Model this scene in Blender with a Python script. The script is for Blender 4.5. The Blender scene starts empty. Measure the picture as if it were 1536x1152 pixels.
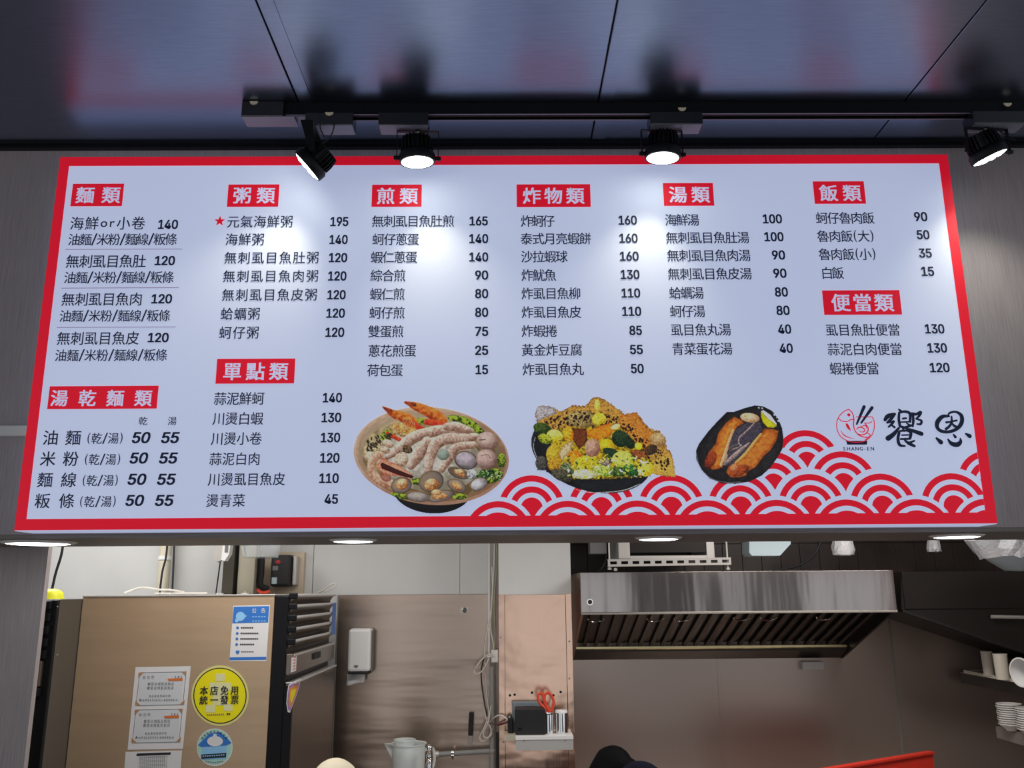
import bpy, math, random
import numpy as np
from mathutils import Vector, Matrix, Euler

C = bpy.context.scene.collection
random.seed(7)
rng = np.random.default_rng(7)

# ------------------------------------------------------------------ camera
EYE = Vector((0, 0, 2.0)); F = 1307.0; CX, CY = 768.0, 576.0
_p, _y, _r = math.radians(13.43317589), math.radians(0.57726123), math.radians(-0.45375142)
_f = Vector((math.sin(_y)*math.cos(_p), math.cos(_y)*math.cos(_p), math.sin(_p)))
_ri = Vector((math.cos(_y), -math.sin(_y), 0)); _u = _ri.cross(_f)
R_ = _ri*math.cos(_r) + _u*math.sin(_r)
U_ = -_ri*math.sin(_r) + _u*math.cos(_r)
cam = bpy.data.cameras.new('camera'); cam.sensor_width = 36; cam.lens = 36*F/1536.0
cam.clip_start = 0.05; cam.clip_end = 60
co = bpy.data.objects.new('camera', cam); C.objects.link(co)
m = Matrix((R_, U_, -_f)).transposed().to_4x4(); m.translation = EYE
co.matrix_world = m
bpy.context.scene.camera = co

# ------------------------------------------------------------------ world, big lights, exposure
SC = bpy.context.scene
SC.view_settings.view_transform = 'Standard'; SC.view_settings.look = 'None'
SC.view_settings.gamma = 1.0; SC.view_settings.use_curve_mapping = False
SC.view_settings.exposure = 0.0
W = bpy.data.worlds.new('hall_light'); SC.world = W; W.use_nodes = True
W.node_tree.nodes['Background'].inputs[0].default_value = (0.93, 0.96, 1.0, 1)
W.node_tree.nodes['Background'].inputs[1].default_value = 0.85

def area(name, loc, sx, sy, power, col, rot=(0, 0, 0)):
    l = bpy.data.lights.new(name, 'AREA'); l.shape = 'RECTANGLE'; l.size = sx; l.size_y = sy
    l.energy = power; l.color = col
    o = bpy.data.objects.new(name, l); C.objects.link(o); o.location = loc; o.rotation_euler = rot
    return o
area('unseen_kitchen_light', (-0.8, 3.20, 2.70), 1.2, 0.3, 18, (1.0, 0.96, 0.90))
area('unseen_kitchen_light', (-2.1, 3.95, 2.70), 0.9, 0.3, 16, (1.0, 0.97, 0.93))  # added unseen lamp, brightens the dark left end of the kitchen
area('unseen_kitchen_light', (1.6, 3.45, 2.70), 1.2, 0.3, 30, (1.0, 0.93, 0.86))

def spot(name, loc, direction, power, col, size, blend, rad):
    l = bpy.data.lights.new(name, 'SPOT'); l.energy = power; l.color = col
    l.spot_size = math.radians(size); l.spot_blend = blend; l.shadow_soft_size = rad
    o = bpy.data.objects.new(name, l); C.objects.link(o); o.location = loc
    o.rotation_euler = Vector(direction).to_track_quat('-Z', 'Y').to_euler()
    return o

# ------------------------------------------------------------------ helpers
def at(px, py, Y):
    """photo pixel (1536x1152) -> point of the vertical plane y = Y"""
    d = _f*F + R_*(px-CX) - U_*(py-CY)
    return EYE + d*(Y/d.y)
def atz(px, py, z):
    d = _f*F + R_*(px-CX) - U_*(py-CY)
    return EYE + d*((z-EYE.z)/d.z)

def srgb(r, g, b):
    f = lambda c: (c/255/12.92) if c/255 <= 0.04045 else ((c/255+0.055)/1.055)**2.4
    return (f(r), f(g), f(b))

def mat(name, col, rough=0.5, metal=0.0, emis=None, estr=0.0, alpha=None, trans=0.0, bump=0.0, bscale=(60, 60, 60),
        var=0.0, vscale=(8, 8, 8), ior=1.45, rvar=0.0, aniso=0.0, coat=0.0, bdist=0.002):
    m = bpy.data.materials.new(name); m.use_nodes = True
    nt = m.node_tree; b = nt.nodes['Principled BSDF']
    b.inputs['Base Color'].default_value = (*col, 1); b.inputs['Roughness'].default_value = rough
    b.inputs['Metallic'].default_value = metal; b.inputs['IOR'].default_value = ior
    b.inputs['Anisotropic'].default_value = aniso; b.inputs['Coat Weight'].default_value = coat
    if trans: b.inputs['Transmission Weight'].default_value = trans
    if emis: b.inputs['Emission Color'].default_value = (*emis, 1); b.inputs['Emission Strength'].default_value = estr
    if alpha is not None: b.inputs['Alpha'].default_value = alpha
    def noise(scale, detail=3):
        tc = nt.nodes.new('ShaderNodeTexCoord'); mp = nt.nodes.new('ShaderNodeMapping')
        mp.inputs['Scale'].default_value = scale
        n = nt.nodes.new('ShaderNodeTexNoise'); n.inputs['Scale'].default_value = 1.0; n.inputs['Detail'].default_value = detail
        nt.links.new(tc.outputs['Object'], mp.inputs['Vector']); nt.links.new(mp.outputs[0], n.inputs['Vector'])
        return n
    if var:
        n = noise(vscale, 4)
        cr = nt.nodes.new('ShaderNodeMapRange')
        cr.inputs[1].default_value = 0.3; cr.inputs[2].default_value = 0.7
        cr.inputs[3].default_value = 1-var; cr.inputs[4].default_value = 1+var
        mx = nt.nodes.new('ShaderNodeVectorMath'); mx.operation = 'SCALE'; mx.inputs[0].default_value = col
        nt.links.new(n.outputs[0], cr.inputs[0]); nt.links.new(cr.outputs[0], mx.inputs['Scale'])
        nt.links.new(mx.outputs[0], b.inputs['Base Color'])
        if rvar:
            rr = nt.nodes.new('ShaderNodeMapRange')
            rr.inputs[1].default_value = 0.3; rr.inputs[2].default_value = 0.7
            rr.inputs[3].default_value = rough-rvar; rr.inputs[4].default_value = rough+rvar
            nt.links.new(n.outputs[0], rr.inputs[0]); nt.links.new(rr.outputs[0], b.inputs['Roughness'])
    if bump:
        n = noise(bscale, 3); bp = nt.nodes.new('ShaderNodeBump'); bp.inputs['Strength'].default_value = bump
        bp.inputs['Distance'].default_value = bdist
        nt.links.new(n.outputs[0], bp.inputs['Height']); nt.links.new(bp.outputs[0], b.inputs['Normal'])
    return m

class MB:
    """collects shapes as plain vertex / face lists (world or local coordinates)"""
    def __init__(s): s.v = []; s.f = []; s.smooth = []
    def add(s, vs, fs, smooth=False):
        k = len(s.v); s.v += [tuple(v) for v in vs]
        s.f += [tuple(i+k for i in f) for f in fs]; s.smooth += [smooth]*len(fs); return s
    def box(s, x0, x1, y0, y1, z0, z1, bev=0.0):
        x0, x1 = min(x0, x1), max(x0, x1); y0, y1 = min(y0, y1), max(y0, y1); z0, z1 = min(z0, z1), max(z0, z1)
        if bev <= 0:
            v = [(x, y, z) for x in (x0, x1) for y in (y0, y1) for z in (z0, z1)]
            return s.add(v, [(0, 1, 3, 2), (4, 6, 7, 5), (0, 4, 5, 1), (2, 3, 7, 6), (0, 2, 6, 4), (1, 5, 7, 3)])
        b = min(bev, (x1-x0)/2.01, (y1-y0)/2.01, (z1-z0)/2.01)
        import bmesh
        bm = bmesh.new(); bmesh.ops.create_cube(bm, size=1)
        for q in bm.verts: q.co = Vector(((x0+x1)/2+q.co.x*(x1-x0), (y0+y1)/2+q.co.y*(y1-y0), (z0+z1)/2+q.co.z*(z1-z0)))
        bmesh.ops.bevel(bm, geom=bm.edges[:], offset=b, segments=2, affect='EDGES', profile=0.5)
        bm.verts.index_update()
        s.add([q.co for q in bm.verts], [[q.index for q in f.verts] for f in bm.faces], False); bm.free(); return s
    def prism(s, pts, d):
        """closed polygon pts (3D) extruded by vector d"""
        n = len(pts); pts = [Vector(p) for p in pts]; d = Vector(d)
        v = pts+[p+d for p in pts]
        return s.add(v, [tuple(range(n))[::-1], tuple(range(n, 2*n))]+[(i, (i+1) % n, n+(i+1) % n, n+i) for i in range(n)])
    def lathe(s, prof, org=(0, 0, 0), axis='Z', n=24, rot=None):
        """prof: list of (r, h) along the axis"""
        v = []; f = []
        for r, h in prof:
            for i in range(n):
                a = 2*math.pi*i/n
                p = Vector((r*math.cos(a), r*math.sin(a), h))
                if axis == 'Y': p = Vector((p.x, p.z, p.y))
                if axis == 'X': p = Vector((p.z, p.x, p.y))
                if rot is not None: p = rot @ p
                v.append(p+Vector(org))
        for j in range(len(prof)-1):
            for i in range(n):
                f.append((j*n+i, j*n+(i+1) % n, (j+1)*n+(i+1) % n, (j+1)*n+i))
        return s.add(v, f, True)
    def cyl(s, a, b, r, r2=None, n=16):
        return s.tube([a, b], [r, r if r2 is None else r2], n)
    def tube(s, pts, r, n=8, closed=False):
        pts = [Vector(p) for p in pts]; m_ = len(pts)
        rs = r if isinstance(r, (list, tuple)) else [r]*m_
        v = []; f = []; up = None
        for i, p in enumerate(pts):
            if closed: t = (pts[(i+1) % m_]-pts[i-1])
            else: t = pts[min(i+1, m_-1)]-pts[max(i-1, 0)]
            t.normalize()
            if up is None:
                up = t.orthogonal().normalized()
            else:
                up = (up-t*up.dot(t))
                up = up.normalized() if up.length > 1e-6 else t.orthogonal().normalized()
            w = t.cross(up)
            for k in range(n):
                a = 2*math.pi*k/n
                v.append(p+(up*math.cos(a)+w*math.sin(a))*rs[i])
        L = m_ if closed else m_-1
        for i in range(L):
            j = (i+1) % m_
            for k in range(n):
                f.append((i*n+k, i*n+(k+1) % n, j*n+(k+1) % n, j*n+k))
        if not closed:
            f.append(tuple(range(n))[::-1]); f.append(tuple((m_-1)*n+k for k in range(n)))
        return s.add(v, f, True)
    def ball(s, c, rx, ry=None, rz=None, n=16, m_=10, rot=None):
        ry = rx if ry is None else ry; rz = rx if rz is None else rz
        v = []; f = []
        for j in range(m_+1):
            t = math.pi*j/m_
            for i in range(n):
                a = 2*math.pi*i/n
                p = Vector((rx*math.sin(t)*math.cos(a), ry*math.sin(t)*math.sin(a), rz*math.cos(t)))
                if rot is not None: p = rot @ p
                v.append(p+Vector(c))
        for j in range(m_):
            for i in range(n):
                f.append((j*n+i, (j+1)*n+i, (j+1)*n+(i+1) % n, j*n+(i+1) % n))
        return s.add(v, f, True)

def finish(me):
    import bmesh
    bm = bmesh.new(); bm.from_mesh(me)
    bmesh.ops.remove_doubles(bm, verts=bm.verts[:], dist=1e-6)
    bmesh.ops.recalc_face_normals(bm, faces=bm.faces[:])
    bm.to_mesh(me); bm.free()

def obj(name, mb, material, parent=None, local=False, clean=True, label=None):
    """ONE mesh object; coordinates are world ones unless local"""
    me = bpy.data.meshes.new(name)
    if parent is None and not local:
        a = np.array(mb.v); org = Vector(((a[:, 0].min()+a[:, 0].max())/2, (a[:, 1].min()+a[:, 1].max())/2, a[:, 2].min()))
    elif parent is not None and not local: org = Vector(parent.get('_org', (0, 0, 0)))
    else: org = Vector((0, 0, 0))
    me.from_pydata([Vector(v)-org for v in mb.v], [], mb.f)
    me.polygons.foreach_set('use_smooth', mb.smooth)
    if clean: finish(me)
    me.materials.append(material); me.update()
    if any(mb.smooth):
        try: me.set_sharp_from_angle(angle=math.radians(38))
        except Exception: pass
    o = bpy.data.objects.new(name, me); C.objects.link(o)
    if parent is None:
        o.location = org; o['_org'] = list(org)
    else:
        o.parent = parent; o['_org'] = list(parent.get('_org', (0, 0, 0)))
    if label: o['label'] = label
    return o
def thing(name, label, cat, loc=(0, 0, 0), group=None, rot=(0, 0, 0)):
    o = bpy.data.objects.new(name, None); C.objects.link(o); o.empty_display_size = 0.05
    o.location = loc; o.rotation_euler = rot; o['label'] = label; o['category'] = cat; o['_org'] = list(loc)
    if group: o['group'] = group
    return o
def tag(o, label, cat, group=None, kind=None):
    o['label'] = label; o['category'] = cat
    if group: o['group'] = group
    if kind: o['kind'] = kind
    return o
def struct(name, mb, m, parent=None, label=None, **k):
    o = obj(name, mb, m, parent, **k)
    if parent is None: o['kind'] = 'structure'
    if label: o['label'] = label
    return o
def copy_tree(o, parent=None):
    kids = list(o.children)
    c = o.copy(); C.objects.link(c)
    if parent: c.parent = parent
    for k in kids: copy_tree(k, c)
    return c
def smooth_pts(pts, k=6):
    """Catmull-Rom through points"""
    P = [Vector(p) for p in pts]; P = [P[0]]+P+[P[-1]]; out = []
    for i in range(1, len(P)-2):
        for j in range(k):
            t = j/k; a, b, c, d = P[i-1], P[i], P[i+1], P[i+2]
            out.append(0.5*((2*b)+(c-a)*t+(2*a-5*b+4*c-d)*t*t+(3*b-a-3*c+d)*t**3))
    out.append(P[-2]); return out

# glyph meshes: built-in font (with its CJK fallback), digits from outlines below
_gl = {}
def glyph(c):
    if c in _gl: return _gl[c]
    if c in DIGITS:
        v, t = DIGITS[c]
        V = [(v[i]/1000, v[i+1]/1000) for i in range(0, len(v), 2)]
        T = [tuple(t[i:i+3]) for i in range(0, len(t), 3)]
    else:
        cu = bpy.data.curves.new('g', 'FONT'); cu.body = c; cu.resolution_u = 3
        o = bpy.data.objects.new('g', cu); C.objects.link(o)
        dg = bpy.context.evaluated_depsgraph_get(); dg.update()
        me = bpy.data.meshes.new_from_object(o.evaluated_get(dg), depsgraph=dg)
        V = [(q.co.x, q.co.y) for q in me.vertices]; T = [tuple(q.vertices) for q in me.polygons]
        bpy.data.objects.remove(o); bpy.data.curves.remove(cu); bpy.data.meshes.remove(me)
    if not V: V = [(0, 0)]
    xs = [q[0] for q in V]; ys = [q[1] for q in V]
    _gl[c] = (V, T, min(xs), max(xs), min(ys), max(ys)); return _gl[c]
DIGITS = {
 '0': ([227,-7,191,-3,158,7,130,24,105,48,85,77,69,113,57,155,50,202,48,254,50,306,57,353,69,395,85,431,106,461,130,484,159,502,191,512,227,516,262,512,295,502,323,484,348,461,368,431,384,395,396,353,403,306,405,254,403,202,396,155,384,113,368,77,348,48,323,24,295,7,263,-3,227,50,250,52,271,60,290,74,306,92,320,116,330,144,338,176,342,213,344,254,342,295,338,332,330,365,320,393,306,416,290,435,271,449,250,457,227,460,203,457,182,449,163,435,147,416,134,393,123,365,115,332,111,295,109,254,111,213,115,176,123,144,134,116,147,92,163,74,182,60,203,52], [17,19,18,16,19,17,16,20,19,15,20,16,15,21,20,14,21,15,14,22,21,14,54,22,54,53,22,53,23,22,13,55,14,55,54,14,13,56,55,52,23,53,13,57,56,51,23,52,13,58,57,50,23,51,50,24,23,12,58,13,12,59,58,49,24,50,11,59,12,49,25,24,11,60,59,48,25,49,11,61,60,47,25,48,10,61,11,47,26,25,10,62,61,46,26,47,9,62,10,46,27,26,9,63,62,45,27,46,8,63,9,8,64,63,44,27,45,44,28,27,8,65,64,43,28,44,7,65,8,43,29,28,7,66,65,42,29,43,6,66,7,42,30,29,6,67,66,41,30,42,40,30,41,6,68,67,5,68,6,40,31,30,5,69,68,39,31,40,39,32,31,4,69,5,4,70,69,38,32,39,4,71,70,37,32,38,36,32,37,4,36,71,4,32,36,4,33,32,3,33,4,2,33,3,2,34,33,2,35,34,1,35,2,1,0,35]),
 '1': ([76,0,76,55,391,55,391,0,276,509,276,0,212,0,212,448,209,448,86,358,86,427,198,509], [10,4,11,10,8,4,8,7,4,7,5,4,10,9,8,6,5,7,0,2,1,0,3,2]),
 '2': ([64,0,64,47,234,229,252,248,268,266,282,282,294,298,303,312,311,327,316,341,319,356,320,371,319,389,315,405,308,419,298,431,287,441,273,449,258,455,241,458,224,460,205,458,188,454,172,447,159,438,148,427,139,413,132,398,128,381,127,362,66,362,68,391,75,418,86,442,102,464,121,482,143,496,168,507,196,513,225,516,254,513,281,507,306,497,328,482,346,465,361,445,372,423,379,398,381,372,380,354,377,336,371,318,363,299,351,280,336,259,317,235,294,209,267,180,153,60,153,57,389,57,389,0], [38,40,39,38,41,40,37,41,38,37,42,41,36,42,37,36,43,42,35,43,36,35,44,43,34,44,35,34,20,44,20,19,44,19,45,44,33,21,34,21,20,34,18,45,19,33,22,21,17,45,18,33,23,22,16,45,17,33,24,23,16,46,45,32,24,33,15,46,16,32,25,24,14,46,15,32,26,25,14,47,46,13,47,14,31,26,32,31,27,26,12,47,13,12,48,47,31,28,27,30,28,31,11,48,12,30,29,28,11,49,48,10,49,11,9,49,10,9,50,49,8,50,9,8,51,50,7,51,8,7,52,51,6,52,7,6,53,52,5,53,6,4,53,5,4,54,53,3,54,4,3,55,54,2,55,3,2,56,55,1,56,2,1,57,56,1,58,57,1,59,58,1,60,59,1,61,60,0,61,1]),
 '3': ([218,-7,188,-5,159,1,133,10,108,22,88,38,70,57,57,79,48,104,44,132,109,132,112,115,118,100,126,87,137,76,150,66,165,59,182,54,200,51,219,50,239,51,258,55,275,61,291,69,304,80,315,93,323,108,328,125,329,145,328,163,323,180,316,196,306,211,292,223,275,234,254,241,229,246,201,248,157,248,157,299,288,448,288,452,70,452,70,509,372,509,372,461,211,278,211,289,247,290,279,286,308,276,333,262,354,244,371,222,383,198,391,173,393,145,390,116,383,90,370,66,354,45,333,27,309,12,281,2,251,-5], [42,44,43,42,45,44,42,41,45,41,40,45,40,46,45,39,47,40,47,46,40,38,47,39,47,49,48,38,49,47,38,50,49,38,51,50,38,37,51,37,52,51,36,52,37,35,52,36,35,53,52,34,53,35,33,53,34,32,53,33,32,54,53,31,54,32,31,55,54,30,55,31,29,55,30,29,56,55,28,56,29,27,56,28,27,57,56,8,10,9,8,11,10,26,57,27,26,58,57,8,12,11,25,58,26,7,12,8,7,13,12,24,58,25,24,59,58,7,14,13,23,59,24,6,14,7,6,15,14,22,59,23,6,16,15,22,60,59,21,60,22,6,17,16,5,17,6,20,60,21,5,18,17,19,60,20,5,19,18,5,60,19,5,61,60,4,61,5,4,62,61,3,62,4,3,63,62,2,63,3,2,64,63,1,64,2,1,0,64]),
 '4': ([40,105,40,158,247,509,311,509,109,166,109,163,413,163,413,105,282,0,282,121,282,146,282,318,343,318,343,0], [1,3,2,1,4,3,10,12,11,10,13,12,1,5,4,1,6,5,1,10,6,10,7,6,0,10,1,0,9,10,13,7,10,0,8,9,8,7,0,8,13,7]),
 '5': ([221,-7,192,-5,165,1,140,11,118,25,99,41,83,60,71,82,63,105,60,130,122,130,125,115,130,102,138,89,148,78,160,68,173,60,188,54,204,51,221,50,241,51,259,56,276,64,291,75,304,89,314,104,322,122,326,141,328,162,326,183,321,203,314,221,303,237,290,251,275,262,257,270,238,275,218,277,201,276,184,273,167,268,152,262,139,255,128,246,67,253,96,509,366,509,366,452,151,452,134,301,136,301,148,311,162,318,178,325,194,330,212,333,229,334,252,332,274,328,294,321,313,311,330,299,345,285,358,269,370,251,379,231,386,210,390,187,391,163,388,132,381,102,369,76,352,52,332,32,309,15,282,3,253,-4], [44,48,45,48,46,45,48,47,46,44,49,48,55,57,56,54,57,55,54,58,57,53,58,54,53,59,58,52,59,53,52,60,59,51,60,52,51,61,60,50,61,51,44,50,49,44,61,50,44,39,61,39,38,61,38,62,61,38,37,62,37,63,62,36,63,37,35,63,36,44,40,39,34,63,35,34,64,63,44,41,40,44,42,41,33,64,34,44,43,42,33,65,64,32,65,33,31,65,32,31,66,65,30,66,31,30,67,66,29,67,30,29,68,67,28,68,29,28,69,68,27,69,28,26,69,27,26,70,69,8,10,9,8,11,10,25,70,26,8,12,11,7,12,8,24,70,25,24,71,70,7,13,12,7,14,13,23,71,24,6,14,7,6,15,14,23,72,71,22,72,23,6,16,15,21,72,22,6,17,16,5,17,6,20,72,21,5,18,17,20,73,72,19,73,20,5,19,18,5,73,19,4,73,5,4,74,73,3,74,4,3,75,74,2,75,3,2,76,75,1,76,2,1,0,76]),
 '6': ([226,-7,196,-4,168,3,142,15,119,31,100,51,84,74,73,101,66,130,64,162,65,187,71,212,80,239,93,268,112,302,137,340,252,509,322,509,151,261,145,261,151,270,157,279,165,288,174,295,184,302,196,307,208,311,221,313,235,314,265,312,291,305,316,295,337,280,355,262,370,240,380,215,387,187,389,157,387,127,379,98,368,73,352,50,333,30,310,14,284,3,257,-4,226,48,245,50,263,55,279,63,293,73,304,86,314,101,322,119,326,137,327,157,326,178,322,196,314,213,304,228,293,241,279,251,263,259,245,264,226,265,207,264,190,259,174,252,160,241,148,229,138,214,131,197,126,179,125,158,126,138,131,119,138,102,148,86,160,73,174,63,190,55,207,50], [15,17,16,15,23,17,23,18,17,14,23,15,27,29,28,26,29,27,26,30,29,25,30,26,24,30,25,24,31,30,13,23,14,23,31,24,13,22,23,18,31,23,18,32,31,13,21,22,18,64,32,64,33,32,13,20,21,13,19,20,12,19,13,18,65,64,63,33,64,18,66,65,62,33,63,62,34,33,12,18,19,12,66,18,12,67,66,61,34,62,12,68,67,60,34,61,12,69,68,59,34,60,59,35,34,11,69,12,11,70,69,58,35,59,58,36,35,11,71,70,57,36,58,10,71,11,10,72,71,56,36,57,56,37,36,9,72,10,9,73,72,55,37,56,8,73,9,8,74,73,54,37,55,54,38,37,8,75,74,53,38,54,7,75,8,53,39,38,7,76,75,52,39,53,7,77,76,51,39,52,6,77,7,51,40,39,6,78,77,50,40,51,5,78,6,5,79,78,49,40,50,49,41,40,5,80,79,48,41,49,5,81,80,47,41,48,4,81,5,4,46,81,46,41,47,46,42,41,4,42,46,3,42,4,3,43,42,2,43,3,2,44,43,1,44,2,1,45,44,0,45,1]),
 '7': ([97,0,323,448,323,452,62,452,62,509,391,509,391,449,165,0], [3,5,4,3,2,5,2,6,5,1,6,2,1,7,6,0,7,1]),
 '8': ([226,-7,193,-5,163,1,136,11,111,25,91,42,74,62,62,84,54,109,52,135,53,156,58,176,65,195,75,212,87,228,101,241,117,252,134,260,153,265,153,267,129,276,109,289,93,308,80,330,73,354,70,380,73,405,79,429,90,450,106,469,124,485,146,498,170,508,197,514,226,516,255,514,282,508,306,498,328,485,346,469,361,450,373,429,379,405,382,380,379,354,372,330,359,308,343,289,323,276,300,267,300,265,319,260,335,252,351,241,365,228,377,212,387,195,395,176,399,156,401,135,398,109,391,84,378,62,362,42,341,25,317,11,289,1,259,-5,226,49,248,50,267,54,285,60,300,69,313,79,323,91,331,106,335,121,337,139,335,157,330,173,322,189,312,202,298,213,283,223,265,230,247,234,226,235,206,234,187,230,169,223,154,213,140,202,130,189,122,173,117,157,115,139,117,121,121,106,129,91,139,79,152,69,167,60,185,54,205,50,226,290,244,291,260,294,274,300,287,308,298,318,307,330,314,344,318,359,319,376,318,392,314,407,308,420,299,432,288,442,275,449,260,455,244,459,226,460,208,459,192,455,177,449,164,442,153,432,145,420,138,407,134,392,133,376,134,359,138,344,145,330,154,318,165,308,178,300,193,294,209,291], [33,35,34,32,35,33,32,36,35,31,36,32,31,37,36,30,37,31,30,38,37,29,38,30,29,39,38,28,123,29,123,39,29,123,122,39,122,121,39,121,40,39,28,124,123,120,40,121,28,125,124,119,40,120,27,125,28,119,41,40,27,126,125,118,41,119,27,127,126,117,41,118,116,41,117,27,128,127,26,128,27,116,42,41,26,129,128,115,42,116,26,130,129,114,42,115,25,130,26,114,43,42,25,131,130,113,43,114,24,131,25,113,44,43,24,132,131,112,44,113,24,133,132,111,44,112,111,45,44,23,133,24,23,134,133,110,45,111,23,135,134,109,45,110,109,46,45,22,135,23,22,136,135,108,46,109,22,137,136,107,46,108,107,47,46,21,137,22,21,138,137,106,47,107,21,139,138,105,47,106,21,104,139,104,47,105,21,47,104,21,48,47,20,48,21,20,49,48,19,49,20,18,49,19,18,50,49,17,50,18,17,51,50,16,51,17,16,52,51,15,52,16,15,53,52,14,86,15,86,53,15,86,54,53,14,87,86,85,54,86,14,88,87,84,54,85,14,89,88,83,54,84,13,89,14,83,55,54,13,90,89,82,55,83,13,91,90,81,55,82,12,91,13,81,56,55,12,92,91,80,56,81,11,92,12,80,57,56,11,93,92,79,57,80,79,58,57,10,93,11,10,94,93,78,58,79,10,95,94,77,58,78,77,59,58,9,95,10,9,96,95,76,59,77,8,96,9,76,60,59,8,97,96,75,60,76,75,61,60,7,97,8,7,98,97,74,61,75,7,99,98,73,61,74,6,99,7,73,62,61,6,100,99,72,62,73,6,101,100,71,62,72,5,101,6,71,63,62,5,102,101,70,63,71,5,103,102,69,63,70,5,68,103,68,63,69,5,63,68,4,63,5,4,64,63,4,65,64,3,65,4,2,65,3,2,66,65,1,66,2,1,67,66,0,67,1]),
 '9': ([226,516,256,513,285,506,310,494,333,478,352,458,368,434,380,408,387,378,389,347,387,322,382,296,373,270,359,240,340,207,315,168,200,0,130,0,301,248,307,248,302,238,295,229,287,221,278,214,268,207,257,202,245,198,232,195,218,195,188,197,161,203,137,214,116,229,98,247,83,269,72,294,66,321,64,352,66,382,73,411,85,436,101,459,120,479,143,494,168,506,196,513,226,460,207,459,190,454,174,446,160,435,148,423,138,407,131,390,127,372,125,352,127,331,131,313,138,295,148,280,160,268,174,257,190,250,207,245,226,243,245,245,263,249,279,257,293,267,305,280,314,295,322,312,326,330,327,350,326,371,322,390,314,407,305,422,293,435,279,446,263,454,245,459], [45,1,0,44,1,45,44,2,1,43,2,44,43,3,2,42,3,43,42,4,3,41,4,42,41,46,4,46,5,4,41,47,46,81,5,46,40,47,41,40,48,47,80,5,81,80,6,5,40,49,48,79,6,80,40,50,49,78,6,79,39,50,40,39,51,50,77,6,78,77,7,6,39,52,51,76,7,77,38,52,39,76,8,7,38,53,52,75,8,76,38,54,53,74,8,75,37,54,38,74,9,8,37,55,54,73,9,74,36,55,37,36,56,55,72,9,73,72,10,9,36,57,56,71,10,72,71,11,10,35,57,36,35,58,57,70,11,71,70,12,11,35,59,58,69,12,70,34,59,35,34,60,59,68,12,69,68,13,12,33,60,34,33,61,60,67,13,68,33,62,61,66,19,67,19,13,67,33,63,62,65,18,66,18,19,66,65,24,18,24,17,18,20,13,19,32,63,33,32,64,63,64,24,65,32,24,64,20,14,13,21,14,20,22,14,21,31,24,32,23,14,22,30,24,31,24,14,23,30,25,24,17,14,24,17,15,14,29,25,30,29,26,25,29,27,26,28,27,29,17,16,15]),
}
# ------------------------------------------------------------------ materials
M = {}
M['laminate'] = mat('woven_laminate', (0.30, 0.262, 0.265), 0.55, var=0.16, vscale=(330, 330, 7), bump=0.25, bscale=(420, 420, 12))
M['laminate_pale'] = mat('pale_laminate', (0.40, 0.37, 0.32), 0.55, var=0.16, vscale=(260, 260, 9), bump=0.25, bscale=(420, 420, 12))
M['soffit'] = mat('soffit_board', (0.16, 0.135, 0.12), 0.5, var=0.2, vscale=(9, 260, 260))
M['ceiling'] = mat('dark_ceiling_panel', (0.25, 0.285, 0.38), 0.31, metal=1.0, var=0.06, vscale=(14, 160, 10), bump=0.05, bscale=(300, 60, 60))
M['alubar'] = mat('bright_aluminium', (0.72, 0.71, 0.70), 0.35, metal=0.7)
M['black'] = mat('black_metal', (0.006, 0.0065, 0.008), 0.42, ior=1.28, bump=0.1, bscale=(200, 200, 200))
M['blackgloss'] = mat('black_gloss', (0.010, 0.010, 0.014), 0.16, ior=1.7)
M['blackmatte'] = mat('black_plastic', (0.012, 0.012, 0.013), 0.6)
M['white'] = mat('white_plastic', (0.78, 0.78, 0.78), 0.35)
M['whitewall'] = mat('white_wall_panel', (0.62, 0.63, 0.63), 0.35, var=0.05, vscale=(3, 3, 2))
M['trunking'] = mat('off_white_trunking', (0.62, 0.60, 0.55), 0.45)
M['cream'] = mat('cream_plastic', (0.62, 0.58, 0.46), 0.45)
M['dial'] = mat('cream_dial', (0.72, 0.62, 0.45), 0.5, var=0.3, vscale=(200, 200, 200))
M['lamp'] = mat('led_lens', (0.9, 0.9, 0.9), 0.3, emis=(0.93, 1.0, 0.98), estr=9.0)
M['downlamp'] = mat('downlight_lens', (0.9, 0.9, 0.9), 0.3, emis=(0.95, 1.0, 0.96), estr=7.0)
M['steel'] = mat('brushed_steel', (0.50, 0.45, 0.42), 0.24, metal=1.0, var=0.03, vscale=(3, 3, 500), rvar=0.03, bump=0.5, bscale=(1.5, 1.5, 3.5), bdist=0.012)
M['steelwall'] = mat('brown_brushed_steel', (0.52, 0.41, 0.34), 0.24, metal=0.95, var=0.03, vscale=(500, 3, 3), bump=0.6, bscale=(0.7, 1.0, 5.0), bdist=0.016)
M['hoodsteel'] = mat('hood_brushed_steel', (0.36, 0.325, 0.31), 0.15, metal=1.0, var=0.03, vscale=(400, 3, 3), bump=0.6, bscale=(4.5, 1.0, 0.6), bdist=0.012)
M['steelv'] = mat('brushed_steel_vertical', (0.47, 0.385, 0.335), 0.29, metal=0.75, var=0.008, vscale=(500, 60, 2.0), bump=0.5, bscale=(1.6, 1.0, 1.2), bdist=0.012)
M['steelwarmglow'] = mat('warm_reflection_tinted_steel', (0.74, 0.50, 0.375), 0.20, metal=1.0, var=0.05, vscale=(200, 4, 3), rvar=0.03, bump=0.7, bscale=(2.5, 2.5, 4.0), bdist=0.014)  # warm reflected light is put into the base colour
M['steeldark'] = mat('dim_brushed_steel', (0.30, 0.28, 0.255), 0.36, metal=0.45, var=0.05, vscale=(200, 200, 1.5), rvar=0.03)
M['chrome'] = mat('chrome', (0.8, 0.8, 0.8), 0.08, metal=1.0)
M['reflectcol'] = mat('dark_reflection_column', (0.06, 0.045, 0.04), 0.5)  # for the unseen columns added to darken reflections
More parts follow.
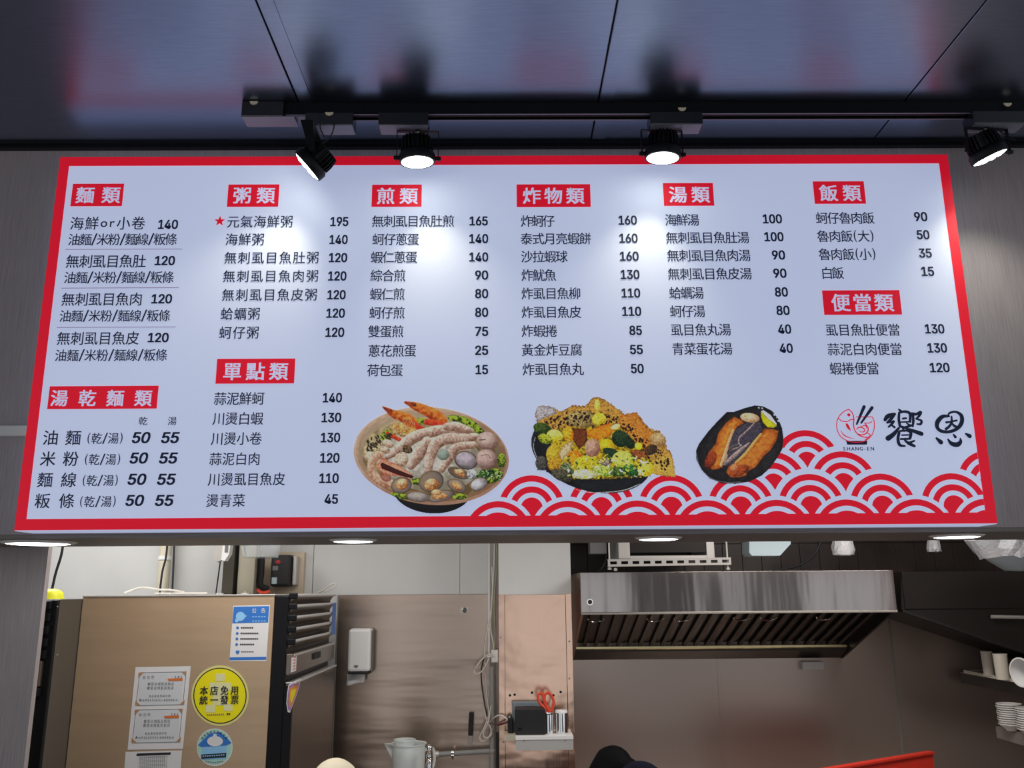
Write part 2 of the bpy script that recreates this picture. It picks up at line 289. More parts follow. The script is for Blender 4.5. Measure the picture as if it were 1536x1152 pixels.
M['galv'] = mat('galvanised_steel', (0.55, 0.54, 0.52), 0.45, metal=0.5)
M['fridgetan'] = mat('bronze_fridge_side', (0.54, 0.39, 0.255), 0.42, metal=0.55, var=0.05, vscale=(3, 3, 30))
M['fridgedoor'] = mat('bronze_fridge_door', (0.22, 0.175, 0.14), 0.30, metal=0.85, var=0.06, vscale=(60, 60, 2))
M['fridgegrey'] = mat('grey_fridge_side', (0.17, 0.165, 0.155), 0.38, metal=0.8)
M['railglow'] = mat('yellow_glow_tinted_steel', (0.62, 0.54, 0.30), 0.28, metal=1.0)  # yellowish glow along the hood gutter, put into the metal colour
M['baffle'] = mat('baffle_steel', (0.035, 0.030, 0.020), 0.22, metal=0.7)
M['tile'] = mat('dark_brown_tile', (0.030, 0.022, 0.020), 0.30, var=0.3, vscale=(6, 6, 6))
M['dark'] = mat('dark_surface', (0.012, 0.010, 0.010), 0.5)
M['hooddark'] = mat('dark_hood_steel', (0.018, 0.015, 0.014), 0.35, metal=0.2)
M['greyrubber'] = mat('blue_grey_skirting', (0.16, 0.20, 0.23), 0.5)
M['red'] = mat('red_plastic', (0.62, 0.035, 0.02), 0.35)
M['redhandle'] = mat('red_handle', (0.72, 0.07, 0.03), 0.35)
M['yellow'] = mat('yellow_plastic', (0.80, 0.80, 0.04), 0.4)
M['bluetape'] = mat('blue_tape', (0.015, 0.14, 0.50), 0.35)
M['cable_white'] = mat('white_cable', (0.66, 0.63, 0.58), 0.5)
M['cable_black'] = mat('black_cable', (0.012, 0.012, 0.02), 0.45)
M['pvc'] = mat('grey_pipe', (0.28, 0.29, 0.29), 0.4)
M['floor'] = mat('floor_tile', (0.16, 0.15, 0.14), 0.4, var=0.1)
M['paper'] = mat('paper', (0.68, 0.68, 0.69), 0.6)
M['ink'] = mat('black_ink', (0.015, 0.015, 0.02), 0.6)
M['inkgrey'] = mat('grey_ink', (0.16, 0.16, 0.17), 0.6)
M['orange_ink'] = mat('orange_ink', (0.62, 0.16, 0.04), 0.6)
M['brownink'] = mat('brown_ink', (0.42, 0.22, 0.10), 0.6)
M['bluep'] = mat('blue_ink', (0.03, 0.16, 0.52), 0.5)
M['bluepale'] = mat('pale_blue_ink', (0.25, 0.52, 0.80), 0.5)
M['yel'] = mat('yellow_sticker', (0.78, 0.70, 0.0), 0.4)
M['yelpale'] = mat('pale_yellow_rim', (0.68, 0.63, 0.22), 0.4)
M['palegrey'] = mat('pale_grey_ink', (0.68, 0.67, 0.36), 0.5)
M['tealp'] = mat('pale_teal_ink', (0.35, 0.62, 0.55), 0.5)
M['skin'] = mat('skin', (0.52, 0.30, 0.21), 0.5)
M['hair'] = mat('black_hair', (0.004, 0.004, 0.005), 0.7, ior=1.15, bump=1.0, bscale=(60, 60, 400))
M['capcream'] = mat('cream_cap', (0.66, 0.60, 0.46), 0.85, bump=0.3, bscale=(300, 300, 300))
M['capdark'] = mat('navy_cap', (0.006, 0.007, 0.016), 0.9, ior=1.2, bump=0.2, bscale=(300, 300, 300))
M['cloth_dark'] = mat('dark_shirt', (0.03, 0.03, 0.04), 0.85)
M['cloth_white'] = mat('white_shirt', (0.55, 0.55, 0.53), 0.85)
M['apron'] = mat('red_apron', (0.30, 0.03, 0.03), 0.85)
M['ceramic'] = mat('cream_melamine', (0.62, 0.59, 0.50), 0.3)
M['bowl'] = mat('grey_white_bowl', (0.55, 0.53, 0.50), 0.28)
M['whitecup'] = mat('white_cup', (0.72, 0.72, 0.72), 0.35)
M['jug'] = mat('frosted_plastic', (0.80, 0.86, 0.86), 0.3, alpha=0.55)
M['clearplastic'] = mat('clear_plastic', (0.9, 0.93, 0.95), 0.12, trans=0.85, ior=1.2, bump=0.8, bscale=(60, 60, 60))
M['bluewhite'] = mat('pale_blue_plastic', (0.42, 0.53, 0.58), 0.35)
M['countertop'] = mat('counter_top', (0.35, 0.34, 0.33), 0.3)

# backlit acrylic print: the light box's LEDs shine through the ink
EB = (0.27, 0.315, 0.48)
def backlit(name, col, k=1.0):
    return mat(name, tuple(c*0.62 for c in col), 0.6, emis=tuple(c*e for c, e in zip(col, EB)), estr=k)
M['bwhite'] = backlit('backlit_white', (1, 1, 1))
M['bred'] = backlit('backlit_red', (0.95, 0.006, 0.022), 1.45)
M['bblack'] = backlit('backlit_black', (0.006, 0.012, 0.03))
M['bpink'] = backlit('backlit_white_lettering', (1, 0.95, 1.0), 1.0)
M['bline'] = backlit('backlit_line', (0.35, 0.2, 0.28))

def backlit_vcol(name):
    m = bpy.data.materials.new(name); m.use_nodes = True; nt = m.node_tree; b = nt.nodes['Principled BSDF']
    a = nt.nodes.new('ShaderNodeAttribute'); a.attribute_name = 'ink'
    b.inputs['Roughness'].default_value = 0.6; b.inputs['Emission Strength'].default_value = 1.0
    k = nt.nodes.new('ShaderNodeVectorMath'); k.operation = 'MULTIPLY'; k.inputs[1].default_value = (EB[0]*1.12, EB[1]*0.98, EB[2]*0.72)
    k2 = nt.nodes.new('ShaderNodeVectorMath'); k2.operation = 'SCALE'; k2.inputs['Scale'].default_value = 0.62
    nt.links.new(a.outputs['Color'], k.inputs[0]); nt.links.new(k.outputs[0], b.inputs['Emission Color'])
    nt.links.new(a.outputs['Color'], k2.inputs[0]); nt.links.new(k2.outputs[0], b.inputs['Base Color'])
    return m
M['photo_print'] = backlit_vcol('backlit_photo_print')

# ------------------------------------------------------------------ room shell
YB, YF = 2.40, 2.50          # sign face, fascia face
ZS, ZC = 2.157, 3.373        # soffit underside, ceiling
struct('wall_front', MB().box(-3.6, 3.6, YF, 2.93, ZS+0.012, ZC), M['laminate'])     # fascia above the serving hatch
struct('trim_1', MB().box(-3.6, 3.6, YF+0.002, 2.93, ZS, ZS+0.0119), M['soffit'])
# dark mouldings where fascia meets the ceiling
struct('trim_3', MB().box(-3.6, 3.6, YF-0.02, YF-0.0005, ZC-0.016, ZC-0.0005).box(-3.6, 3.6, YF-0.034, YF-0.0205, ZC-0.007, ZC-0.0005), M['black'])
# unseen columns added behind the camera as dark bands for the steel to reflect
for i_, (hx0, hx1, hy) in enumerate(((1.7, 2.5, -2.6), (3.3, 3.9, -3.2), (-1.1, -0.4, -3.4), (-3.6, -2.8, -2.6))):
    struct('trim_%d' % (10+i_), MB().box(hx0, hx1, hy-0.5, hy, 0, ZC-0.001), M['reflectcol'], label='unseen dark column added behind the viewer for reflections in the steel')
struct('floor', MB().box(-5, 5, -4, 5.6, -0.1, 0), M['floor'])
# ceiling: carrier board and the panels with open joints
ce = struct('ceiling', MB().box(-5, 5, -4, YF, ZC+0.014, ZC+0.06), M['dark'])
def xc(px, py): return atz(px, py, ZC).x
seams = [-3.9, -2.66, xc(415, 75), xc(912, 75), xc(1430, 62), 2.95, 4.2]
seams = [-5.0]+seams+[5.0]
for i in range(len(seams)-1):
    a, b = seams[i], seams[i+1]
    struct('panel', MB().box(a+0.002, b-0.002, -4, YF-0.0005, ZC, ZC+0.013, 0.0015), M['ceiling'], ce)
for sx in (seams[3], seams[4]):
    struct('joint_strip', MB().box(sx+0.004, sx+0.042, -4, YF-0.036, ZC-0.0022, ZC-0.0002), M['ceiling'], ce)

# ------------------------------------------------------------------ light-box menu sign
TL, TR, BR, BL = at(90, 235, YB), at(1422, 231, YB), at(1497, 786, YB), at(20, 797, YB)
XL, XR = (TL.x+BL.x)/2, (TR.x+BR.x)/2
ZT, ZB = (TL.z+TR.z)/2, (BL.z+BR.z)/2
sign = thing('menu_sign', 'wide backlit white menu light box with red border hanging on fascia', 'menu sign', ((XL+XR)/2, YB, ZB))
obj('light_box', MB().box(XL, XR, YB, YF-0.0006, ZB, ZT, 0.004), M['bwhite'], sign, label='white light box body')
PK = 1/524.4                 # metres of sign per photo pixel, about
BW = 0.0295                  # red border
def ring(y, w, x0, x1, z0, z1, th=0.0003):
    b = MB()
    b.box(x0, x1, y, y+th, z1-w, z1).box(x0, x1, y, y+th, z0, z0+w*1.02)
    b.box(x0, x0+w, y, y+th, z0+w*1.02, z1-w).box(x1-w, x1, y, y+th, z0+w*1.02, z1-w)
    return b
obj('border', ring(YB-0.0012, BW, XL+0.002, XR-0.002, ZB+0.002, ZT-0.002), M['bred'], sign, label='red printed border')

def bp(px, py, d=0.0):
    q = at(px, py, YB); return Vector((q.x, YB-d, q.z))
CELL = {'/': 0.5, '(': 0.42, ')': 0.42, 'o': 0.62, 'r': 0.5, ' ': 0.5, '-': 0.4, '.': .3}
def lay_text(mb, text, x0, x1, yc, size, Y=YB, depth=0.0016, bold=0.0, follow=False, fit=None):
    """text laid between photo columns x0..x1 (ink), centre row yc, character height size px, on the plane y=Y"""
    A = at(x0, yc, Y); B = at(x1, yc, Y); L = (B-A).length
    ux = (B-A).normalized() if follow else Vector((1, 0, 0))
    if not follow: A.z = B.z = (A.z+B.z)/2
    A.y = Y-depth
    H = (at((x0+x1)/2, yc-size/2, Y)-at((x0+x1)/2, yc+size/2, Y)).length
    uz = Vector((0, 0, 1)) if not follow else Vector((-ux.z, 0, ux.x))
    w = [CELL.get(c, 0.62 if ord(c) < 256 else 1.0) for c in text]
    if len(text) > 1: p = (L-H*(w[0]+w[-1])/2)/(sum(w)-w[0]/2-w[-1]/2)
    else: p = H
    cx = H*w[0]/2
    for i, c in enumerate(text):
        if i: cx += p*(w[i-1]+w[i])/2
        if c == ' ': continue
        V, T, gx0, gx1, gy0, gy1 = glyph(c)
        cc = A+ux*cx
        if ord(c) >= 0x2000:
            s = H/0.93; fn = lambda q: ((q[0]-0.5)*s*(0.93 if len(text) > 1 else 1.0), (q[1]-0.38)*s)
        elif c in '/()':
            sy = H*1.02/(gy1-gy0); sx = H*w[i]*(0.84 if c == '/' else 0.5)/(gx1-gx0)
            fn = lambda q: ((q[0]-(gx0+gx1)/2)*sx, (q[1]-(gy0+gy1)/2)*sy)
        else:
            s = H*0.98 if c not in 'or' else H*0.95
            fn = lambda q: ((q[0]-(gx0+gx1)/2)*s, (q[1]-0.30)*s)
        sh = [(0, 0)] if not bold else [(dx*bold*H, dy*bold*H) for dx, dy in ((-1, -.5), (1, -.5), (-1, .5), (1, .5), (0, 0))]
        for k, (dx, dy) in enumerate(sh):
            mb.add([cc+ux*(fn(q)[0]+dx)+uz*(fn(q)[1]+dy)-Vector((0, 0.00002*k, 0)) for q in V], T)
    return mb
def lay_num(mb, text, x0, x1, yc, h, Y=YB, depth=0.0016, shear=0.0):
    A = at(x0, yc, Y); B = at(x1, yc, Y); A.z = B.z = (A.z+B.z)/2; A.y = Y-depth
    H = (at(x0, yc-h/2, Y)-at(x0, yc+h/2, Y)).length; L = B.x-A.x-abs(shear)*H*0.4
    s = H/0.525
    ws = [(glyph(c)[3]-glyph(c)[2]) if c != '1' else 0.33 for c in text]
    gap = 0.045; tot = sum(ws)+gap*(len(ws)-1); sx = L/tot
    x = 0
    for c, w in zip(text, ws):
        V, T, gx0, gx1, gy0, gy1 = glyph(c)
        kx = w/(gx1-gx0)
        for k_, (ox_, oz_) in enumerate(((0, 0), (-.021, -.012), (.021, -.012), (-.021, .012), (.021, .012), (0, .016), (0, -.016))):
            mb.add([A+Vector((x+((q[0]-gx0)*0.90*kx+0.02+ox_)*sx+shear*(q[1]-0.25)*s, -0.00002*k_, (q[1]*0.95-0.2545*0.95+oz_)*s)) for q in V], T)
        x += (w+gap)*sx
    return mb

def heading(text, x0, y0, x1, y1, t0, t1, yc, size):
    a = bp(x0, y0); b = bp(x1, y1)
    h = obj('heading_plate', MB().box(a.x, b.x, YB-0.0014, YB-0.0010, b.z, a.z), M['bred'], sign)
    n = len(text); S = size*0.93; pt = ((t1-t0)-S)/(n-1)
    for i, ch in enumerate(text):
        cxp = t0+S/2+pt*i
        obj('character', lay_text(MB(), ch, cxp-size/2, cxp+size/2, yc, size, depth=0.0019, bold=0.024), M['bpink'], h, clean=False)
HEAD = [('麵類', 109.8, 276, 183, 309.4, 116, 177, 292.9, 24), ('湯乾麵類', 75.1, 579.6, 235.2, 612.9, 78, 226, 597.3, 24),
 ('粥類', 343, 277.1, 417.3, 310.2, 351.4, 409.1, 293.5, 24), ('單點類', 326.1, 538.5, 441.2, 575.1, 336.3, 429.9, 557.2, 26),
 ('煎類', 558.4, 277.4, 632.2, 310.2, 566.6, 623.3, 294.3, 24), ('炸物類', 774.8, 276.9, 886.1, 310.5, 785.4, 872.8, 294, 24),
 ('湯類', 994.2, 275, 1071.3, 308.8, 1004.6, 1060.6, 292.2, 24), ('飯類', 1218.9, 272.4, 1298.9, 305.8, 1230.4, 1287.4, 289.8, 24),
 ('便當類', 1232.8, 435.9, 1352.9, 471.9, 1248.1, 1336.7, 454.2, 26)]
for h in HEAD: heading(*h)
# menu lines: text, x0, x1, yc, size, [(number, x0, x1, yc, h)]
NOOD = '油麵/米粉/麵線/粄條'
L_ = [('海鮮or小卷', 105.4, 218.5, 335.1, 19.5, '140', 237.6, 267.2, 336.9), (NOOD, 102.4, 266.3, 359.3, 17.5),
 ('無刺虱目魚肚', 98.9, 220, 392.1, 19.5, '120', 232.6, 262.7, 391.2), (NOOD, 96.2, 261.5, 416.3, 17.5),
 ('無刺虱目魚肉', 92.4, 214.6, 449, 19.5, '120', 227.6, 258.3, 448.5), (NOOD, 89.4, 256.2, 473.9, 17.5),
 ('無刺虱目魚皮', 85.6, 209.6, 507.5, 19.7, '120', 222.3, 253.3, 506.6), (NOOD, 82.7, 251.5, 532.9, 17.6),
 ('乾', 208.5, 221.1, 631.6, 12.6), ('湯', 252.2, 264.9, 631.6, 12.6),
 ('元氣海鮮粥', 340.4, 440, 332.7, 18, '195', 495.6, 522.6, 332.7), ('海鮮粥', 338.1, 397.1, 359.4, 18, '140', 494.4, 521.6, 359.6),
 ('無刺虱目魚肚粥', 336.4, 479, 386.8, 18, '120', 493.5, 520.9, 386.8), ('無刺虱目魚肉粥', 334.5, 478.3, 414.3, 18, '120', 492.3, 519.8, 414.3),
 ('無刺虱目魚皮粥', 332.9, 476.4, 442.4, 18.2, '120', 491.2, 518.6, 442.4), ('蛤蠣粥', 331, 390.8, 470.8, 18.4, '120', 489.7, 517.4, 470),
 ('蚵仔粥', 328.7, 389.2, 499.1, 18.6, '120', 488.3, 516.5, 498.7),
 ('蒜泥鮮蚵', 320.9, 397.2, 597.9, 19, '140', 484.5, 513, 596.7), ('川燙白蝦', 318.9, 395.4, 627.9, 19, '130', 482.5, 511.9, 626.5),
 ('川燙小卷', 316.6, 393.4, 657.9, 19, '130', 481.4, 510.3, 656.5), ('蒜泥白肉', 314.1, 391.1, 688.4, 19, '120', 480.3, 509.4, 687),
 ('川燙虱目魚皮', 311.9, 428.4, 718.8, 19.2, '110', 479.1, 508.2, 717.5), ('燙青菜', 309.2, 368.3, 750.7, 19.4, '45', 487, 507.1, 748.6),
 ('無刺虱目魚肚煎', 557.5, 682, 332, 17.5, '165', 704.2, 731.6, 331.8), ('蚵仔蔥蛋', 558.4, 629.2, 359.2, 17.5, '140', 703.9, 732.2, 358.3),
 ('蝦仁蔥蛋', 556, 626.5, 386, 17.6, '140', 703.9, 732.2, 385.8), ('綜合煎', 555.4, 609.1, 413.5, 17.7, '90', 712.7, 732.2, 412.9),
 ('蝦仁煎', 554.5, 608, 441.3, 17.8, '80', 712.7, 732.2, 440.7), ('蚵仔煎', 553.9, 608, 469.3, 17.9, '80', 712.7, 732.2, 468.7),
 ('雙蛋煎', 551.9, 606.2, 497.3, 18, '75', 712.7, 732.2, 497.3), ('蔥花煎蛋', 551.9, 624.8, 526.3, 18.2, '25', 712.7, 732.2, 525.7),
 ('荷包蛋', 550.4, 605, 555.5, 18.4, '15', 713.3, 732, 554.6),
 ('炸蚵仔', 780.7, 832.6, 331.8, 17.5, '160', 927.7, 955.1, 330.6), ('泰式月亮蝦餅', 780.4, 887, 358.3, 17.5, '160', 928.9, 956.3, 357.7),
 ('沙拉蝦球', 781, 851.8, 385.2, 17.6, '160', 929.7, 957.8, 384.6), ('炸魷魚', 781.6, 834.7, 412.9, 17.7, '130', 930.9, 959, 412),
 ('炸虱目魚柳', 781.6, 871.6, 440.4, 17.8, '110', 932.1, 960.1, 439.8), ('炸虱目魚皮', 781.9, 872.5, 468.4, 17.9, '110', 933, 961.6, 467.2),
 ('炸蝦捲', 781.9, 836.2, 496.7, 18, '85', 943.9, 962.5, 495.8), ('黃金炸豆腐', 781.9, 874, 525, 18.2, '55', 944.8, 964, 524.5),
 ('炸虱目魚丸', 783.3, 876, 554, 18.4, '50', 946.3, 965.4, 553.1),
 ('海鮮湯', 996.8, 1049.1, 330.2, 17.6, '100', 1143.9, 1172.5, 328.6), ('無刺虱目魚肚湯', 998.1, 1124.1, 356.7, 17.6, '100', 1146.2, 1174.9, 355.4),
 ('無刺虱目魚肉湯', 999.9, 1126.2, 383.5, 17.7, '90', 1157.7, 1177.2, 382.8), ('無刺虱目魚皮湯', 1001, 1128, 410.9, 17.8, '90', 1159.8, 1179.3, 410.1),
 ('蛤蠣湯', 1003, 1055.9, 439.5, 17.9, '80', 1162.1, 1181.4, 438.2), ('蚵仔湯', 1004.4, 1058, 467.1, 18, '80', 1164.4, 1184, 465.8),
 ('虱目魚丸湯', 1005.7, 1096.8, 494.7, 18.1, '40', 1166.8, 1186.3, 493.9), ('青菜蛋花湯', 1007.2, 1098.8, 523.3, 18.3, '40', 1169.1, 1188.7, 522.5),
 ('蚵仔魯肉飯', 1223, 1311.6, 327.3, 17.6, '90', 1370.9, 1390.4, 325.3), ('魯肉飯(大)', 1224.8, 1311.6, 354.5, 17.6, '50', 1374.8, 1393.6, 352.4),
 ('魯肉飯(小)', 1227.2, 1314.5, 381.6, 17.7, '35', 1378, 1396.9, 379.9), ('白飯', 1230.7, 1265.8, 409.7, 17.8, '15', 1381.5, 1400.4, 407.3),
 ('虱目魚肚便當', 1237.8, 1350, 495, 18.1, '130', 1386.9, 1416, 493.5), ('蒜泥白肉便當', 1240.5, 1353.2, 523.9, 18.3, '130', 1390.7, 1419.9, 522.1),
 ('蝦捲便當', 1243.7, 1318.7, 552.8, 18.5, '120', 1394.2, 1423.8, 551.6)]
for l in L_:
    o = obj('menu_line', lay_text(MB(), *l[:5], bold=0.007), M['bblack'], sign, clean=False)
    if len(l) > 5: obj('price', lay_num(MB(), *l[5:], 14.0+0.9*(l[8]-330)/400), M['bblack'], o, clean=False)
for (t, x0, x1, yc, q0, q1, a0, a1, b0, b1, yn) in [
 ('油麵', 66.1, 120.3, 656.6, 130, 185.9, 199.2, 226.5, 243, 269.7, 656.6), ('米粉', 62, 116.6, 688.2, 126.3, 182.2, 195.8, 223, 239.8, 267, 687.2),
 ('麵線', 57.8, 113.7, 719.8, 123, 178.6, 192.7, 220.4, 236.9, 264.1, 719), ('粄條', 53.9, 110.6, 751.4, 119, 175.4, 189.5, 217, 233.7, 261.2, 750.7)]:
    o = obj('menu_line', lay_text(MB(), '(乾/湯)', q0, q1, yc+1, 16.5, bold=0.007), M['bblack'], sign, clean=False)
    for cc_, xx_ in ((t[0], x0+10.2), (t[1], x1-10.2)):
        obj('character', lay_text(MB(), cc_, xx_-11, xx_+11, yc, 22, bold=0.008), M['bblack'], o, clean=False)
    obj('price', lay_num(MB(), '50', a0, a1, yn, 17, shear=0.14), M['bblack'], o, clean=False)
    obj('price', lay_num(MB(), '55', b0, b1, yn, 17, shear=0.14), M['bblack'], o, clean=False)
for (x0, x1, y) in ((98.3, 273.6, 374.1), (92.4, 268.6, 432), (85.3, 263.9, 491)):
    a = bp(x0, y); b = bp(x1, y)
    obj('dividing_line', MB().box(a.x, b.x, YB-0.0012, YB-0.0008, (a.z+b.z)/2-0.0008, (a.z+b.z)/2+0.0008), M['bline'], sign)
c = bp(329.9, 332, 0.0016)
st = [(c.x+math.sin(k*math.pi/5)*(0.017 if k % 2 == 0 else 0.0068), YB-0.0016, c.z+math.cos(k*math.pi/5)*(0.017 if k % 2 == 0 else 0.0068)) for k in range(10)]
obj('star', MB().add([(c.x, YB-0.0016, c.z)]+st, [(0, 1+k, 1+(k+1) % 10) for k in range(10)]), M['bred'], sign)

# ---- wave scallops (rows from the top down, each row over the one above)
XI, ZI = XR-0.002-BW, ZB+0.002+BW*1.02
def clip(poly, ax, lim, sgn):
    out = []
    for i in range(len(poly)):
        a, b = poly[i], poly[(i+1) % len(poly)]
        da, db = sgn*(a[ax]-lim), sgn*(b[ax]-lim)
        if da <= 0: out.append(a)
        if da*db < 0:
            t = da/(da-db); out.append((a[0]+(b[0]-a[0])*t, a[1]+(b[1]-a[1])*t))
    return out
def arcs(mb, cx, cz, r0, r1, y, n=40, up=0):
    for k in range(n):
        a0, a1 = 2*math.pi*k/n, 2*math.pi*(k+1)/n
        q = [(cx+r1*math.cos(a0), cz+r1*math.sin(a0)), (cx+r1*math.cos(a1), cz+r1*math.sin(a1))]
        q += [(cx+r0*math.cos(a1), cz+r0*math.sin(a1)), (cx+r0*math.cos(a0), cz+r0*math.sin(a0))] if r0 > 0 else [(cx, cz)]
        q = clip(q, 0, XI, 1)
        if len(q) > 2: q = clip(q, 1, ZI, -1)
        if len(q) > 2: mb.add([(u, y, v) for u, v in q], [tuple(range(len(q)))])
rows = [([1207], 647.3), ([1157, 1261.5, 1480], 679.3), ([797, 901, 1005, 1108.5, 1213, 1319.6, 1425.8], 711.5),
        ([747, 851, 955.6, 1060, 1164, 1268.5, 1372.7, 1478], 750)]
layer = 0
for cs, apex in rows:
    for ci, ccx in enumerate(cs):
        apx = apex+(797-ccx)*0.005+ (1.5 if apex > 700 else 0)
        t = bp(ccx, apx); R = 48*PK; cz = t.z-R
        y = YB-0.0004-0.00008*layer-0.00001*(ci % 2)
        w = MB(); arcs(w, t.x, cz, 0, (54.2 if apex > 740 else 56.5)*PK, y)
        sc = obj('wave_scallop', w, M['bwhite'], sign)
        r = MB(); arcs(r, t.x, cz, 39*PK, 48*PK, y-0.00003); arcs(r, t.x, cz, 23*PK, 32*PK, y-0.00003); arcs(r, t.x, cz, 0, 16*PK, y-0.00003)
        obj('wave_rings', r, M['bred'], sc, label='red concentric wave rings')
    layer += 1

# ---- brush strokes for the shop emblem, from crop coordinates (origin 1180,590, 4.8 per pixel)
def lp(x, y, d=0.0016): return bp(1180+x/4.8, 590+y/4.8, d)
def stroke(mb, pts, w, d=0.0016, k=5, sm=True):
    """flat ribbon with round ends; w = one width or a width per point, in crop units"""
    ws = w if isinstance(w, (list, tuple)) else [w]*len(pts)
    P = [Vector((lp(x, y, d).x, lp(x, y, d).z, wd*1.22/4.8*PK/2)) for (x, y), wd in zip(pts, ws)]
    P = [Vector(q) for q in (smooth_pts(P, k) if sm and len(P) > 2 else P)]
    y = YB-d
    for i, q in enumerate(P):
        n = 10; c0 = len(mb.v)
        if i in (0, len(P)-1) or True:
            yy = y-0.000002*i
            mb.add([(q.x+q.z*math.cos(2*math.pi*j/n), yy, q.y+q.z*math.sin(2*math.pi*j/n)) for j in range(n)], [tuple(range(n))])
        if i:
            a = P[i-1]; t = Vector((q.x-a.x, q.y-a.y)); 
            if t.length < 1e-7: continue
            t.normalize(); nn = Vector((-t.y, t.x)); yy = y-0.000002*i-0.000001
            mb.add([(a.x+nn.x*a.z, yy, a.y+nn.y*a.z), (a.x-nn.x*a.z, yy, a.y-nn.y*a.z), (q.x-nn.x*q.z, yy, q.y-nn.y*q.z), (q.x+nn.x*q.z, yy, q.y+nn.y*q.z)], [(0, 1, 2, 3)])
    return mb
s = MB()
stroke(s, [(443, 115), (400, 140), (370, 178), (358, 222), (364, 268), (385, 308), (420, 335), (465, 350), (520, 353), (572, 338), (610, 303), (628, 255), (629, 205), (613, 170)], 5)
stroke(s, [(613, 170), (500, 170)], 5); stroke(s, [(443, 115), (470, 140), (482, 180), (480, 228), (490, 268), (515, 298), (550, 315), (590, 318)], 6)
stroke(s, [(370, 180), (400, 202), (435, 203), (460, 190), (480, 190)], 5); stroke(s, [(446, 156)], 19)
stroke(s, [(432, 225), (442, 245), (458, 268)], [14, 16, 4]); stroke(s, [(388, 268), (410, 300), (445, 318), (480, 326)], [2, 6, 5, 2])
stroke(s, [(500, 262), (520, 245), (548, 250), (560, 268), (545, 280), (520, 270)], [3, 7, 6, 6, 5, 3]); stroke(s, [(505, 290), (540, 300), (575, 285), (585, 250), (560, 215)], [4, 6, 6, 6, 5])
stroke(s, [(560, 215), (590, 215), (612, 205)], 5); stroke(s, [(535, 240), (565, 232), (577, 255)], [3, 6, 4]); stroke(s, [(575, 285), (600, 300), (585, 318), (565, 335)], 5)
lg = obj('emblem', s, M['bred'], sign, label='red line drawing of a fish curled into a bowl', clean=False)
for cs_ in ([(556, 97), (503, 222)], [(613, 104), (535, 214)]): obj('chopstick_mark', stroke(MB(), cs_, [19, 10]), M['bblack'], lg, clean=False)
s = MB(); q = [lp(427, 343), lp(580, 343), lp(575, 370), lp(435, 370)]; s.add(q, [(0, 1, 2, 3)])
obj('emblem_ink', s, M['bblack'], lg, clean=False)
obj('lettering', lay_text(MB(), 'SHANG-EN', 1180+403/4.8, 1180+627/4.8, 590+401/4.8, 7.4, bold=0.02), M['bblack'], sign, clean=False)
s = MB()
stroke(s, [(706, 192), (728, 165), (775, 150)], [18, 26, 18]); stroke(s, [(775, 150), (750, 185), (722, 212)], [16, 18, 12]); stroke(s, [(722, 212), (768, 203)], 12)
stroke(s, [(768, 203), (752, 225), (732, 243)], [16, 14, 10]); stroke(s, [(752, 228), (775, 245)], [10, 14]); stroke(s, [(806, 116), (820, 130)], [10, 18])
stroke(s, [(808, 142), (806, 190), (814, 238)], [14, 16, 16]); stroke(s, [(812, 140), (850, 132), (886, 148), (886, 205)], [12, 16, 18, 14]); stroke(s, [(835, 183), (858, 180)], 12)
stroke(s, [(818, 208), (884, 205)], 9); stroke(s, [(815, 238), (850, 246), (892, 232)], [16, 14, 16]); stroke(s, [(862, 215), (885, 232)], [8, 14])
stroke(s, [(903, 150), (935, 150), (962, 138), (950, 165), (930, 185)], [22, 16, 20, 14, 10]); stroke(s, [(908, 160), (910, 200), (906, 238)], [14, 16, 12])
stroke(s, [(932, 185), (968, 198), (962, 222), (938, 222)], [10, 14, 14, 10])
stroke(s, [(805, 252), (768, 295), (728, 325)], [14, 24, 30]); stroke(s, [(850, 252), (900, 268), (968, 292)], [10, 20, 26])
stroke(s, [(835, 255), (845, 272)], 12); stroke(s, [(808, 282), (800, 330), (812, 372), (850, 380)], [16, 18, 18, 10]); stroke(s, [(815, 272), (865, 270), (892, 285), (886, 325)], [12, 12, 18, 16])
stroke(s, [(828, 302), (878, 300)], 9); stroke(s, [(820, 330), (885, 328)], 12); stroke(s, [(850, 340), (880, 362), (918, 380)], [12, 20, 16]); stroke(s, [(918, 342), (885, 356)], [10, 14])
obj('brush_character', s, M['bblack'], sign, clean=False, label='black brush written character of many strokes')
s = MB()
stroke(s, [(1165, 165), (1120, 168), (1085, 205), (1082, 245), (1110, 272), (1165, 278), (1225, 255), (1258, 210), (1255, 160), (1215, 134), (1172, 142), (1160, 160)],
       [14, 22, 26, 22, 20, 18, 20, 24, 22, 14, 12, 8])
stroke(s, [(1148, 210), (1180, 205), (1222, 196)], [14, 10, 12]); stroke(s, [(1185, 168), (1186, 205), (1172, 235), (1145, 258)], [10, 14, 14, 16]); stroke(s, [(1188, 215), (1205, 235), (1232, 248)], [10, 16, 18])
stroke(s, [(1078, 325), (1108, 352)], [14, 28]); stroke(s, [(1160, 332), (1185, 362), (1225, 370), (1250, 350), (1248, 325)], [10, 24, 28, 20, 8])
stroke(s, [(1200, 298), (1212, 314)], [10, 18]); stroke(s, [(1288, 292), (1315, 308)], [12, 26])
obj('brush_character', s, M['bblack'], sign, clean=False, label='black brush written round character')
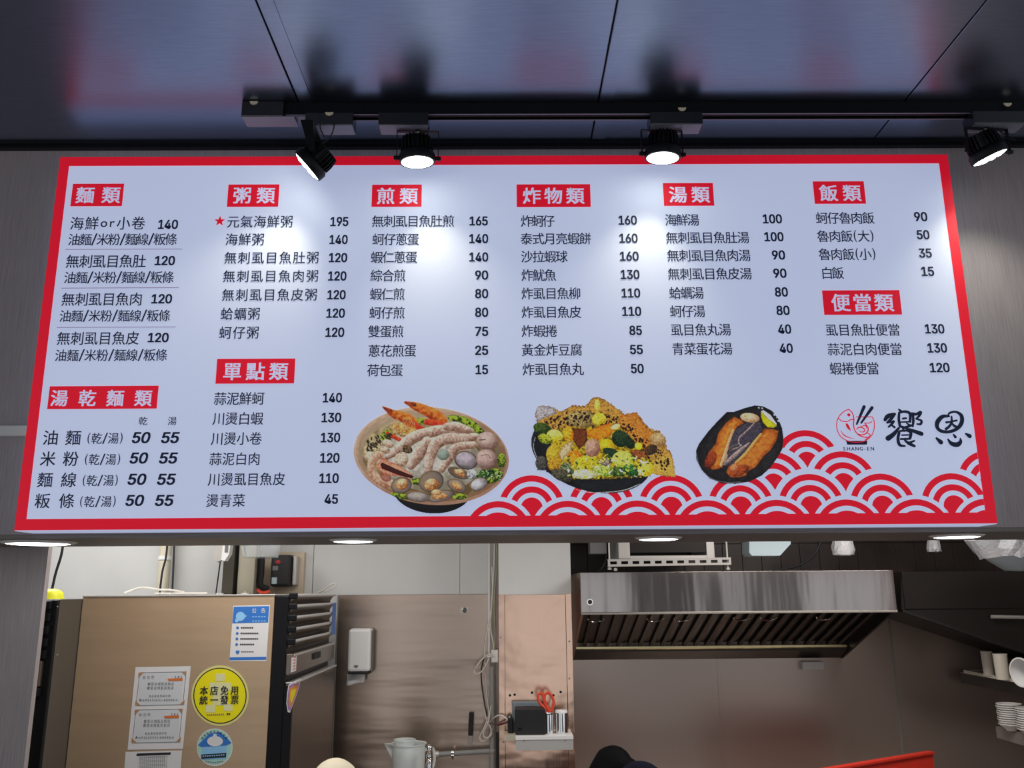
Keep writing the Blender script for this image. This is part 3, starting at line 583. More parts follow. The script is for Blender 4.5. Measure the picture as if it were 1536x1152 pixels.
# ------------------------------------------------------------------ printed food pictures (flat, a fine grid of ink colours)
def vnoise(h, w, sc, seed=0, octv=3):
    r = np.random.default_rng(seed); out = np.zeros((h, w)); amp = 1; tot = 0
    for o in range(octv):
        gh, gw = max(2, int(h/sc*(2**o))+2), max(2, int(w/sc*(2**o))+2)
        g = r.random((gh, gw)); yy = np.linspace(0, gh-1.001, h); xx = np.linspace(0, gw-1.001, w)
        y0 = yy.astype(int); x0 = xx.astype(int); fy = (yy-y0)[:, None]; fx = (xx-x0)[None, :]
        fy = fy*fy*(3-2*fy); fx = fx*fx*(3-2*fx)
        v = (g[y0][:, x0]*(1-fy)*(1-fx)+g[y0+1][:, x0]*fy*(1-fx)+g[y0][:, x0+1]*(1-fy)*fx+g[y0+1][:, x0+1]*fy*fx)
        out += v*amp; tot += amp; amp *= 0.55
    out = out/tot; return np.clip((out-out.mean())/(4.2*out.std()+1e-9)+0.5, 0, 1)
class Canvas:
    def __init__(s, ox, oy, scale, w, h, step):
        s.o = (ox, oy, scale); s.step = step
        s.xs = np.arange(0, w+step, step); s.ys = np.arange(0, h+step, step)
        s.X, s.Y = np.meshgrid(s.xs, s.ys); s.sh = s.X.shape
        s.rgb = np.full(s.sh+(3,), 235.0); s.a = np.zeros(s.sh); s.seed = int(ox)
    def n(s, sc, octv=3):
        s.seed += 1; return vnoise(s.sh[0], s.sh[1], sc/s.step, s.seed, octv)
    def put(s, mask, col, alpha=1.0):
        mk = np.clip(mask, 0, 1)*alpha
        s.rgb = s.rgb*(1-mk[..., None])+np.asarray(col)*mk[..., None]; s.a = np.maximum(s.a, mk)
    def colour(s, t, dark, light, nz, amt):
        t = np.clip(t+(nz-0.5)*amt, 0, 1)[..., None]; return np.array(dark)*(1-t)+np.array(light)*t
    def ell(s, cx, cy, rx, ry, ang, dark, light, soft=2.5, noise=12, amt=0.6, lx=-0.3, ly=-0.4, alpha=1.0, k=1.0):
        a = math.radians(ang); dx = s.X-cx; dy = s.Y-cy
        u = (dx*math.cos(a)+dy*math.sin(a))/rx; v = (-dx*math.sin(a)+dy*math.cos(a))/ry
        r = np.sqrt(u*u+v*v); mk = np.clip((1-r)*min(rx, ry)/soft+0.5, 0, 1)
        t = 1-np.clip(((u-lx)**2+(v-ly)**2)*0.55, 0, 1)**k
        s.put(mk, s.colour(t, dark, light, s.n(noise), amt), alpha); return r
    def seg(s, pts, ws):
        """distance field to a tapering polyline: returns (d - w) and relative position across"""
        best = np.full(s.sh, 1e9); rel = np.zeros(s.sh)
        P = smooth_pts([(x, y, w) for (x, y), w in zip(pts, ws)], 5) if len(pts) > 2 else [Vector((x, y, w)) for (x, y), w in zip(pts, ws)]
        for a, b in zip(P[:-1], P[1:]):
            dx, dy = b.x-a.x, b.y-a.y; L = dx*dx+dy*dy+1e-9
            t = np.clip(((s.X-a.x)*dx+(s.Y-a.y)*dy)/L, 0, 1); w = a.z+(b.z-a.z)*t
            ex = s.X-(a.x+dx*t); ey = s.Y-(a.y+dy*t); d = np.sqrt(ex*ex+ey*ey)
            q = d-w; m_ = q < best; best = np.where(m_, q, best)
            rel = np.where(m_, (ex*0.35+ey*0.95)/np.maximum(w, 0.1), rel)
        return best, rel
    def stk(s, pts, ws, dark, light, soft=2.5, noise=10, amt=0.6, alpha=1.0):
        if not isinstance(ws, (list, tuple)): ws = [ws]*len(pts)
        q, rel = s.seg(pts, ws); mk = np.clip(-q/soft+0.5, 0, 1)
        t = np.clip(0.62-rel*0.55, 0, 1); s.put(mk, s.colour(t, dark, light, s.n(noise), amt), alpha)
    def poly(s, pts, dark, light, soft=2.5, noise=12, amt=1.0, edge=18, alpha=1.0, ragged=0.0, base=0.6):
        ins = np.zeros(s.sh, bool); n = len(pts); dm = np.full(s.sh, 1e9)
        X = s.X; Y = s.Y
        if ragged:
            X = X+(s.n(14)-0.5)*ragged; Y = Y+(s.n(14)-0.5)*ragged
        for i in range(n):
            (x0, y0), (x1, y1) = pts[i], pts[(i+1) % n]
            c = ((y0 > Y) != (y1 > Y)) & (X < (x1-x0)*(Y-y0)/((y1-y0) if y1 != y0 else 1e-9)+x0); ins ^= c
            dx, dy = x1-x0, y1-y0; t = np.clip(((X-x0)*dx+(Y-y0)*dy)/(dx*dx+dy*dy+1e-9), 0, 1)
            dm = np.minimum(dm, np.hypot(X-x0-dx*t, Y-y0-dy*t))
        sd = np.where(ins, dm, -dm); mk = np.clip(sd/soft+0.5, 0, 1)
        t = base*np.clip(sd/edge, 0, 1)+0.25; s.put(mk, s.colour(t, dark, light, s.n(noise), amt), alpha); return mk
    def build(s, name, label):
        ox, oy, sc = s.o
        keep = s.a > 0.5; H, Wd = s.sh
        d = 0.0019
        # the crop frame maps to the sign plane; corners by ray, inside by projective interpolation
        idx = -np.ones(s.sh, int); jj, ii = np.nonzero(keep)
        idx[jj, ii] = np.arange(len(jj))
        px = ox+s.X[jj, ii]/sc; py = oy+s.Y[jj, ii]/sc
        D = np.array(_f)[None]*F+np.array(R_)[None]*(px-CX)[:, None]-np.array(U_)[None]*(py-CY)[:, None]
        P = D*(YB/D[:, 1])[:, None]+np.array(EYE); P[:, 1] = YB-d
        q = idx[:-1, :-1], idx[1:, :-1], idx[1:, 1:], idx[:-1, 1:]
        ok = (q[0] >= 0) & (q[1] >= 0) & (q[2] >= 0) & (q[3] >= 0)
        Fc = np.stack([a[ok] for a in q], 1)
        o0 = Vector(sign['_org']); P = P-np.array(o0)[None]
        me = bpy.data.meshes.new(name); me.vertices.add(len(P)); me.vertices.foreach_set('co', P.ravel())
        me.loops.add(Fc.size); me.loops.foreach_set('vertex_index', Fc.ravel().astype(np.int32))
        me.polygons.add(len(Fc)); me.polygons.foreach_set('loop_start', np.arange(0, Fc.size, 4, dtype=np.int32))
        c = np.clip(s.rgb[jj, ii]/255, 0, 1); c = np.where(c <= 0.04045, c/12.92, ((c+0.055)/1.055)**2.4)
        # the picture's white equals the box's white
        c = np.clip(1.5*c**1.14, 0, 1.0)
        at_ = me.attributes.new('ink', 'FLOAT_COLOR', 'POINT'); at_.data.foreach_set('color', np.c_[c, np.ones(len(c))].ravel().astype(np.float32))
        me.update(calc_edges=True); me.validate(); me.materials.append(M['photo_print'])
        ob = bpy.data.objects.new(name, me); C.objects.link(ob); ob.parent = sign; ob['label'] = label; return ob

# --- seafood noodle bowl (crop origin 500,580; 5.486 per pixel)
c = Canvas(500, 580, 5.486, 1500, 1152, 3.3)
c.ell(815, 840, 330, 205, 3, (18, 16, 20), (60, 52, 50), amt=0.3)
c.ell(806, 570, 642, 402, 6, (176, 138, 110), (232, 206, 182), noise=60, amt=0.35)
c.ell(806, 560, 622, 384, 6, (150, 114, 84), (214, 184, 152), noise=50, amt=0.4)
for r_, a_ in ((600, 364), (585, 350), (570, 338)): c.ell(806, 560+(602-r_)*0.3, r_, a_, 6, (150-(602-r_), 110, 80), (205, 178, 148), noise=70, amt=0.3)
c.ell(800, 590, 560, 330, 6, (120, 96, 60), (206, 186, 140), noise=40, amt=0.9)
c.ell(790, 610, 440, 250, 4, (150, 140, 118), (215, 208, 192), noise=30, amt=0.9)
for (x, y, rx, ry, a) in [(1110, 310, 120, 46, 28), (1000, 262, 60, 26, 10), (450, 395, 70, 40, -30), (1290, 735, 110, 62, -10), (1190, 370, 60, 40, 30), (720, 285, 60, 26, 0), (560, 900, 90, 24, 12), (1040, 905, 60, 26, 0), (690, 780, 50, 30, 0), (1385, 610, 34, 60, 0)]:
    c.ell(x, y, rx, ry, a, (48, 66, 18), (172, 190, 60), noise=14, amt=2.4)
c.ell(1250, 720, 80, 40, -15, (14, 44, 22), (80, 120, 50), noise=8, amt=2.6)
for k in range(26):
    x = 1180+rng.random()*190; y = 680+rng.random()*90; c.stk([(x, y), (x+30*rng.random(), y+10-40*rng.random())], 3, (120, 150, 70), (220, 230, 190))
c.ell(590, 360, 120, 60, 10, (160, 120, 70), (228, 208, 150), noise=14, amt=1.8)
for pts, w in (([(410, 168), (500, 225), (600, 262), (655, 320), (680, 380)], [10, 34, 46, 50, 30]), ([(592, 130), (690, 165), (800, 215), (880, 270), (905, 320)], [12, 36, 46, 50, 34])):
    c.stk(pts, w, (160, 56, 12), (250, 160, 70), noise=22, amt=0.8)
for pts in (([(412, 172), (470, 200)]), ([(594, 128), (670, 150)])): c.stk(pts, [6, 16], (110, 50, 30), (190, 80, 40), amt=1.5)
for pts, w in (([(770, 290), (830, 300), (900, 318)], 26), ([(660, 300), (700, 330), (750, 362)], 22), ([(450, 385), (500, 415), (548, 438)], 16)):
    c.stk(pts, w, (170, 36, 20), (238, 100, 54), noise=20, amt=0.6)
c.stk([(520, 330), (580, 350), (660, 375)], 30, (180, 110, 40), (240, 200, 120), noise=10, amt=1.8)
for k in range(18):
    x = 450+rng.random()*220; y = 240+rng.random()*110; c.stk([(x, y), (x-20+60*rng.random(), y+60*rng.random())], 3, (140, 80, 40), (235, 205, 150))
for pts, w in (([(440, 580), (560, 500), (660, 420), (780, 380), (900, 360), (1130, 370)], [22, 46, 48, 44, 44, 30]), ([(640, 650), (700, 560), (770, 450)], [34, 50, 40]),
               ([(780, 690), (800, 580), (840, 480), (930, 430), (1060, 430), (1170, 410)], [32, 40, 48, 46, 44, 30]), ([(890, 680), (960, 580), (1010, 500), (1150, 480)], [30, 36, 34, 30]), ([(930, 330), (1010, 330), (1110, 360)], [30, 40, 30])):
    c.stk(pts, w, (120, 78, 56), (240, 216, 194), noise=14, amt=0.5)
for k in range(60):
    x = 820+rng.random()*330; y = 340+rng.random()*190; c.stk([(x, y), (x+5, y+16)], 2.5, (150, 104, 84), (196, 150, 128), alpha=0.6)
c.ell(905, 560, 50, 46, 10, (110, 120, 100), (176, 184, 168))
c.ell(330, 520, 80, 60, -20, (150, 120, 76), (222, 204, 160), noise=12, amt=2.0)
for k in range(46):
    x = 270+rng.random()*200; y = 420+rng.random()*110-(x-270)*0.25; c.stk([(x, y), (x+18*rng.random(), y+14)], 6, (20, 20, 24), (86, 74, 56))
for (x, y, rx, ry) in [(300, 575, 44, 42), (450, 470, 50, 34), (560, 600, 56, 62), (420, 520, 50, 30)]: c.ell(x, y, rx, ry, 20, (158, 124, 92), (236, 214, 188), noise=12, amt=1.0)
c.ell(610, 515, 44, 32, 30, (40, 34, 28), (140, 110, 74), amt=1.8)
c.stk([(385, 560), (325, 610), (315, 690), (360, 755), (460, 800), (540, 840)], [28, 34, 34, 36, 40, 30], (160, 104, 72), (240, 206, 176), noise=14, amt=0.7)
c.poly([(350, 660), (400, 585), (520, 640), (650, 720), (640, 770), (560, 740), (420, 730)], (186, 104, 72), (236, 172, 136), edge=14)
c.poly([(388, 640), (405, 625), (520, 680), (664, 738), (650, 756), (540, 730), (400, 675)], (40, 16, 20), (90, 34, 30), edge=10)
c.ell(430, 745, 50, 34, 30, (120, 50, 40), (180, 100, 80), alpha=0.6)
def clam(x, y, rx, ry, a, inner=None, dark=(92, 72, 54), light=(176, 158, 140)):
    c.ell(x, y, rx, ry, a, dark, (150, 124, 92), noise=10, amt=0.6)
    c.ell(x+3, y+2, rx*0.88, ry*0.86, a, (120, 108, 104), light, noise=24, amt=0.4)
    if inner: c.ell(x+inner[0], y+inner[1], rx*0.6, ry*0.55, a+8, (150, 86, 36), (240, 190, 128), noise=10, amt=1.2)
clam(1090, 605, 98, 76, 18, light=(206, 192, 196), dark=(60, 52, 54)); clam(1195, 800, 78, 54, -22, light=(232, 228, 224))
clam(700, 905, 106, 44, 6, light=(196, 184, 170)); clam(805, 780, 104, 88, -20, (6, 26), light=(160, 140, 118)); clam(1030, 710, 92, 42, 22, (8, 4), dark=(34, 28, 28), light=(120, 96, 80))
clam(1015, 815, 84, 50, 26, (0, 4)); clam(560, 812, 86, 68, -14, (2, 0)); clam(885, 900, 112, 46, -14, (-8, 2)); 
for (x, y, rx, ry) in [(808, 790, 40, 32), (850, 870, 44, 24), (1040, 700, 40, 22), (570, 790, 44, 32)]: c.ell(x, y, rx, ry, 0, (170, 110, 56), (250, 216, 168), noise=8, amt=0.8)
c.ell(1140, 720, 40, 44, 20, (120, 120, 116), (216, 214, 208), amt=1.6)
c.ell(1268, 450, 90, 76, 14, (128, 96, 82), (224, 196, 180), noise=18, amt=0.35); c.ell(1262, 600, 88, 84, 5, (122, 90, 78), (220, 192, 176), noise=18, amt=0.35)
c.stk([(1205, 440), (1250, 436)], 4, (90, 66, 56), (110, 80, 68)); c.stk([(1215, 570), (1270, 560), (1290, 590)], 3, (140, 108, 96), (150, 118, 104))
c.build('food_picture', 'printed seafood soup bowl with shrimps, clams and fish strips')

# --- oyster omelette on a black plate (origin 770,580; 5.485)
c = Canvas(770, 580, 5.485, 1400, 960, 3.3)
c.ell(645, 545, 512, 316, 16, (20, 20, 24), (62, 62, 68), noise=40, amt=0.4)
c.ell(645, 535, 490, 296, 16, (12, 13, 16), (44, 45, 50), noise=30, amt=0.4)
c.stk([(470, 830), (600, 868), (760, 870), (920, 850), (1040, 800)], 3.5, (150, 150, 150), (240, 235, 225), amt=1.5)
c.stk([(180, 420), (165, 500), (200, 600)], 2.5, (120, 120, 120), (220, 220, 220), amt=3.0)
c.stk([(880, 200), (1000, 240), (1110, 330)], 3, (100, 100, 104), (200, 200, 205), amt=2)
c.poly([(180, 230), (190, 170), (230, 150), (330, 170), (390, 205), (480, 150), (590, 160), (640, 100), (690, 82), (740, 95), (870, 190), (930, 240), (1010, 205), (1060, 270), (1110, 335), (1200, 370), (1250, 420), (1265, 500), (1310, 560), (1320, 640), (1340, 750), (1230, 735), (1140, 720), (1050, 640), (900, 480), (700, 330), (480, 370), (300, 400), (200, 350)],
       (110, 76, 20), (224, 170, 80), noise=10, amt=0.9, ragged=16)
c.poly([(185, 230), (190, 175), (235, 152), (330, 172), (360, 220), (250, 260), (200, 290)], (128, 116, 112), (206, 198, 194), noise=10, amt=0.9)
c.ell(560, 270, 130, 70, 0, (110, 92, 52), (200, 178, 120), noise=8, amt=1.3, alpha=0.8)
c.poly([(870, 240), (1000, 210), (1060, 280), (1100, 340), (1180, 400), (1180, 520), (1080, 560), (940, 430), (880, 330)], (150, 74, 14), (232, 156, 62), noise=9, amt=1.2, ragged=12, alpha=0.85)
c.poly([(1110, 600), (1290, 560), (1320, 640), (1335, 745), (1150, 720)], (190, 140, 50), (238, 200, 96), noise=9, amt=0.9, alpha=0.8)
c.ell(1190, 440, 70, 60, 20, (150, 110, 60), (226, 196, 150), noise=8, amt=1.4, alpha=0.8)
for k in range(330):
    t = rng.random(); x = 240+t*1040; y = 205+110*rng.random()+(max(0, x-850)*0.85)+rng.random()*70-(40 if 500 < x < 800 else 0)
    if x > 1290: continue
    r_ = 3+7*rng.random()**2; c.ell(x, y, r_*1.5, r_, 160*rng.random(), (26, 18, 14), (64, 38, 20), soft=1.5)
c.ell(690, 160, 24, 56, 0, (214, 176, 50), (250, 232, 120)); c.ell(705, 270, 60, 56, 0, (210, 170, 30), (252, 232, 90), noise=8, amt=1.6)
c.poly([(280, 420), (420, 330), (560, 340), (800, 300), (880, 330), (960, 420), (1060, 520), (1150, 640), (1130, 730), (1000, 752), (760, 760), (480, 765), (330, 690), (290, 600), (330, 500)], (88, 70, 12), (214, 182, 40), noise=14, amt=1.7, ragged=30)
c.poly([(480, 345), (600, 345), (610, 440), (540, 520), (490, 440)], (66, 28, 14), (140, 74, 34), noise=10)
c.poly([(600, 370), (700, 330), (790, 300), (830, 340), (800, 400), (700, 440), (620, 410)], (214, 96, 8), (252, 160, 40), noise=14, amt=0.9)
c.ell(840, 330, 40, 20, -20, (230, 210, 120), (252, 244, 180))
for (x, y, rx, ry, a, d, l) in [(240, 350, 80, 50, 20, (20, 44, 14), (90, 110, 40)), (340, 400, 66, 46, 10, (210, 190, 40), (250, 242, 140)), (260, 430, 60, 40, 20, (80, 100, 20), (200, 200, 60)),
    (455, 390, 40, 60, -10, (210, 130, 10), (248, 200, 60)), (330, 560, 60, 80, 0, (186, 150, 20), (240, 200, 70)), (340, 640, 60, 60, 20, (160, 110, 20), (230, 180, 60)),
    (500, 590, 70, 60, -30, (214, 110, 10), (250, 180, 50)), (600, 640, 110, 70, 0, (170, 150, 20), (236, 214, 60)), (580, 720, 110, 40, 0, (190, 190, 130), (244, 244, 210)), (440, 680, 60, 50, 40, (40, 54, 30), (150, 160, 110)),
    (760, 480, 60, 50, 0, (214, 170, 10), (250, 222, 60)), (880, 430, 74, 66, 40, (12, 34, 18), (60, 86, 50)), (950, 460, 60, 40, 50, (10, 32, 16), (40, 70, 40)), (810, 545, 80, 34, 20, (16, 40, 22), (50, 80, 50)),
    (750, 690, 90, 50, 10, (120, 150, 30), (214, 224, 120)), (900, 600, 90, 70, 0, (180, 190, 50), (240, 236, 120)), (860, 700, 70, 40, 0, (20, 50, 24), (110, 140, 60)), (970, 690, 70, 50, 20, (18, 60, 26), (90, 150, 60)),
    (1090, 680, 70, 60, 0, (214, 180, 20), (252, 234, 90)), (1030, 560, 70, 34, 20, (100, 50, 20), (186, 110, 60)), (1030, 490, 30, 30, 0, (230, 210, 20), (252, 240, 90)), (1130, 520, 56, 40, -30, (50, 34, 26), (110, 80, 50)),
    (760, 620, 50, 34, 10, (90, 70, 60), (200, 170, 150)), (400, 730, 90, 50, 20, (50, 46, 36), (110, 104, 80)), (230, 630, 50, 60, 0, (44, 44, 40), (110, 106, 96))]:
    c.ell(x, y, rx, ry, a, d, l, noise=9, amt=2.0)
c.poly([(370, 560), (410, 480), (500, 440), (480, 520), (400, 610)], (170, 130, 80), (236, 208, 160), noise=9)
c.ell(652, 505, 62, 76, 0, (150, 100, 80), (222, 180, 150), noise=14, amt=0.6)
for k in range(150):
    x = 420+rng.random()*700; y = 560+rng.random()*190; cc = [((200, 200, 60), (250, 245, 150)), ((18, 50, 22), (70, 110, 50)), ((220, 190, 30), (250, 230, 90)), ((230, 235, 200), (250, 250, 235))][k % 4]
    c.stk([(x, y), (x+36*(rng.random()-.5), y+30*(rng.random()-.5))], 3+4*rng.random(), *cc)
for k in range(50):
    x = 190+rng.random()*80; y = 590+rng.random()*110; c.stk([(x, y), (x+30*(rng.random()-.5), y+34*(rng.random()-.5))], 3, (30, 32, 30), (120, 118, 108))
c.poly([(470, 765), (760, 762), (1000, 752), (1100, 745), (1040, 800), (900, 850), (700, 866), (560, 850)], (12, 13, 15), (40, 41, 45), noise=30, amt=0.4)
c.rgb = c.rgb*(0.9+0.2*c.n(10)[..., None])
c.build('food_picture', 'printed fried oyster omelette on a black plate')

# --- two grilled fish fillets on a black plate (origin 1020,590; 7.678)
c = Canvas(1020, 590, 7.678, 1260, 1080, 4.5)
c.poly([(535, 215), (620, 212), (740, 170), (860, 138), (960, 150), (1060, 200), (1130, 290), (1175, 400), (1192, 520), (1180, 640), (1130, 730), (1040, 860), (940, 950), (800, 1020), (640, 1045), (480, 1040), (340, 985), (240, 880), (185, 770), (180, 660), (215, 580), (320, 440), (420, 330)],
       (16, 15, 17), (58, 55, 56), noise=26, amt=0.5, edge=60, base=0.4)
c.stk([(190, 700), (215, 820), (290, 930), (400, 1000), (560, 1030), (700, 1022)], 5, (90, 88, 90), (190, 188, 190), amt=0.8, alpha=0.7)
for k in range(7): c.ell(1080-k*10, 660+k*42, 90, 18, -20, (40, 36, 32), (78, 72, 64), alpha=0.5)
c.poly([(600, 440), (720, 350), (830, 330), (930, 330), (960, 420), (860, 540), (760, 680), (620, 830), (500, 850), (540, 680)], (20, 17, 24), (96, 88, 100), noise=9, amt=1.0)
for pts, w in (([(850, 350), (760, 440), (680, 520), (680, 600)], 9), ([(560, 660), (640, 630), (700, 600)], 12), ([(800, 570), (700, 650), (600, 740), (510, 820)], [8, 20, 24, 12]), ([(540, 720), (510, 790)], 14)):
    c.stk(pts, w, (120, 98, 92), (206, 182, 170), amt=1.2)
c.stk([(670, 600), (600, 620), (555, 655)], 18, (60, 56, 60), (120, 112, 110))
c.ell(803, 283, 112, 55, 8, (190, 150, 104), (244, 216, 176), noise=20, amt=0.4)
for q in ((770, 300), (820, 318), (850, 316), (750, 265)): c.ell(q[0], q[1], 9, 5, 0, (150, 100, 60), (170, 120, 70))
c.poly([(930, 205), (960, 195), (1040, 250), (1112, 350), (1105, 385), (1030, 360), (950, 270)], (220, 220, 196), (250, 250, 240), amt=0.3)
c.poly([(928, 215), (950, 225), (1020, 300), (1112, 365), (1080, 398), (1010, 395), (955, 340), (930, 270)], (170, 160, 10), (232, 222, 50), noise=20, amt=0.6)
for k, (x, y) in enumerate(((905, 170), (945, 175), (1085, 250), (1115, 280), (1130, 320))): c.ell(x, y, 14, 10, 40, (140, 140, 140), (230, 230, 230), amt=2)
c.poly([(620, 270), (700, 305), (735, 345), (660, 385), (600, 470), (560, 600), (520, 720), (490, 800), (490, 850), (440, 870), (370, 882), (320, 830), (290, 775), (330, 680), (410, 580), (440, 460), (530, 340)], (150, 62, 14), (240, 160, 64), noise=26, amt=0.5, edge=50)
c.stk([(610, 430), (560, 560), (510, 720), (470, 830)], [14, 16, 20, 16], (190, 130, 80), (250, 214, 160), noise=9)
c.ell(350, 770, 60, 110, 25, (84, 26, 16), (176, 70, 36), noise=9, amt=1.6, alpha=0.85)
c.poly([(970, 405), (1060, 410), (1132, 435), (1110, 540), (1050, 640), (950, 740), (870, 850), (770, 900), (760, 945), (680, 968), (580, 968), (530, 910), (560, 840), (650, 790), (760, 680), (860, 560), (930, 470)], (150, 62, 14), (242, 162, 68), noise=26, amt=0.5, edge=55)
c.stk([(930, 470), (850, 570), (750, 700), (640, 800)], [12, 16, 18, 14], (200, 130, 60), (252, 206, 120), noise=9)
c.ell(680, 890, 120, 60, -20, (90, 30, 20), (200, 90, 44), noise=9, amt=1.8, alpha=0.8); c.ell(620, 860, 40, 50, 20, (170, 90, 50), (240, 190, 140), alpha=0.7)
for k in range(34):
    t = k/34; x = 1080-t*330; y = 470+t*380; c.stk([(x-40, y-34), (x+30, y+24)], 3, (150, 60, 14), (190, 90, 30), alpha=0.55)
for k in range(26):
    t = k/26; x = 470-t*110; y = 430+t*330; c.stk([(x-10, y-16), (x+60, y+14)], 3, (170, 80, 20), (200, 100, 30), alpha=0.5)
c.build('food_picture', 'printed two grilled fish fillets on a black plate')
# ------------------------------------------------------------------ ceiling track and spotlights
YT = 2.272; ZTR = ZC-0.037
x0 = at(426, 178, 2.25).x
tr = thing('lighting_track', 'long black ceiling lighting track with grey underside above the menu sign', 'light track', (1.0, YT, ZTR))
b = MB().box(x0, 3.4, YT-0.019, YT+0.019, ZTR+0.012, ZC-0.0006).box(x0, 3.4, YT-0.019, YT-0.013, ZTR, ZTR+0.012).box(x0, 3.4, YT+0.013, YT+0.019, ZTR, ZTR+0.012)
b.box(x0, 3.4, YT-0.004, YT+0.004, ZTR+0.004, ZTR+0.012)
obj('track_rail', b, M['black'], tr)
M['greyplastic_sheen'] = mat('grey_plastic_violet_sheen', (0.22, 0.21, 0.27), 0.35)  # violet sheen of the black undersides is put into this colour
for yy_ in (YT-0.016, YT+0.016): obj('rail_edge', MB().box(x0, 3.4, yy_-0.0026, yy_+0.0026, ZTR-0.0006, ZTR-0.0001), M['greyplastic_sheen'], tr, label='grey rail edge')
obj('conductor', MB().box(x0, 3.4, YT-0.0095, YT-0.0075, ZTR+0.006, ZTR+0.0119).box(x0, 3.4, YT+0.0075, YT+0.0095, ZTR+0.006, ZTR+0.0119), M['black'], tr)
xa = at(362, 160, 2.24).x
fe = obj('feed_end', MB().box(xa, x0-0.0005, YT-0.03, YT+0.028, ZTR-0.012, ZC-0.0006, 0.002), M['blackgloss'], tr)
obj('feed_cover', MB().box(xa+0.002, x0+0.03, YT-0.029, YT+0.027, ZTR-0.0135, ZTR-0.0121).box(x0+0.002, x0+0.07, YT-0.016, YT+0.016, ZTR-0.006, ZTR-0.0005), M['greyplastic_sheen'], fe, label='grey feed box cover')
def dial(px, py, par):
    q = at(px, py, YT-0.0305)
    hd = [(q.x+0.0115*math.cos(math.pi*(1+k/12)), YT-0.0335, q.z+0.002+0.0105*math.sin(math.pi*(1+k/12))) for k in range(13)]
    obj('dial', MB().prism(hd, (0, 0.003, 0)), M['dial'], par, label='cream round screw cover')
dial(381, 153.5, tr)

def make_head(parent, tilt_x, tilt_y, face, yoke_turn=0.0):
    """lamp head around its own axis (beam along -z), face centre at `face`"""
    rot = Euler((tilt_x, tilt_y, 0)).to_matrix(); r4 = rot.to_4x4(); fc = Vector(face)
    def T(mb): mb.v = [tuple(fc+rot @ Vector(v)) for v in mb.v]; return mb
    R = 0.0505
    obj('housing', T(MB().lathe([(R-0.005, -0.001), (R, -0.001), (R+0.001, 0.003), (R+0.001, 0.019), (R-0.004, 0.027), (0.036, 0.032), (0.030, 0.074), (0, 0.074)], n=32)), M['black'], parent, label='black lamp housing')
    for k in range(22):
        a = 2*math.pi*k/22; ca, sa = math.cos(a), math.sin(a); w = 0.0012
        pr = [(0.029, 0.030), (0.0465, 0.030), (0.0455, 0.050), (0.040, 0.074), (0.029, 0.074)]
        f = MB(); f.prism([(r*ca-w*sa, r*sa+w*ca, z) for r, z in pr], (2*w*sa, -2*w*ca, 0)); T(f)
        obj('cooling_fin', f, M['black'], parent)
    lens = MB().lathe([(0, -0.003), (0.040, -0.003), (0.0455, -0.0008), (0.0455, 0.001), (0, 0.001)], n=32)
    ln = obj('lens', T(lens), M['lamp'], parent, label='glowing white lens')
    for k in range(9):
        a = 2*math.pi*k/8; r = 0.028 if k < 8 else 0
        obj('lens_dome', T(MB().ball((r*math.cos(a), r*math.sin(a), -0.003), 0.0095, 0.0095, 0.0035, 10, 6)), M['lamp'], ln)
    return T, rot, fc
def yoke(parent, face, zt, turn, half=0.058, drop=0.012, tx=0.0, ty=0.0):
    """flat bracket: two straps from the pivots up to a crossbar"""
    fx, fy, fz = face; y = MB(); c_, s_ = math.cos(turn), math.sin(turn)
    def q(u, v, z): return (fx+u*c_-v*s_, fy+u*s_+v*c_, z)
    for sg in (-1, 1):
        u0, u1 = sg*half, sg*(half+0.0022)
        y.prism([q(u0, -0.006, fz+drop-0.008), q(u0, 0.006, fz+drop-0.008), q(u0, 0.006, zt), q(u0, -0.006, zt)], Vector(q(u1, -0.006, 0))-Vector(q(u0, -0.006, 0)))
    y.prism([q(-half-0.002, -0.006, zt-0.0022), q(half+0.002, -0.006, zt-0.0022), q(half+0.002, 0.006, zt-0.0022), q(-half-0.002, 0.006, zt-0.0022)], (0, 0, 0.0022))
    yk = obj('yoke', y, M['black'], parent)
    for sg in (-1, 1):
        a = Vector(q(sg*(half-0.008), 0, fz+drop)); b_ = Vector(q(sg*(half+0.009), 0, fz+drop))
        obj('pivot_screw', MB().cyl(a, b_, 0.0062, n=12), M['black'], yk)
    obj('cable_bolt', MB().lathe([(0, -0.006), (0.0062, -0.006), (0.0062, 0), (0, 0)], (fx, fy, zt-0.0022), n=10), M['galv'], yk, label='bright metal bolt')

SPC = (1.0, 1.0, 0.86)
def head_light(T, rot, fc, power, size, blend, yaw=(0, 0, 0)):
    d = rot @ Vector((0, 0, -1)); d = d+Vector(yaw)
    spot('spotlight_beam', fc+(rot @ Vector((0, 0, -0.012))), d, power, SPC, size, blend, 0.03)
PW = 5.6
def adapter(parent, px0, px1):
    a = at(px0, 190, YT-0.03); b_ = at(px1, 190, YT-0.03); zb = 3.2962
    obj('adapter_box', MB().box(a.x, b_.x, YT-0.030, YT+0.027, zb, ZTR-0.0009, 0.0015), M['blackgloss'], parent, label='black track adapter box')
    obj('underside_sheen', MB().box(a.x+0.003, b_.x-0.003, YT-0.028, YT+0.025, zb-0.0012, zb-0.0001), M['greyplastic_sheen'], parent, label='added plate coloured like the lavender sheen on the underside')
    return a.x, b_.x, zb
def stem(parent, x, y, z0, z1, r=0.011):
    obj('stem', MB().lathe([(0, z1), (r, z1), (r, z0+0.01), (r*0.8, z0), (0, z0)], (x, y, 0), n=16), M['black'], parent)

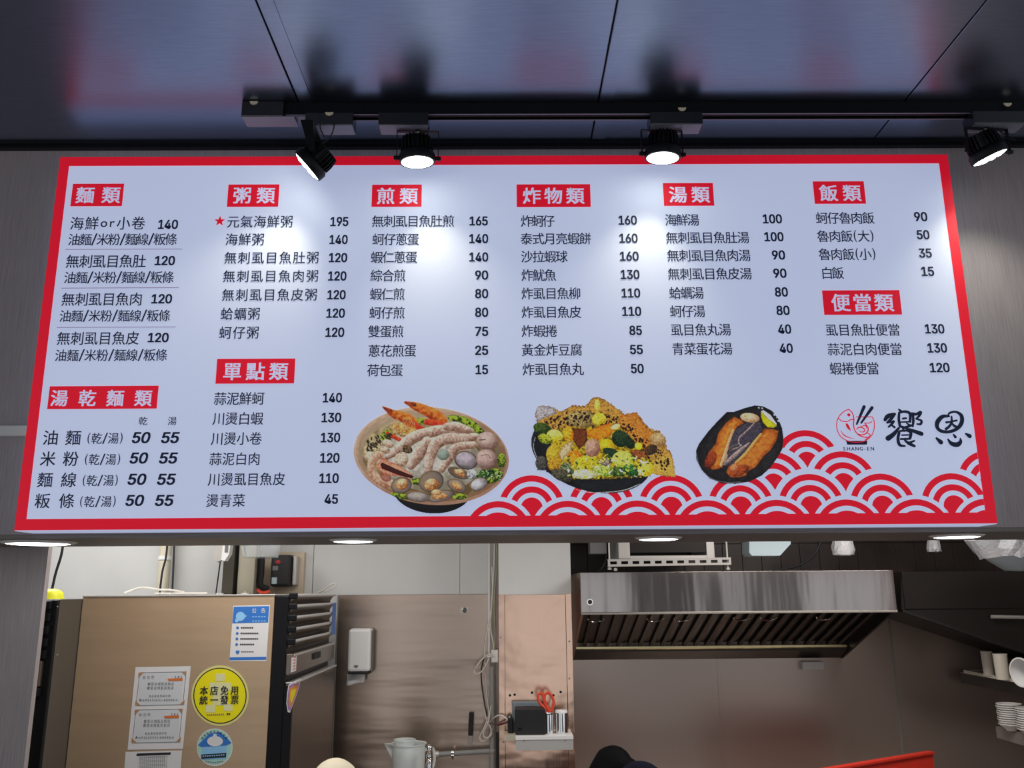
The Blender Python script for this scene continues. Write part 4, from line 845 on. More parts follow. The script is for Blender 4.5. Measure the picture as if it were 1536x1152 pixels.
# second and third: hang in a flat bracket, face down
def down_spot(px, py, ax0, ax1, label, tx, ty, dpx, zt_off=0.104):
    f = at(px, py, YT+0.002)
    t = thing('track_spotlight', label, 'spotlight', (f.x, YT, 3.2962), 'black track spotlights aimed at the menu sign')
    a, b_, zb = adapter(t, ax0, ax1)
    T, rot, fc = make_head(t, tx, ty, f)
    zt = min(f.z+zt_off, zb-0.004)
    yoke(t, f, zt, 0.05)
    stem(t, f.x, f.y, zt, zb-0.001)
    pts = smooth_pts([(f.x, f.y-0.002, zt-0.006), (f.x+0.030, f.y-0.016, zt-0.012), (f.x+0.018, f.y-0.012, zt-0.040), (f.x-0.014, f.y-0.006, zt-0.055), (f.x-0.02, f.y, f.z+0.07)], 6)
    obj('power_cable', MB().tube(pts, 0.0022, 6), M['blackmatte'], t)
    if dpx: dial(dpx[0], dpx[1], t)
    return t, T, rot, fc
t, T, rot, fc = down_spot(626, 243, 567, 642, 'second black spotlight from left, in a rectangular bracket, above the fish-belly omelette heading column', 0.10, -0.05, None)
head_light(T, rot, fc, PW, 84, 1.0, (0.12, 0.10, 0))
t, T, rot, fc = down_spot(994, 237, 976, 1055, 'third black spotlight from left with ribbed body, above the soup column', 0.10, 0.05, (1023, 163))
head_light(T, rot, fc, PW, 84, 1.0, (-0.12, 0.10, 0))

# first: rolled to the left, its fins to the right, cable looped up
f = at(461, 250, YT-0.005)
t = thing('track_spotlight', 'leftmost black spotlight, tipped sideways with its fins facing right', 'spotlight', (f.x, YT, 3.2962), 'black track spotlights aimed at the menu sign')
a, b_, zb = adapter(t, 457, 529)
T, rot, fc = make_head(t, 0.10, 0.86, f)
body = fc+rot @ Vector((0, 0, 0.034))
yk = MB().prism([(f.x-0.012, YT-0.061, zb-0.004), (f.x+0.022, YT-0.061, zb-0.004), (body.x+0.009, YT-0.061, body.z-0.004), (body.x-0.009, YT-0.061, body.z-0.004)], (0, 0.0022, 0))
yk.prism([(f.x-0.012, YT+0.052, zb-0.004), (f.x+0.022, YT+0.052, zb-0.004), (body.x+0.009, YT+0.052, body.z-0.004), (body.x-0.009, YT+0.052, body.z-0.004)], (0, 0.0022, 0))
yk.box(f.x-0.012, f.x+0.022, YT-0.061, YT+0.054, zb-0.0042, zb-0.002)
obj('yoke', yk, M['black'], t)
obj('pivot_screw', MB().cyl((body.x, YT-0.066, body.z), (body.x, YT-0.040, body.z), 0.006, n=12), M['black'], t)
obj('pivot_screw', MB().cyl((body.x, YT+0.060, body.z), (body.x, YT+0.034, body.z), 0.006, n=12), M['black'], t)
P3 = [at(x, y, YT-0.045) for x, y in ((487, 206), (480, 190), (488, 179), (497, 180), (501, 190), (495, 206), (484, 215), (479, 222))]
obj('power_cable', MB().tube(smooth_pts(P3, 6), 0.0018, 6), M['blackmatte'], t)
dial(494, 170, t)
head_light(T, rot, fc, PW*1.1, 84, 1.0, (0.34, 0.12, -0.25))
# fourth: at the right edge, rolled a little to the right
f = at(1485, 236, YT-0.005)
t = thing('track_spotlight', 'rightmost black spotlight, beyond the right end of the menu sign', 'spotlight', (f.x, YT, 3.2962), 'black track spotlights aimed at the menu sign')
a, b_, zb = adapter(t, 1462, 1541)
T, rot, fc = make_head(t, 0.10, -0.40, f)
yoke(t, f, min(f.z+0.10, zb-0.004), 0.1, half=0.062, drop=0.02); stem(t, f.x, f.y, min(f.z+0.10, zb-0.004), zb-0.001)
obj('power_cable', MB().tube(smooth_pts([(f.x+0.03, YT, zb), (f.x+0.07, YT-0.02, zb-0.05), (f.x+0.05, YT-0.01, f.z+0.06), (f.x+0.03, YT, f.z+0.05)], 6), 0.002, 6), M['blackmatte'], t)
dial(1511, 156, t)
head_light(T, rot, fc, PW*1.6, 110, 1.0, (-0.30, 0.12, 0))

# white trunking on the fascia, left of the sign
a = at(-40, 640, YF); b_ = at(40, 655, YF)
cd = thing('cable_trunking', 'short off-white cable trunking meeting left edge of the menu sign', 'trunking', ((a.x+XL)/2, YF, b_.z))
obj('trunk_body', MB().box(a.x, XL-0.001, YF-0.016, YF-0.0006, b_.z, a.z, 0.002), M['trunking'], cd)
obj('trunk_lid', MB().box(a.x, XL-0.001, YF-0.0185, YF-0.0162, b_.z+0.003, a.z-0.003), M['trunking'], cd)

# recessed downlights in the soffit
for (px, lab, w) in ((58, 'leftmost recessed downlight in the soffit, over the left pillar', 1.5), (530, 'recessed downlight in the soffit above the tissue dispenser', 1.0),
                  (988, 'recessed downlight in the soffit above the extractor hood', 1.0), (1436, 'rightmost recessed downlight in the soffit, below the emblem', 1.1)):
    Yd = 2.66; x = at(px, 811, Yd).x
    t = thing('downlight', lab, 'downlight', (x, Yd, ZS), 'recessed downlights under the fascia')
    obj('bezel', MB().lathe([(0.058*w, -0.0065), (0.062*w, -0.006), (0.071*w, -0.001), (0.071*w, -0.0002), (0.058*w, -0.0002)], (x, Yd, ZS), n=36), M['white'] if w < 1.2 else M['white'], t, label='white ring bezel')
    obj('lens', MB().lathe([(0, -0.0085), (0.050*w, -0.008), (0.0575*w, -0.0062), (0.0575*w, -0.0004), (0, -0.0004)], (x, Yd, ZS), n=36), M['downlamp'], t, label='glowing lens')
# ------------------------------------------------------------------ kitchen shell behind the hatch
YW, YR = 4.70, 5.00          # left and right part of the back wall
xcol0, xcol1 = at(748, 900, 4.40).x, at(857, 900, 4.40).x
XRW = 3.02
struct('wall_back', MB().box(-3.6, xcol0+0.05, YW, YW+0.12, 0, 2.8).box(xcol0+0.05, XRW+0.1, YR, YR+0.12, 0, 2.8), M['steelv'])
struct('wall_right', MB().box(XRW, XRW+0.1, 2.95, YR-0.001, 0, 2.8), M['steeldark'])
struct('wall_left', MB().box(-3.7, -3.601, 2.5, 4.9, 0, 2.8), M['whitewall'])
struct('trim_4', MB().box(-3.6, XRW+0.1, 2.94, YR+0.12, 2.80, 2.86), M['whitewall'], label='kitchen ceiling board')
# pillars at the sides of the hatch
xp = at(72, 830, 2.94).x
struct('trim_5', MB().box(-3.6, xp, 2.5+0.44, 2.965, 0, ZS+0.25), M['laminate'], label='left pillar clad in woven laminate')
struct('trim_6', MB().box(2.35, 3.0, 2.94, 3.10, 0, ZS+0.25), M['laminate'], label='right pillar clad in woven laminate')
# counter below the picture
ct = thing('serving_counter', 'long grey-topped serving counter under the hatch, below the frame', 'counter', (0, 2.7, 0))
obj('counter_body', MB().box(-1.5, 2.3, 2.55, 2.90, 0, 0.98), M['laminate'], ct)
obj('counter_top', MB().box(-1.52, 2.33, 2.48, 2.93, 0.981, 1.01, 0.004), M['countertop'], ct)

# white wall panels above and beside the steel sheet
wp = thing('wall_cladding', 'white wall panels with fine joints above the kitchen steel sheet', 'wall panels', (-0.6, YW, 0.5))
xs = [at(p_, 860, YW).x for p_ in (-140, 40, 250, 470, 690, 735)]
zsk = at(480, 1100, YW).z
zs1 = at(480, 943, YW).z
for i in range(len(xs)-1):
    obj('panel', MB().box(xs[i]+0.0015, xs[i+1]-0.0015, YW-0.010, YW-0.0005, (zs1 if i != 3 else zs1)+0.001, 2.79, 0.001), M['whitewall'], wp)
    obj('panel', MB().box(xs[i]+0.0015, xs[i+1]-0.0015, YW-0.010, YW-0.0005, zsk+0.001, zs1-0.0015, 0.001), M['whitewall'], wp)
struct('baseboard_back', MB().box(xs[0], xcol0, YW-0.013, YW-0.0005, 0, zsk), M['greyrubber'])
# steel sheet
a = at(507, 893, YW-0.02); b_ = at(741, 893, YW-0.02)
sh = thing('steel_sheet', 'brushed steel sheet on the wall behind the tissue dispenser', 'steel sheet', ((a.x+b_.x)/2, YW-0.012, 0))
obj('sheet', MB().box(a.x, b_.x, YW-0.0145, YW-0.0135, 0.01, a.z), M['steelwall'] if 'steelwall' in M else M['steel'], sh)
obj('edge_fold', MB().box(a.x-0.003, a.x+0.003, YW-0.018, YW-0.0146, 0.01, a.z+0.002).box(a.x+0.0035, b_.x, YW-0.018, YW-0.0146, a.z-0.001, a.z+0.002), M['steeldark'], sh)
# bracket plate left on the sheet
q = at(697, 915, YW-0.02)
br = thing('wall_bracket', 'small round metal fixing on the steel sheet, top right', 'bracket', (q.x, YW-0.018, q.z))
obj('plate', MB().box(q.x-0.022, q.x+0.022, YW-0.0205, YW-0.0185, q.z-0.014, q.z+0.014, 0.0008), M['galv'], br)
obj('boss', MB().lathe([(0, -0.006), (0.009, -0.006), (0.013, -0.001), (0.013, 0), (0, 0)], (q.x, YW-0.0206, q.z), 'Y', 16), M['chrome'], br)

# column; the warm light it reflects is put into the steel tint
zt = at(800, 892, 4.40).z
co_ = thing('steel_column', 'boxed column, white above and warm brushed steel below, beside the hood', 'column', ((xcol0+xcol1)/2, 4.40, 0))
obj('column_head', MB().box(xcol0, xcol1, 4.40, 4.698, zt+0.001, 2.79), M['whitewall'], co_)
obj('column_face', MB().box(xcol0+0.03, xcol1-0.03, 4.404, 4.698, 0, zt), M['steelwarmglow'], co_)
for (u0, u1) in ((xcol0, xcol0+0.028), (xcol1-0.028, xcol1)):
    obj('corner_strip', MB().box(u0, u1, 4.396, 4.698, 0, zt+0.003, 0.001), M['steelwarmglow'], co_)
for (px, py) in ((751, 956), (755, 1113), (854, 962), (854, 1018), (855, 1080)):
    q = at(px, py, 4.394); obj('rivet', MB().lathe([(0, -0.003), (0.004, -0.002), (0.0045, 0), (0, 0)], (q.x, 4.3955, q.z), 'Y', 10), M['steeldark'], co_)
for (px, py) in ((765, 1043), (772, 1042), (798, 1039), (830, 1043), (841, 1038)):
    q = at(px, py, 4.404); obj('screw_hole', MB().lathe([(0, -0.0012), (0.005, -0.0012), (0.006, 0), (0, 0)], (q.x, 4.4035, q.z), 'Y', 12), M['black'], co_)

# ------------------------------------------------------------------ tall fridges
YFR = 3.60
xl = at(124, 897, YFR).x; xr = at(412, 890, YFR).x; zf = at(270, 893, YFR).z
YE = 4.47                     # far end of the front face
XD = at(430, 950, YFR).x      # plane of the front
fr = thing('tall_fridge', 'tall bronze-sided commercial fridge covered with stickers and notices', 'fridge', ((xl+xr)/2, (YFR+YE)/2, 0))
obj('side_panel', MB().box(xl+0.001, xr, YFR, YFR+0.012, 0.08, zf-0.004, 0.002), M['fridgetan'], fr, label='bronze coloured side panel')
obj('cabinet', MB().box(xl+0.001, xr-0.001, YFR+0.0125, YE, 0.08, zf-0.006), M['fridgegrey'], fr)
obj('top_plate', MB().box(xl+0.001, xr+0.004, YFR-0.004, YE, zf-0.0038, zf+0.002, 0.001), M['galv'], fr)
obj('front_frame', MB().box(xr+0.0005, XD, YFR+0.004, YE-0.002, 0.08, zf-0.006, 0.003), M['black'], fr, label='black front frame')
def zat(px, py): return at(px, py, YFR).z
# louvre bars along the front
zb_ = [zat(430, y) for y in (893.5, 909.5, 926.5, 944, 962.5)]
for k, z in enumerate(zb_):
    l = obj('louvre', MB().prism([(XD+0.0005, YFR+0.03, z-0.030), (XD+0.0005, YFR+0.03, z), (XD+0.022, YFR+0.03, z+0.002), (XD+0.020, YFR+0.03, z-0.004)], (0, YE-YFR-0.05, 0)), M['fridgedoor'], fr)
    obj('bar', MB().tube([(XD+0.026, YFR+0.015, z), (XD+0.026, YE-0.03, z)], 0.0068, 10), M['alubar'], l, label='bright rounded bar')
    obj('bar_end', MB().box(XD+0.0005, XD+0.035, YFR+0.002, YFR+0.0148, z-0.013, z+0.011, 0.004), M['black'], l, label='black bar end')
z0, z1 = zat(425, 1013), zat(425, 981)
cp = obj('control_panel', MB().box(XD+0.0005, XD+0.030, YFR+0.006, YE-0.01, z0, z1, 0.004), M['fridgedoor'], fr, label='bronze control panel')
obj('panel_edge', MB().box(XD+0.0305, XD+0.0325, YFR+0.01, YE-0.02, z1-0.010, z1-0.001), M['galv'], cp)
def yx(px):                   # depth on the front plane that falls at photo column px
    X_ = XD+0.0315
    lo, hi = 3.5, 5.2
    for _ in range(40):
        mid = (lo+hi)/2
        if at(px, 1000, mid).x > X_: lo = mid
        else: hi = mid
    return lo
obj('switch', MB().box(XD+0.0305, XD+0.036, yx(469), yx(479), z0+0.032, z1-0.022, 0.002), M['blackmatte'], cp)
obj('panel_sticker', MB().box(XD+0.0305, XD+0.0312, yx(437), yx(444.5), z0+0.012, z1-0.012), M['paper'], cp, label='white sticker')
for k in range(5): obj('print_mark', MB().box(XD+0.0313, XD+0.0316, yx(440), yx(443), z0+0.02+k*0.011, z0+0.024+k*0.011), M['redhandle'], cp)
obj('panel_sticker', MB().box(XD+0.0305, XD+0.0312, yx(431.5), yx(434.5), z0+0.008, z0+0.034), M['inkgrey'], cp, label='small grey sticker')
zd = zat(425, 1027)
dr = obj('door', MB().box(XD+0.0005, XD+0.034, YFR+0.012, YE-0.004, 0.12, zd, 0.005), M['fridgedoor'], fr, label='bronze door')
obj('door_edge', MB().box(XD+0.0005, XD+0.0338, YFR+0.0005, YFR+0.0115, 0.12, zd-0.004, 0.002), M['black'], dr)
obj('door_top', MB().box(XD+0.002, XD+0.044, YFR+0.012, YE-0.004, zd+0.0005, zd+0.008, 0.002), M['galv'], dr)
# heart-like sticker on the door, violet-orange-yellow rings
def yz_poly(pts, dx):
    return [(XD+0.0345+dx, yx(px), at(px, py, yx(px)).z) for px, py in pts]
hs = [(433, 1027), (441, 1022), (451, 1018), (449, 1030), (445, 1044), (441, 1056), (437, 1069), (433.5, 1068), (431, 1055), (431.5, 1040)]
M['violet'] = mat('violet_ink', (0.35, 0.20, 0.48), 0.4); M['orangest'] = mat('orange_sticker_ink', (0.75, 0.26, 0.05), 0.4)
def shrink(pts, k):
    cx_ = sum(p_[0] for p_ in pts)/len(pts); cy_ = sum(p_[1] for p_ in pts)/len(pts)
    return [(cx_+(x-cx_)*k, cy_+(y-cy_)*k) for x, y in pts]
stk = thing('door_sticker', 'violet and orange tapering sticker on the fridge door', 'sticker', (XD+0.0345, yx(440), at(440, 1045, yx(440)).z))
for k, (sc_, mm) in enumerate(((1.0, 'paper'), (0.88, 'violet'), (0.68, 'orangest'), (0.42, 'yel'))):
    obj('printed_layer', MB().prism(yz_poly(shrink(hs, sc_), 0.0002+0.0005*k), (0.0004, 0, 0)), M[mm], stk)
# blue tape at the far end of the louvres
bt = MB().box(XD+0.0355, XD+0.037, YE-0.13, YE-0.04, zat(430, 966), zat(430, 908))
tag(obj('blue_tape', bt, M['bluetape']), 'blue tape strip behind the louvre bars of the tall fridge', 'tape')

# second fridge at far left, mostly behind the pillar
x2 = at(92, 897, 3.42).x; z2 = at(80, 899, 3.42).z
f2 = thing('louvred_fridge', 'dark tall fridge with black louvred front, half hidden behind left pillar', 'fridge', (x2-0.40, 3.8, 0))
obj('cabinet', MB().box(x2-0.80, x2-0.004, 3.425, 4.25, 0.08, z2, 0.002), M['fridgegrey'], f2)
obj('front_frame', MB().box(x2-0.80, x2-0.005, 3.405, 3.4245, 0.08, z2-0.003, 0.003), M['black'], f2)
for y in (899, 917, 936.5, 955, 973):
    z = at(80, y, 3.40).z
    l = obj('louvre', MB().box(x2-0.78, x2-0.022, 3.386, 3.4045, z-0.036, z-0.006, 0.003), M['black'], f2)
    obj('bar', MB().tube([(x2-0.78, 3.392, z-0.002), (x2-0.045, 3.392, z-0.002)], 0.0035, 8), M['galv'], l, label='bright thin bar')
for y in (910, 982):
    q = at(86, y, 3.40); obj('screw', MB().lathe([(0, -0.003), (0.003, -0.002), (0.003, 0), (0, 0)], (q.x-0.001, 3.4045, q.z), 'Y', 10), M['chrome'], f2)
za, zb2 = at(60, 991, 3.40).z, at(60, 1030, 3.40).z
obj('control_panel', MB().box(x2-0.78, x2-0.030, 3.385, 3.4045, zb2, za, 0.004), M['fridgedoor'], f2)
obj('grip', MB().box(x2-0.78, x2-0.028, 3.380, 3.4045, zb2-0.035, zb2-0.004, 0.005), M['black'], f2)
obj('door', MB().box(x2-0.79, x2-0.040, 3.388, 3.4045, 0.12, zb2-0.040, 0.003), M['steel'], f2, label='light steel door')

# things on top of the fridges
q = at(75, 899, 3.55)
yc = thing('yellow_cap', 'bright yellow plastic dome cap on top of the left fridge', 'cap', (q.x, 3.56, z2+0.0005))
obj('dome', MB().lathe([(0.044, 0.0), (0.044, 0.012), (0.041, 0.022), (0.032, 0.032), (0.018, 0.038), (0, 0.040)], (q.x, 3.56, z2+0.0005), n=24), M['yellow'], yc)
obj('rim', MB().lathe([(0.040, 0), (0.048, 0.0), (0.048, 0.003), (0.040, 0.003), (0.040, 0)], (q.x, 3.56, z2+0.0005), n=24), M['yellow'], yc)

def cable(name, pts, r, m, label, cat='cable', group=None):
    return tag(obj(name, MB().tube(smooth_pts(pts, 5), r, 7), m), label, cat, group)
cable('hanging_cable', [at(97, 800, 3.70), at(92, 832, 3.70), at(84, 858, 3.70), at(78, 884, 3.70)], 0.0052, M['cable_black'], 'slanting black cable dropping behind the yellow cap')
cable('hanging_cable', [at(252, 800, 4.3), at(249, 835, 4.3), at(243, 860, 4.3), at(239, 896, 4.3)], 0.0050, M['cable_black'], 'black cable hanging beside the cream pipe')
cable('hanging_cable', [at(262, 800, 4.4), at(260, 850, 4.4), at(258, 896, 4.4)], 0.0046, M['cable_black'], 'thin dark cable hanging second right of the cream pipe')
cable('hanging_cable', [at(331, 838, 4.4), at(328, 860, 4.4), at(323, 896, 4.4)], 0.0035, M['cable_black'], 'thin dark cable beside the dark upright gap')
cpipe = thing('drain_pipe', 'cream vertical plastic pipe on the white wall behind the fridge', 'pipe', (at(232, 860, 4.5).x, 4.5, 0.5))
a = at(232, 860, 4.5); obj('tube', MB().cyl((a.x, 4.62, 0.5), (a.x, 4.62, 2.79), 0.030, n=20), M['cream'], cpipe)
obj('clip', MB().cyl((a.x, 4.62, at(232, 840, 4.62).z), (a.x, 4.62, at(232, 834, 4.62).z), 0.034, n=20), M['white'], cpipe)
wc = [at(x, y, 3.95) for x, y in ((194, 890), (205, 886), (222, 883), (245, 885), (262, 884), (280, 887))]
wc = [Vector((p_.x, 3.9+0.02*(i % 2), max(p_.z, zf+0.008)+0.004*math.sin(i))) for i, p_ in enumerate(wc)]
cable('loose_cable', wc, 0.005, M['cable_white'], 'loose white cord lying on top of the tall fridge')
cable('loose_cable', [Vector((p_.x+0.14, p_.y-0.12, zf+0.0075)) for p_ in wc[1:]], 0.004, M['cable_white'], 'short white cord lying near the front edge of the fridge top')
for i, (px, lab) in enumerate(((258, 'left steel clip on the front edge of the fridge top'), (330, 'middle steel clip on the front edge of the fridge top'), (368, 'right steel clip on the front edge of the fridge top'))):
    p_ = at(px, 892, 3.66)
    t = thing('edge_clip', lab, 'clip', (p_.x, 3.66, zf+0.0022))
    obj('clip_body', MB().box(p_.x-0.012, p_.x+0.012, 3.64, 3.67, zf+0.0023, zf+0.007, 0.001), M['galv'], t)
    obj('clip_pin', MB().cyl((p_.x, 3.655, zf+0.0071), (p_.x, 3.655, zf+0.015), 0.004, n=10), M['chrome'], t)
# cable twist at the right end
tw = [Vector((XD-0.04, 4.35, zf+0.006)), Vector((XD-0.01, 4.33, zf+0.018)), Vector((XD+0.02, 4.32, zf+0.040)), Vector((XD+0.045, 4.32, zf+0.050)), Vector((XD+0.05, 4.32, zf+0.035)), Vector((XD+0.02, 4.33, zf+0.02)), Vector((XD-0.02, 4.34, zf+0.006))]
cable('wire_loop', tw, 0.004, M['cable_white'], 'small wire loop standing on the right end of the fridge top')

# dark panel in place of a shaded gap, beige box panel and black device in front of the wall
a, b_ = at(331, 900, 4.48), at(353, 820, 4.48)
tag(obj('upright_panel', MB().box(a.x, b_.x, 4.48, 4.62, 0.001, 2.79, 0.003), mat('dark_gap_shade', (0.05, 0.045, 0.033), 0.5)), 'narrow dark panel in place of the shaded gap behind the fridge top', 'panel')  # shade of a gap drawn as a dark panel
a, b_ = at(354, 900, 4.50), at(384, 820, 4.50)
tag(obj('upright_panel', MB().box(a.x, b_.x, 4.50, 4.62, 0.001, 2.79, 0.003), mat('grey_beige_panel', (0.40, 0.37, 0.29), 0.5)), 'narrow pale grey upright panel left of the black device', 'panel')
a, b_ = at(392, 887, 4.64), at(456, 828, 4.64)
tag(obj('backing_board', MB().box(a.x, b_.x, 4.655, 4.688, at(400, 905, 4.64).z, b_.z, 0.002), mat('beige_board', (0.60, 0.50, 0.38), 0.6)), 'beige backing board behind the black device', 'board')
dv = thing('wall_device', 'black box-shaped wall device with a red round emblem', 'device', (at(420, 870, 4.58).x, 4.60, at(420, 885, 4.58).z))
a, b_ = at(404, 880, 4.56), at(437, 832, 4.56)
obj('case', MB().box(a.x, b_.x, 4.56, 4.654, a.z, b_.z, 0.014), M['blackmatte'], dv)
q = at(417, 843, 4.559); obj('emblem', MB().ball((q.x, 4.5595, q.z), 0.013, 0.0012, 0.009, 14, 8), mat('dim_red', (0.35, 0.01, 0.015), 0.5), dv, label='red emblem')
q = at(413, 852, 4.559); obj('display', MB().box(q.x-0.014, q.x+0.014, 4.557, 4.5598, q.z-0.012, q.z+0.010, 0.001), M['inkgrey'], dv)
q = at(411, 871, 4.559); obj('rating_label', MB().box(q.x-0.012, q.x+0.014, 4.5585, 4.5598, q.z-0.016, q.z+0.016), M['bluewhite'], dv, label='pale square label')
a, b_ = at(438, 884, 4.58), at(445, 834, 4.58); obj('side_bracket', MB().box(b_.x-0.02, b_.x, 4.585, 4.654, a.z+0.02, b_.z, 0.006), M['galv'], dv)
cable('hose', [at(392, 838, 4.55), at(391, 860, 4.55), at(390, 878, 4.55), at(402, 884, 4.55)], 0.018, M['blackmatte'], 'thick black hose left of the black device', 'hose')
cable('hose', [at(386, 884, 4.45), at(393, 889, 4.45), at(405, 887, 4.45)], 0.008, M['redhandle'], 'dark red hose end at the foot of the black hose', 'hose')
# clear plastic tub bottom hanging above
q = at(392, 818, 4.2)
tb = thing('plastic_tub', 'clear plastic tub seen from below, above the black device', 'tub', (q.x, 4.2, q.z-0.05))
obj('tub_wall', MB().lathe([(0.075, 0.0), (0.096, 0.09), (0.102, 0.09), (0.080, -0.003), (0, -0.003), (0, 0.0), (0.075, 0)], (q.x, 4.2, q.z-0.055), n=32), M['clearplastic'], tb)
obj('tub_rim', MB().lathe([(0.096, 0.085), (0.108, 0.085), (0.108, 0.092), (0.096, 0.092), (0.096, 0.085)], (q.x, 4.2, q.z-0.055), n=32), M['clearplastic'], tb)
obj('hanging_wire', MB().cyl((q.x, 4.2, q.z-0.0545), (q.x, 4.2, 2.7995), 0.002, n=6), M['cable_white'], tb)
# white folded thing at the top of the dark gap
q = at(336, 824, 4.3)
wg = thing('white_switch_box', 'white plastic box hanging at the top of the dark upright panel', 'box', (q.x, 4.3, q.z-0.05))
obj('box_body', MB().prism([(q.x-0.004, 4.30, q.z+0.10), (q.x+0.034, 4.30, q.z+0.10), (q.x+0.026, 4.30, q.z-0.022), (q.x+0.006, 4.30, q.z-0.056), (q.x-0.010, 4.30, q.z-0.050)], (0, 0.05, 0)), M['white'], wg)
obj('label_plate', MB().box(q.x+0.004, q.x+0.020, 4.298, 4.2998, q.z-0.015, q.z+0.02), M['inkgrey'], wg)
obj('hanging_wire', MB().cyl((q.x+0.01, 4.32, q.z+0.101), (q.x+0.01, 4.32, 2.7995), 0.003, n=6), M['cable_white'], wg)
obj('grey_sleeve', MB().prism([(q.x-0.055, 4.31, q.z+0.10), (q.x-0.006, 4.31, q.z+0.10), (q.x-0.012, 4.31, q.z-0.05), (q.x-0.035, 4.31, q.z-0.06), (q.x-0.055, 4.31, q.z-0.03)], (0, 0.04, 0)), M['galv'], wg)

# ------------------------------------------------------------------ papers and stickers on the bronze side (flat prints on Y = 3.6)
YP = YFR-0.0004
def sheet(par, quad, m, k=0, name='sheet', label=None, th=0.0003):
    y = YP-0.0004*k
    pts = [at(x, y_, YFR) for x, y_ in quad]; pts = [(p_.x, y-th, p_.z) for p_ in pts]
    return obj(name, MB().prism(pts, (0, th, 0)), m, par, label=label)
def C2(x, y): return (180+x/4.397, 890+y/4.397)          # close-up coordinates -> photo
def Q(*p): return [C2(*q_) for q_ in p]
def disc_px(cx, cy, rx, ry, n=48): return [C2(cx+rx*math.cos(2*math.pi*i/n), cy+ry*math.sin(2*math.pi*i/n)) for i in range(n)]
def ptext(par, text, x0, x1, y, size, m, bold=0.0, k=3, name='lettering', follow=False):
    a_ = C2(x0, y); b_ = C2(x1, y)
    return obj(name, lay_text(MB(), text, a_[0], b_[0], a_[1], size/4.397, Y=YFR, depth=0.0006+0.0004*k, bold=bold, follow=False), m, par, clean=False)
def at_thing(name, label, cat, cx, cy, group=None):
    p_ = at(*C2(cx, cy), YFR); return thing(name, label, cat, (p_.x, YFR-0.0005, p_.z), group)
# notice with the blue header
n = at_thing('notice_poster', 'blue-headed white notice poster at the top right of the bronze fridge side', 'poster', 860, 445)
sheet(n, Q((748, 82), (990, 77), (965, 447), (722, 447)), M['paper'])
sheet(n, Q((751, 88), (985, 84), (977, 192), (741, 198)), M['bluep'], 1, 'header_band', 'blue header band')
sheet(n, Q((724, 422), (965, 418), (964, 438), (723, 441)), M['bluep'], 1, 'footer_band', 'blue footer band')
ptext(n, '公告', 870, 962, 113, 32, M['paper'], 0.01)
sheet(n, disc_px(795, 152, 30, 30, 20), M['bluepale'], 2, 'horn_bell', 'pale blue megaphone bell'); sheet(n, Q((805, 130), (838, 150), (822, 162), (812, 170)), M['bluepale'], 3, 'horn')
sheet(n, Q((762, 165), (785, 178), (776, 192), (760, 190)), M['bluepale'], 3, 'horn_grip')
for y in (152, 180): 
    for k in range(5): sheet(n, Q((872+k*19, y), (885+k*19, y-1), (885+k*19, y+5), (872+k*19, y+6)), M['bluepale'], 2, 'print_mark')
for i, (y, w_) in enumerate(((227, 90), (264, 126), (300, 120), (337, 100))):
    sheet(n, disc_px(776-i*2, y, 9, 9, 14), M['bluep'], 2, 'bullet')
    for k in range(int(w_/12)): sheet(n, Q((798-i*2+k*12, y-5), (807-i*2+k*12, y-5), (807-i*2+k*12, y+4), (798-i*2+k*12, y+5)), M['ink'], 2, 'print_mark')
sheet(n, Q((764, 378), (790, 376), (787, 392), (776, 402), (764, 392)), M['bluep'], 2, 'shield')
for k in range(7): sheet(n, Q((800+k*12, 381), (809+k*12, 381), (809+k*12, 388), (800+k*12, 389)), M['inkgrey'], 2, 'print_mark')
# permit sheet with two framed certificates
pm = at_thing('permit_sheet', 'white sheet with two orange-cornered certificates on the bronze fridge side', 'permit', 240, 1028)
sheet(pm, Q((103, 487), (467, 480), (415, 1025), (50, 1032)), M['paper'])
def cert(dx, dy):
    def q_(*p): return Q(*[(x+dx, y+dy) for x, y in p])
    cf = sheet(pm, q_((140, 520), (424, 514), (408, 732), (118, 738)), M['palewhite'], 1, 'certificate', 'framed certificate')
    for a_, b_ in (((150, 521), (414, 516)), ((124, 738), (400, 732))): sheet(cf, q_((a_[0], a_[1]), (b_[0], b_[1]), (b_[0], b_[1]+3), (a_[0], a_[1]+3)), M['inkgrey'], 2, 'frame_line')
    for a_, b_ in (((128, 545), (108, 715)), ((434, 535), (417, 705))): sheet(cf, q_((a_[0], a_[1]), (a_[0]+3, a_[1]), (b_[0]+3, b_[1]), (b_[0], b_[1])), M['inkgrey'], 2, 'frame_line')
    for tri in (((124, 522), (160, 519), (124, 555)), ((408, 516), (440, 514), (436, 545)), ((104, 708), (102, 739), (136, 738)), ((428, 700), (424, 733), (394, 734))):
        sheet(cf, q_(*tri), M['brownink'], 3, 'corner')
    def t_(s_, x0, x1, y, sz, m_, b=0.0, nm='lettering'): ptext(cf, s_, x0+dx, x1+dx, y+dy, sz, m_, b, 3, nm)
    t_('台北市', 150, 228, 553, 24, M['inkgrey']); t_('101', 362, 412, 550, 22, M['ink'], 0.03)
    sheet(cf, q_((316, 562), (414, 558), (414, 576), (322, 578)), M['orange_ink'], 3, 'script_mark', 'orange script flourish')
    t_('饗恩台灣虱目魚店', 182, 358, 597, 22, M['inkgrey']); t_('饗恩台灣虱目魚店', 178, 356, 624, 22, M['inkgrey'])
    t_('食品業者登錄字號', 190, 334, 677, 17, M['inkgrey'])
    obj('lettering', lay_text(MB(), 'A-193133531-00000-6', *[C2(u+dx, 0)[0] for u in (128, 384)], C2(0, 703+dy)[1], 5.6, Y=YFR, depth=0.002, bold=0.015), M['ink'], cf, clean=False)
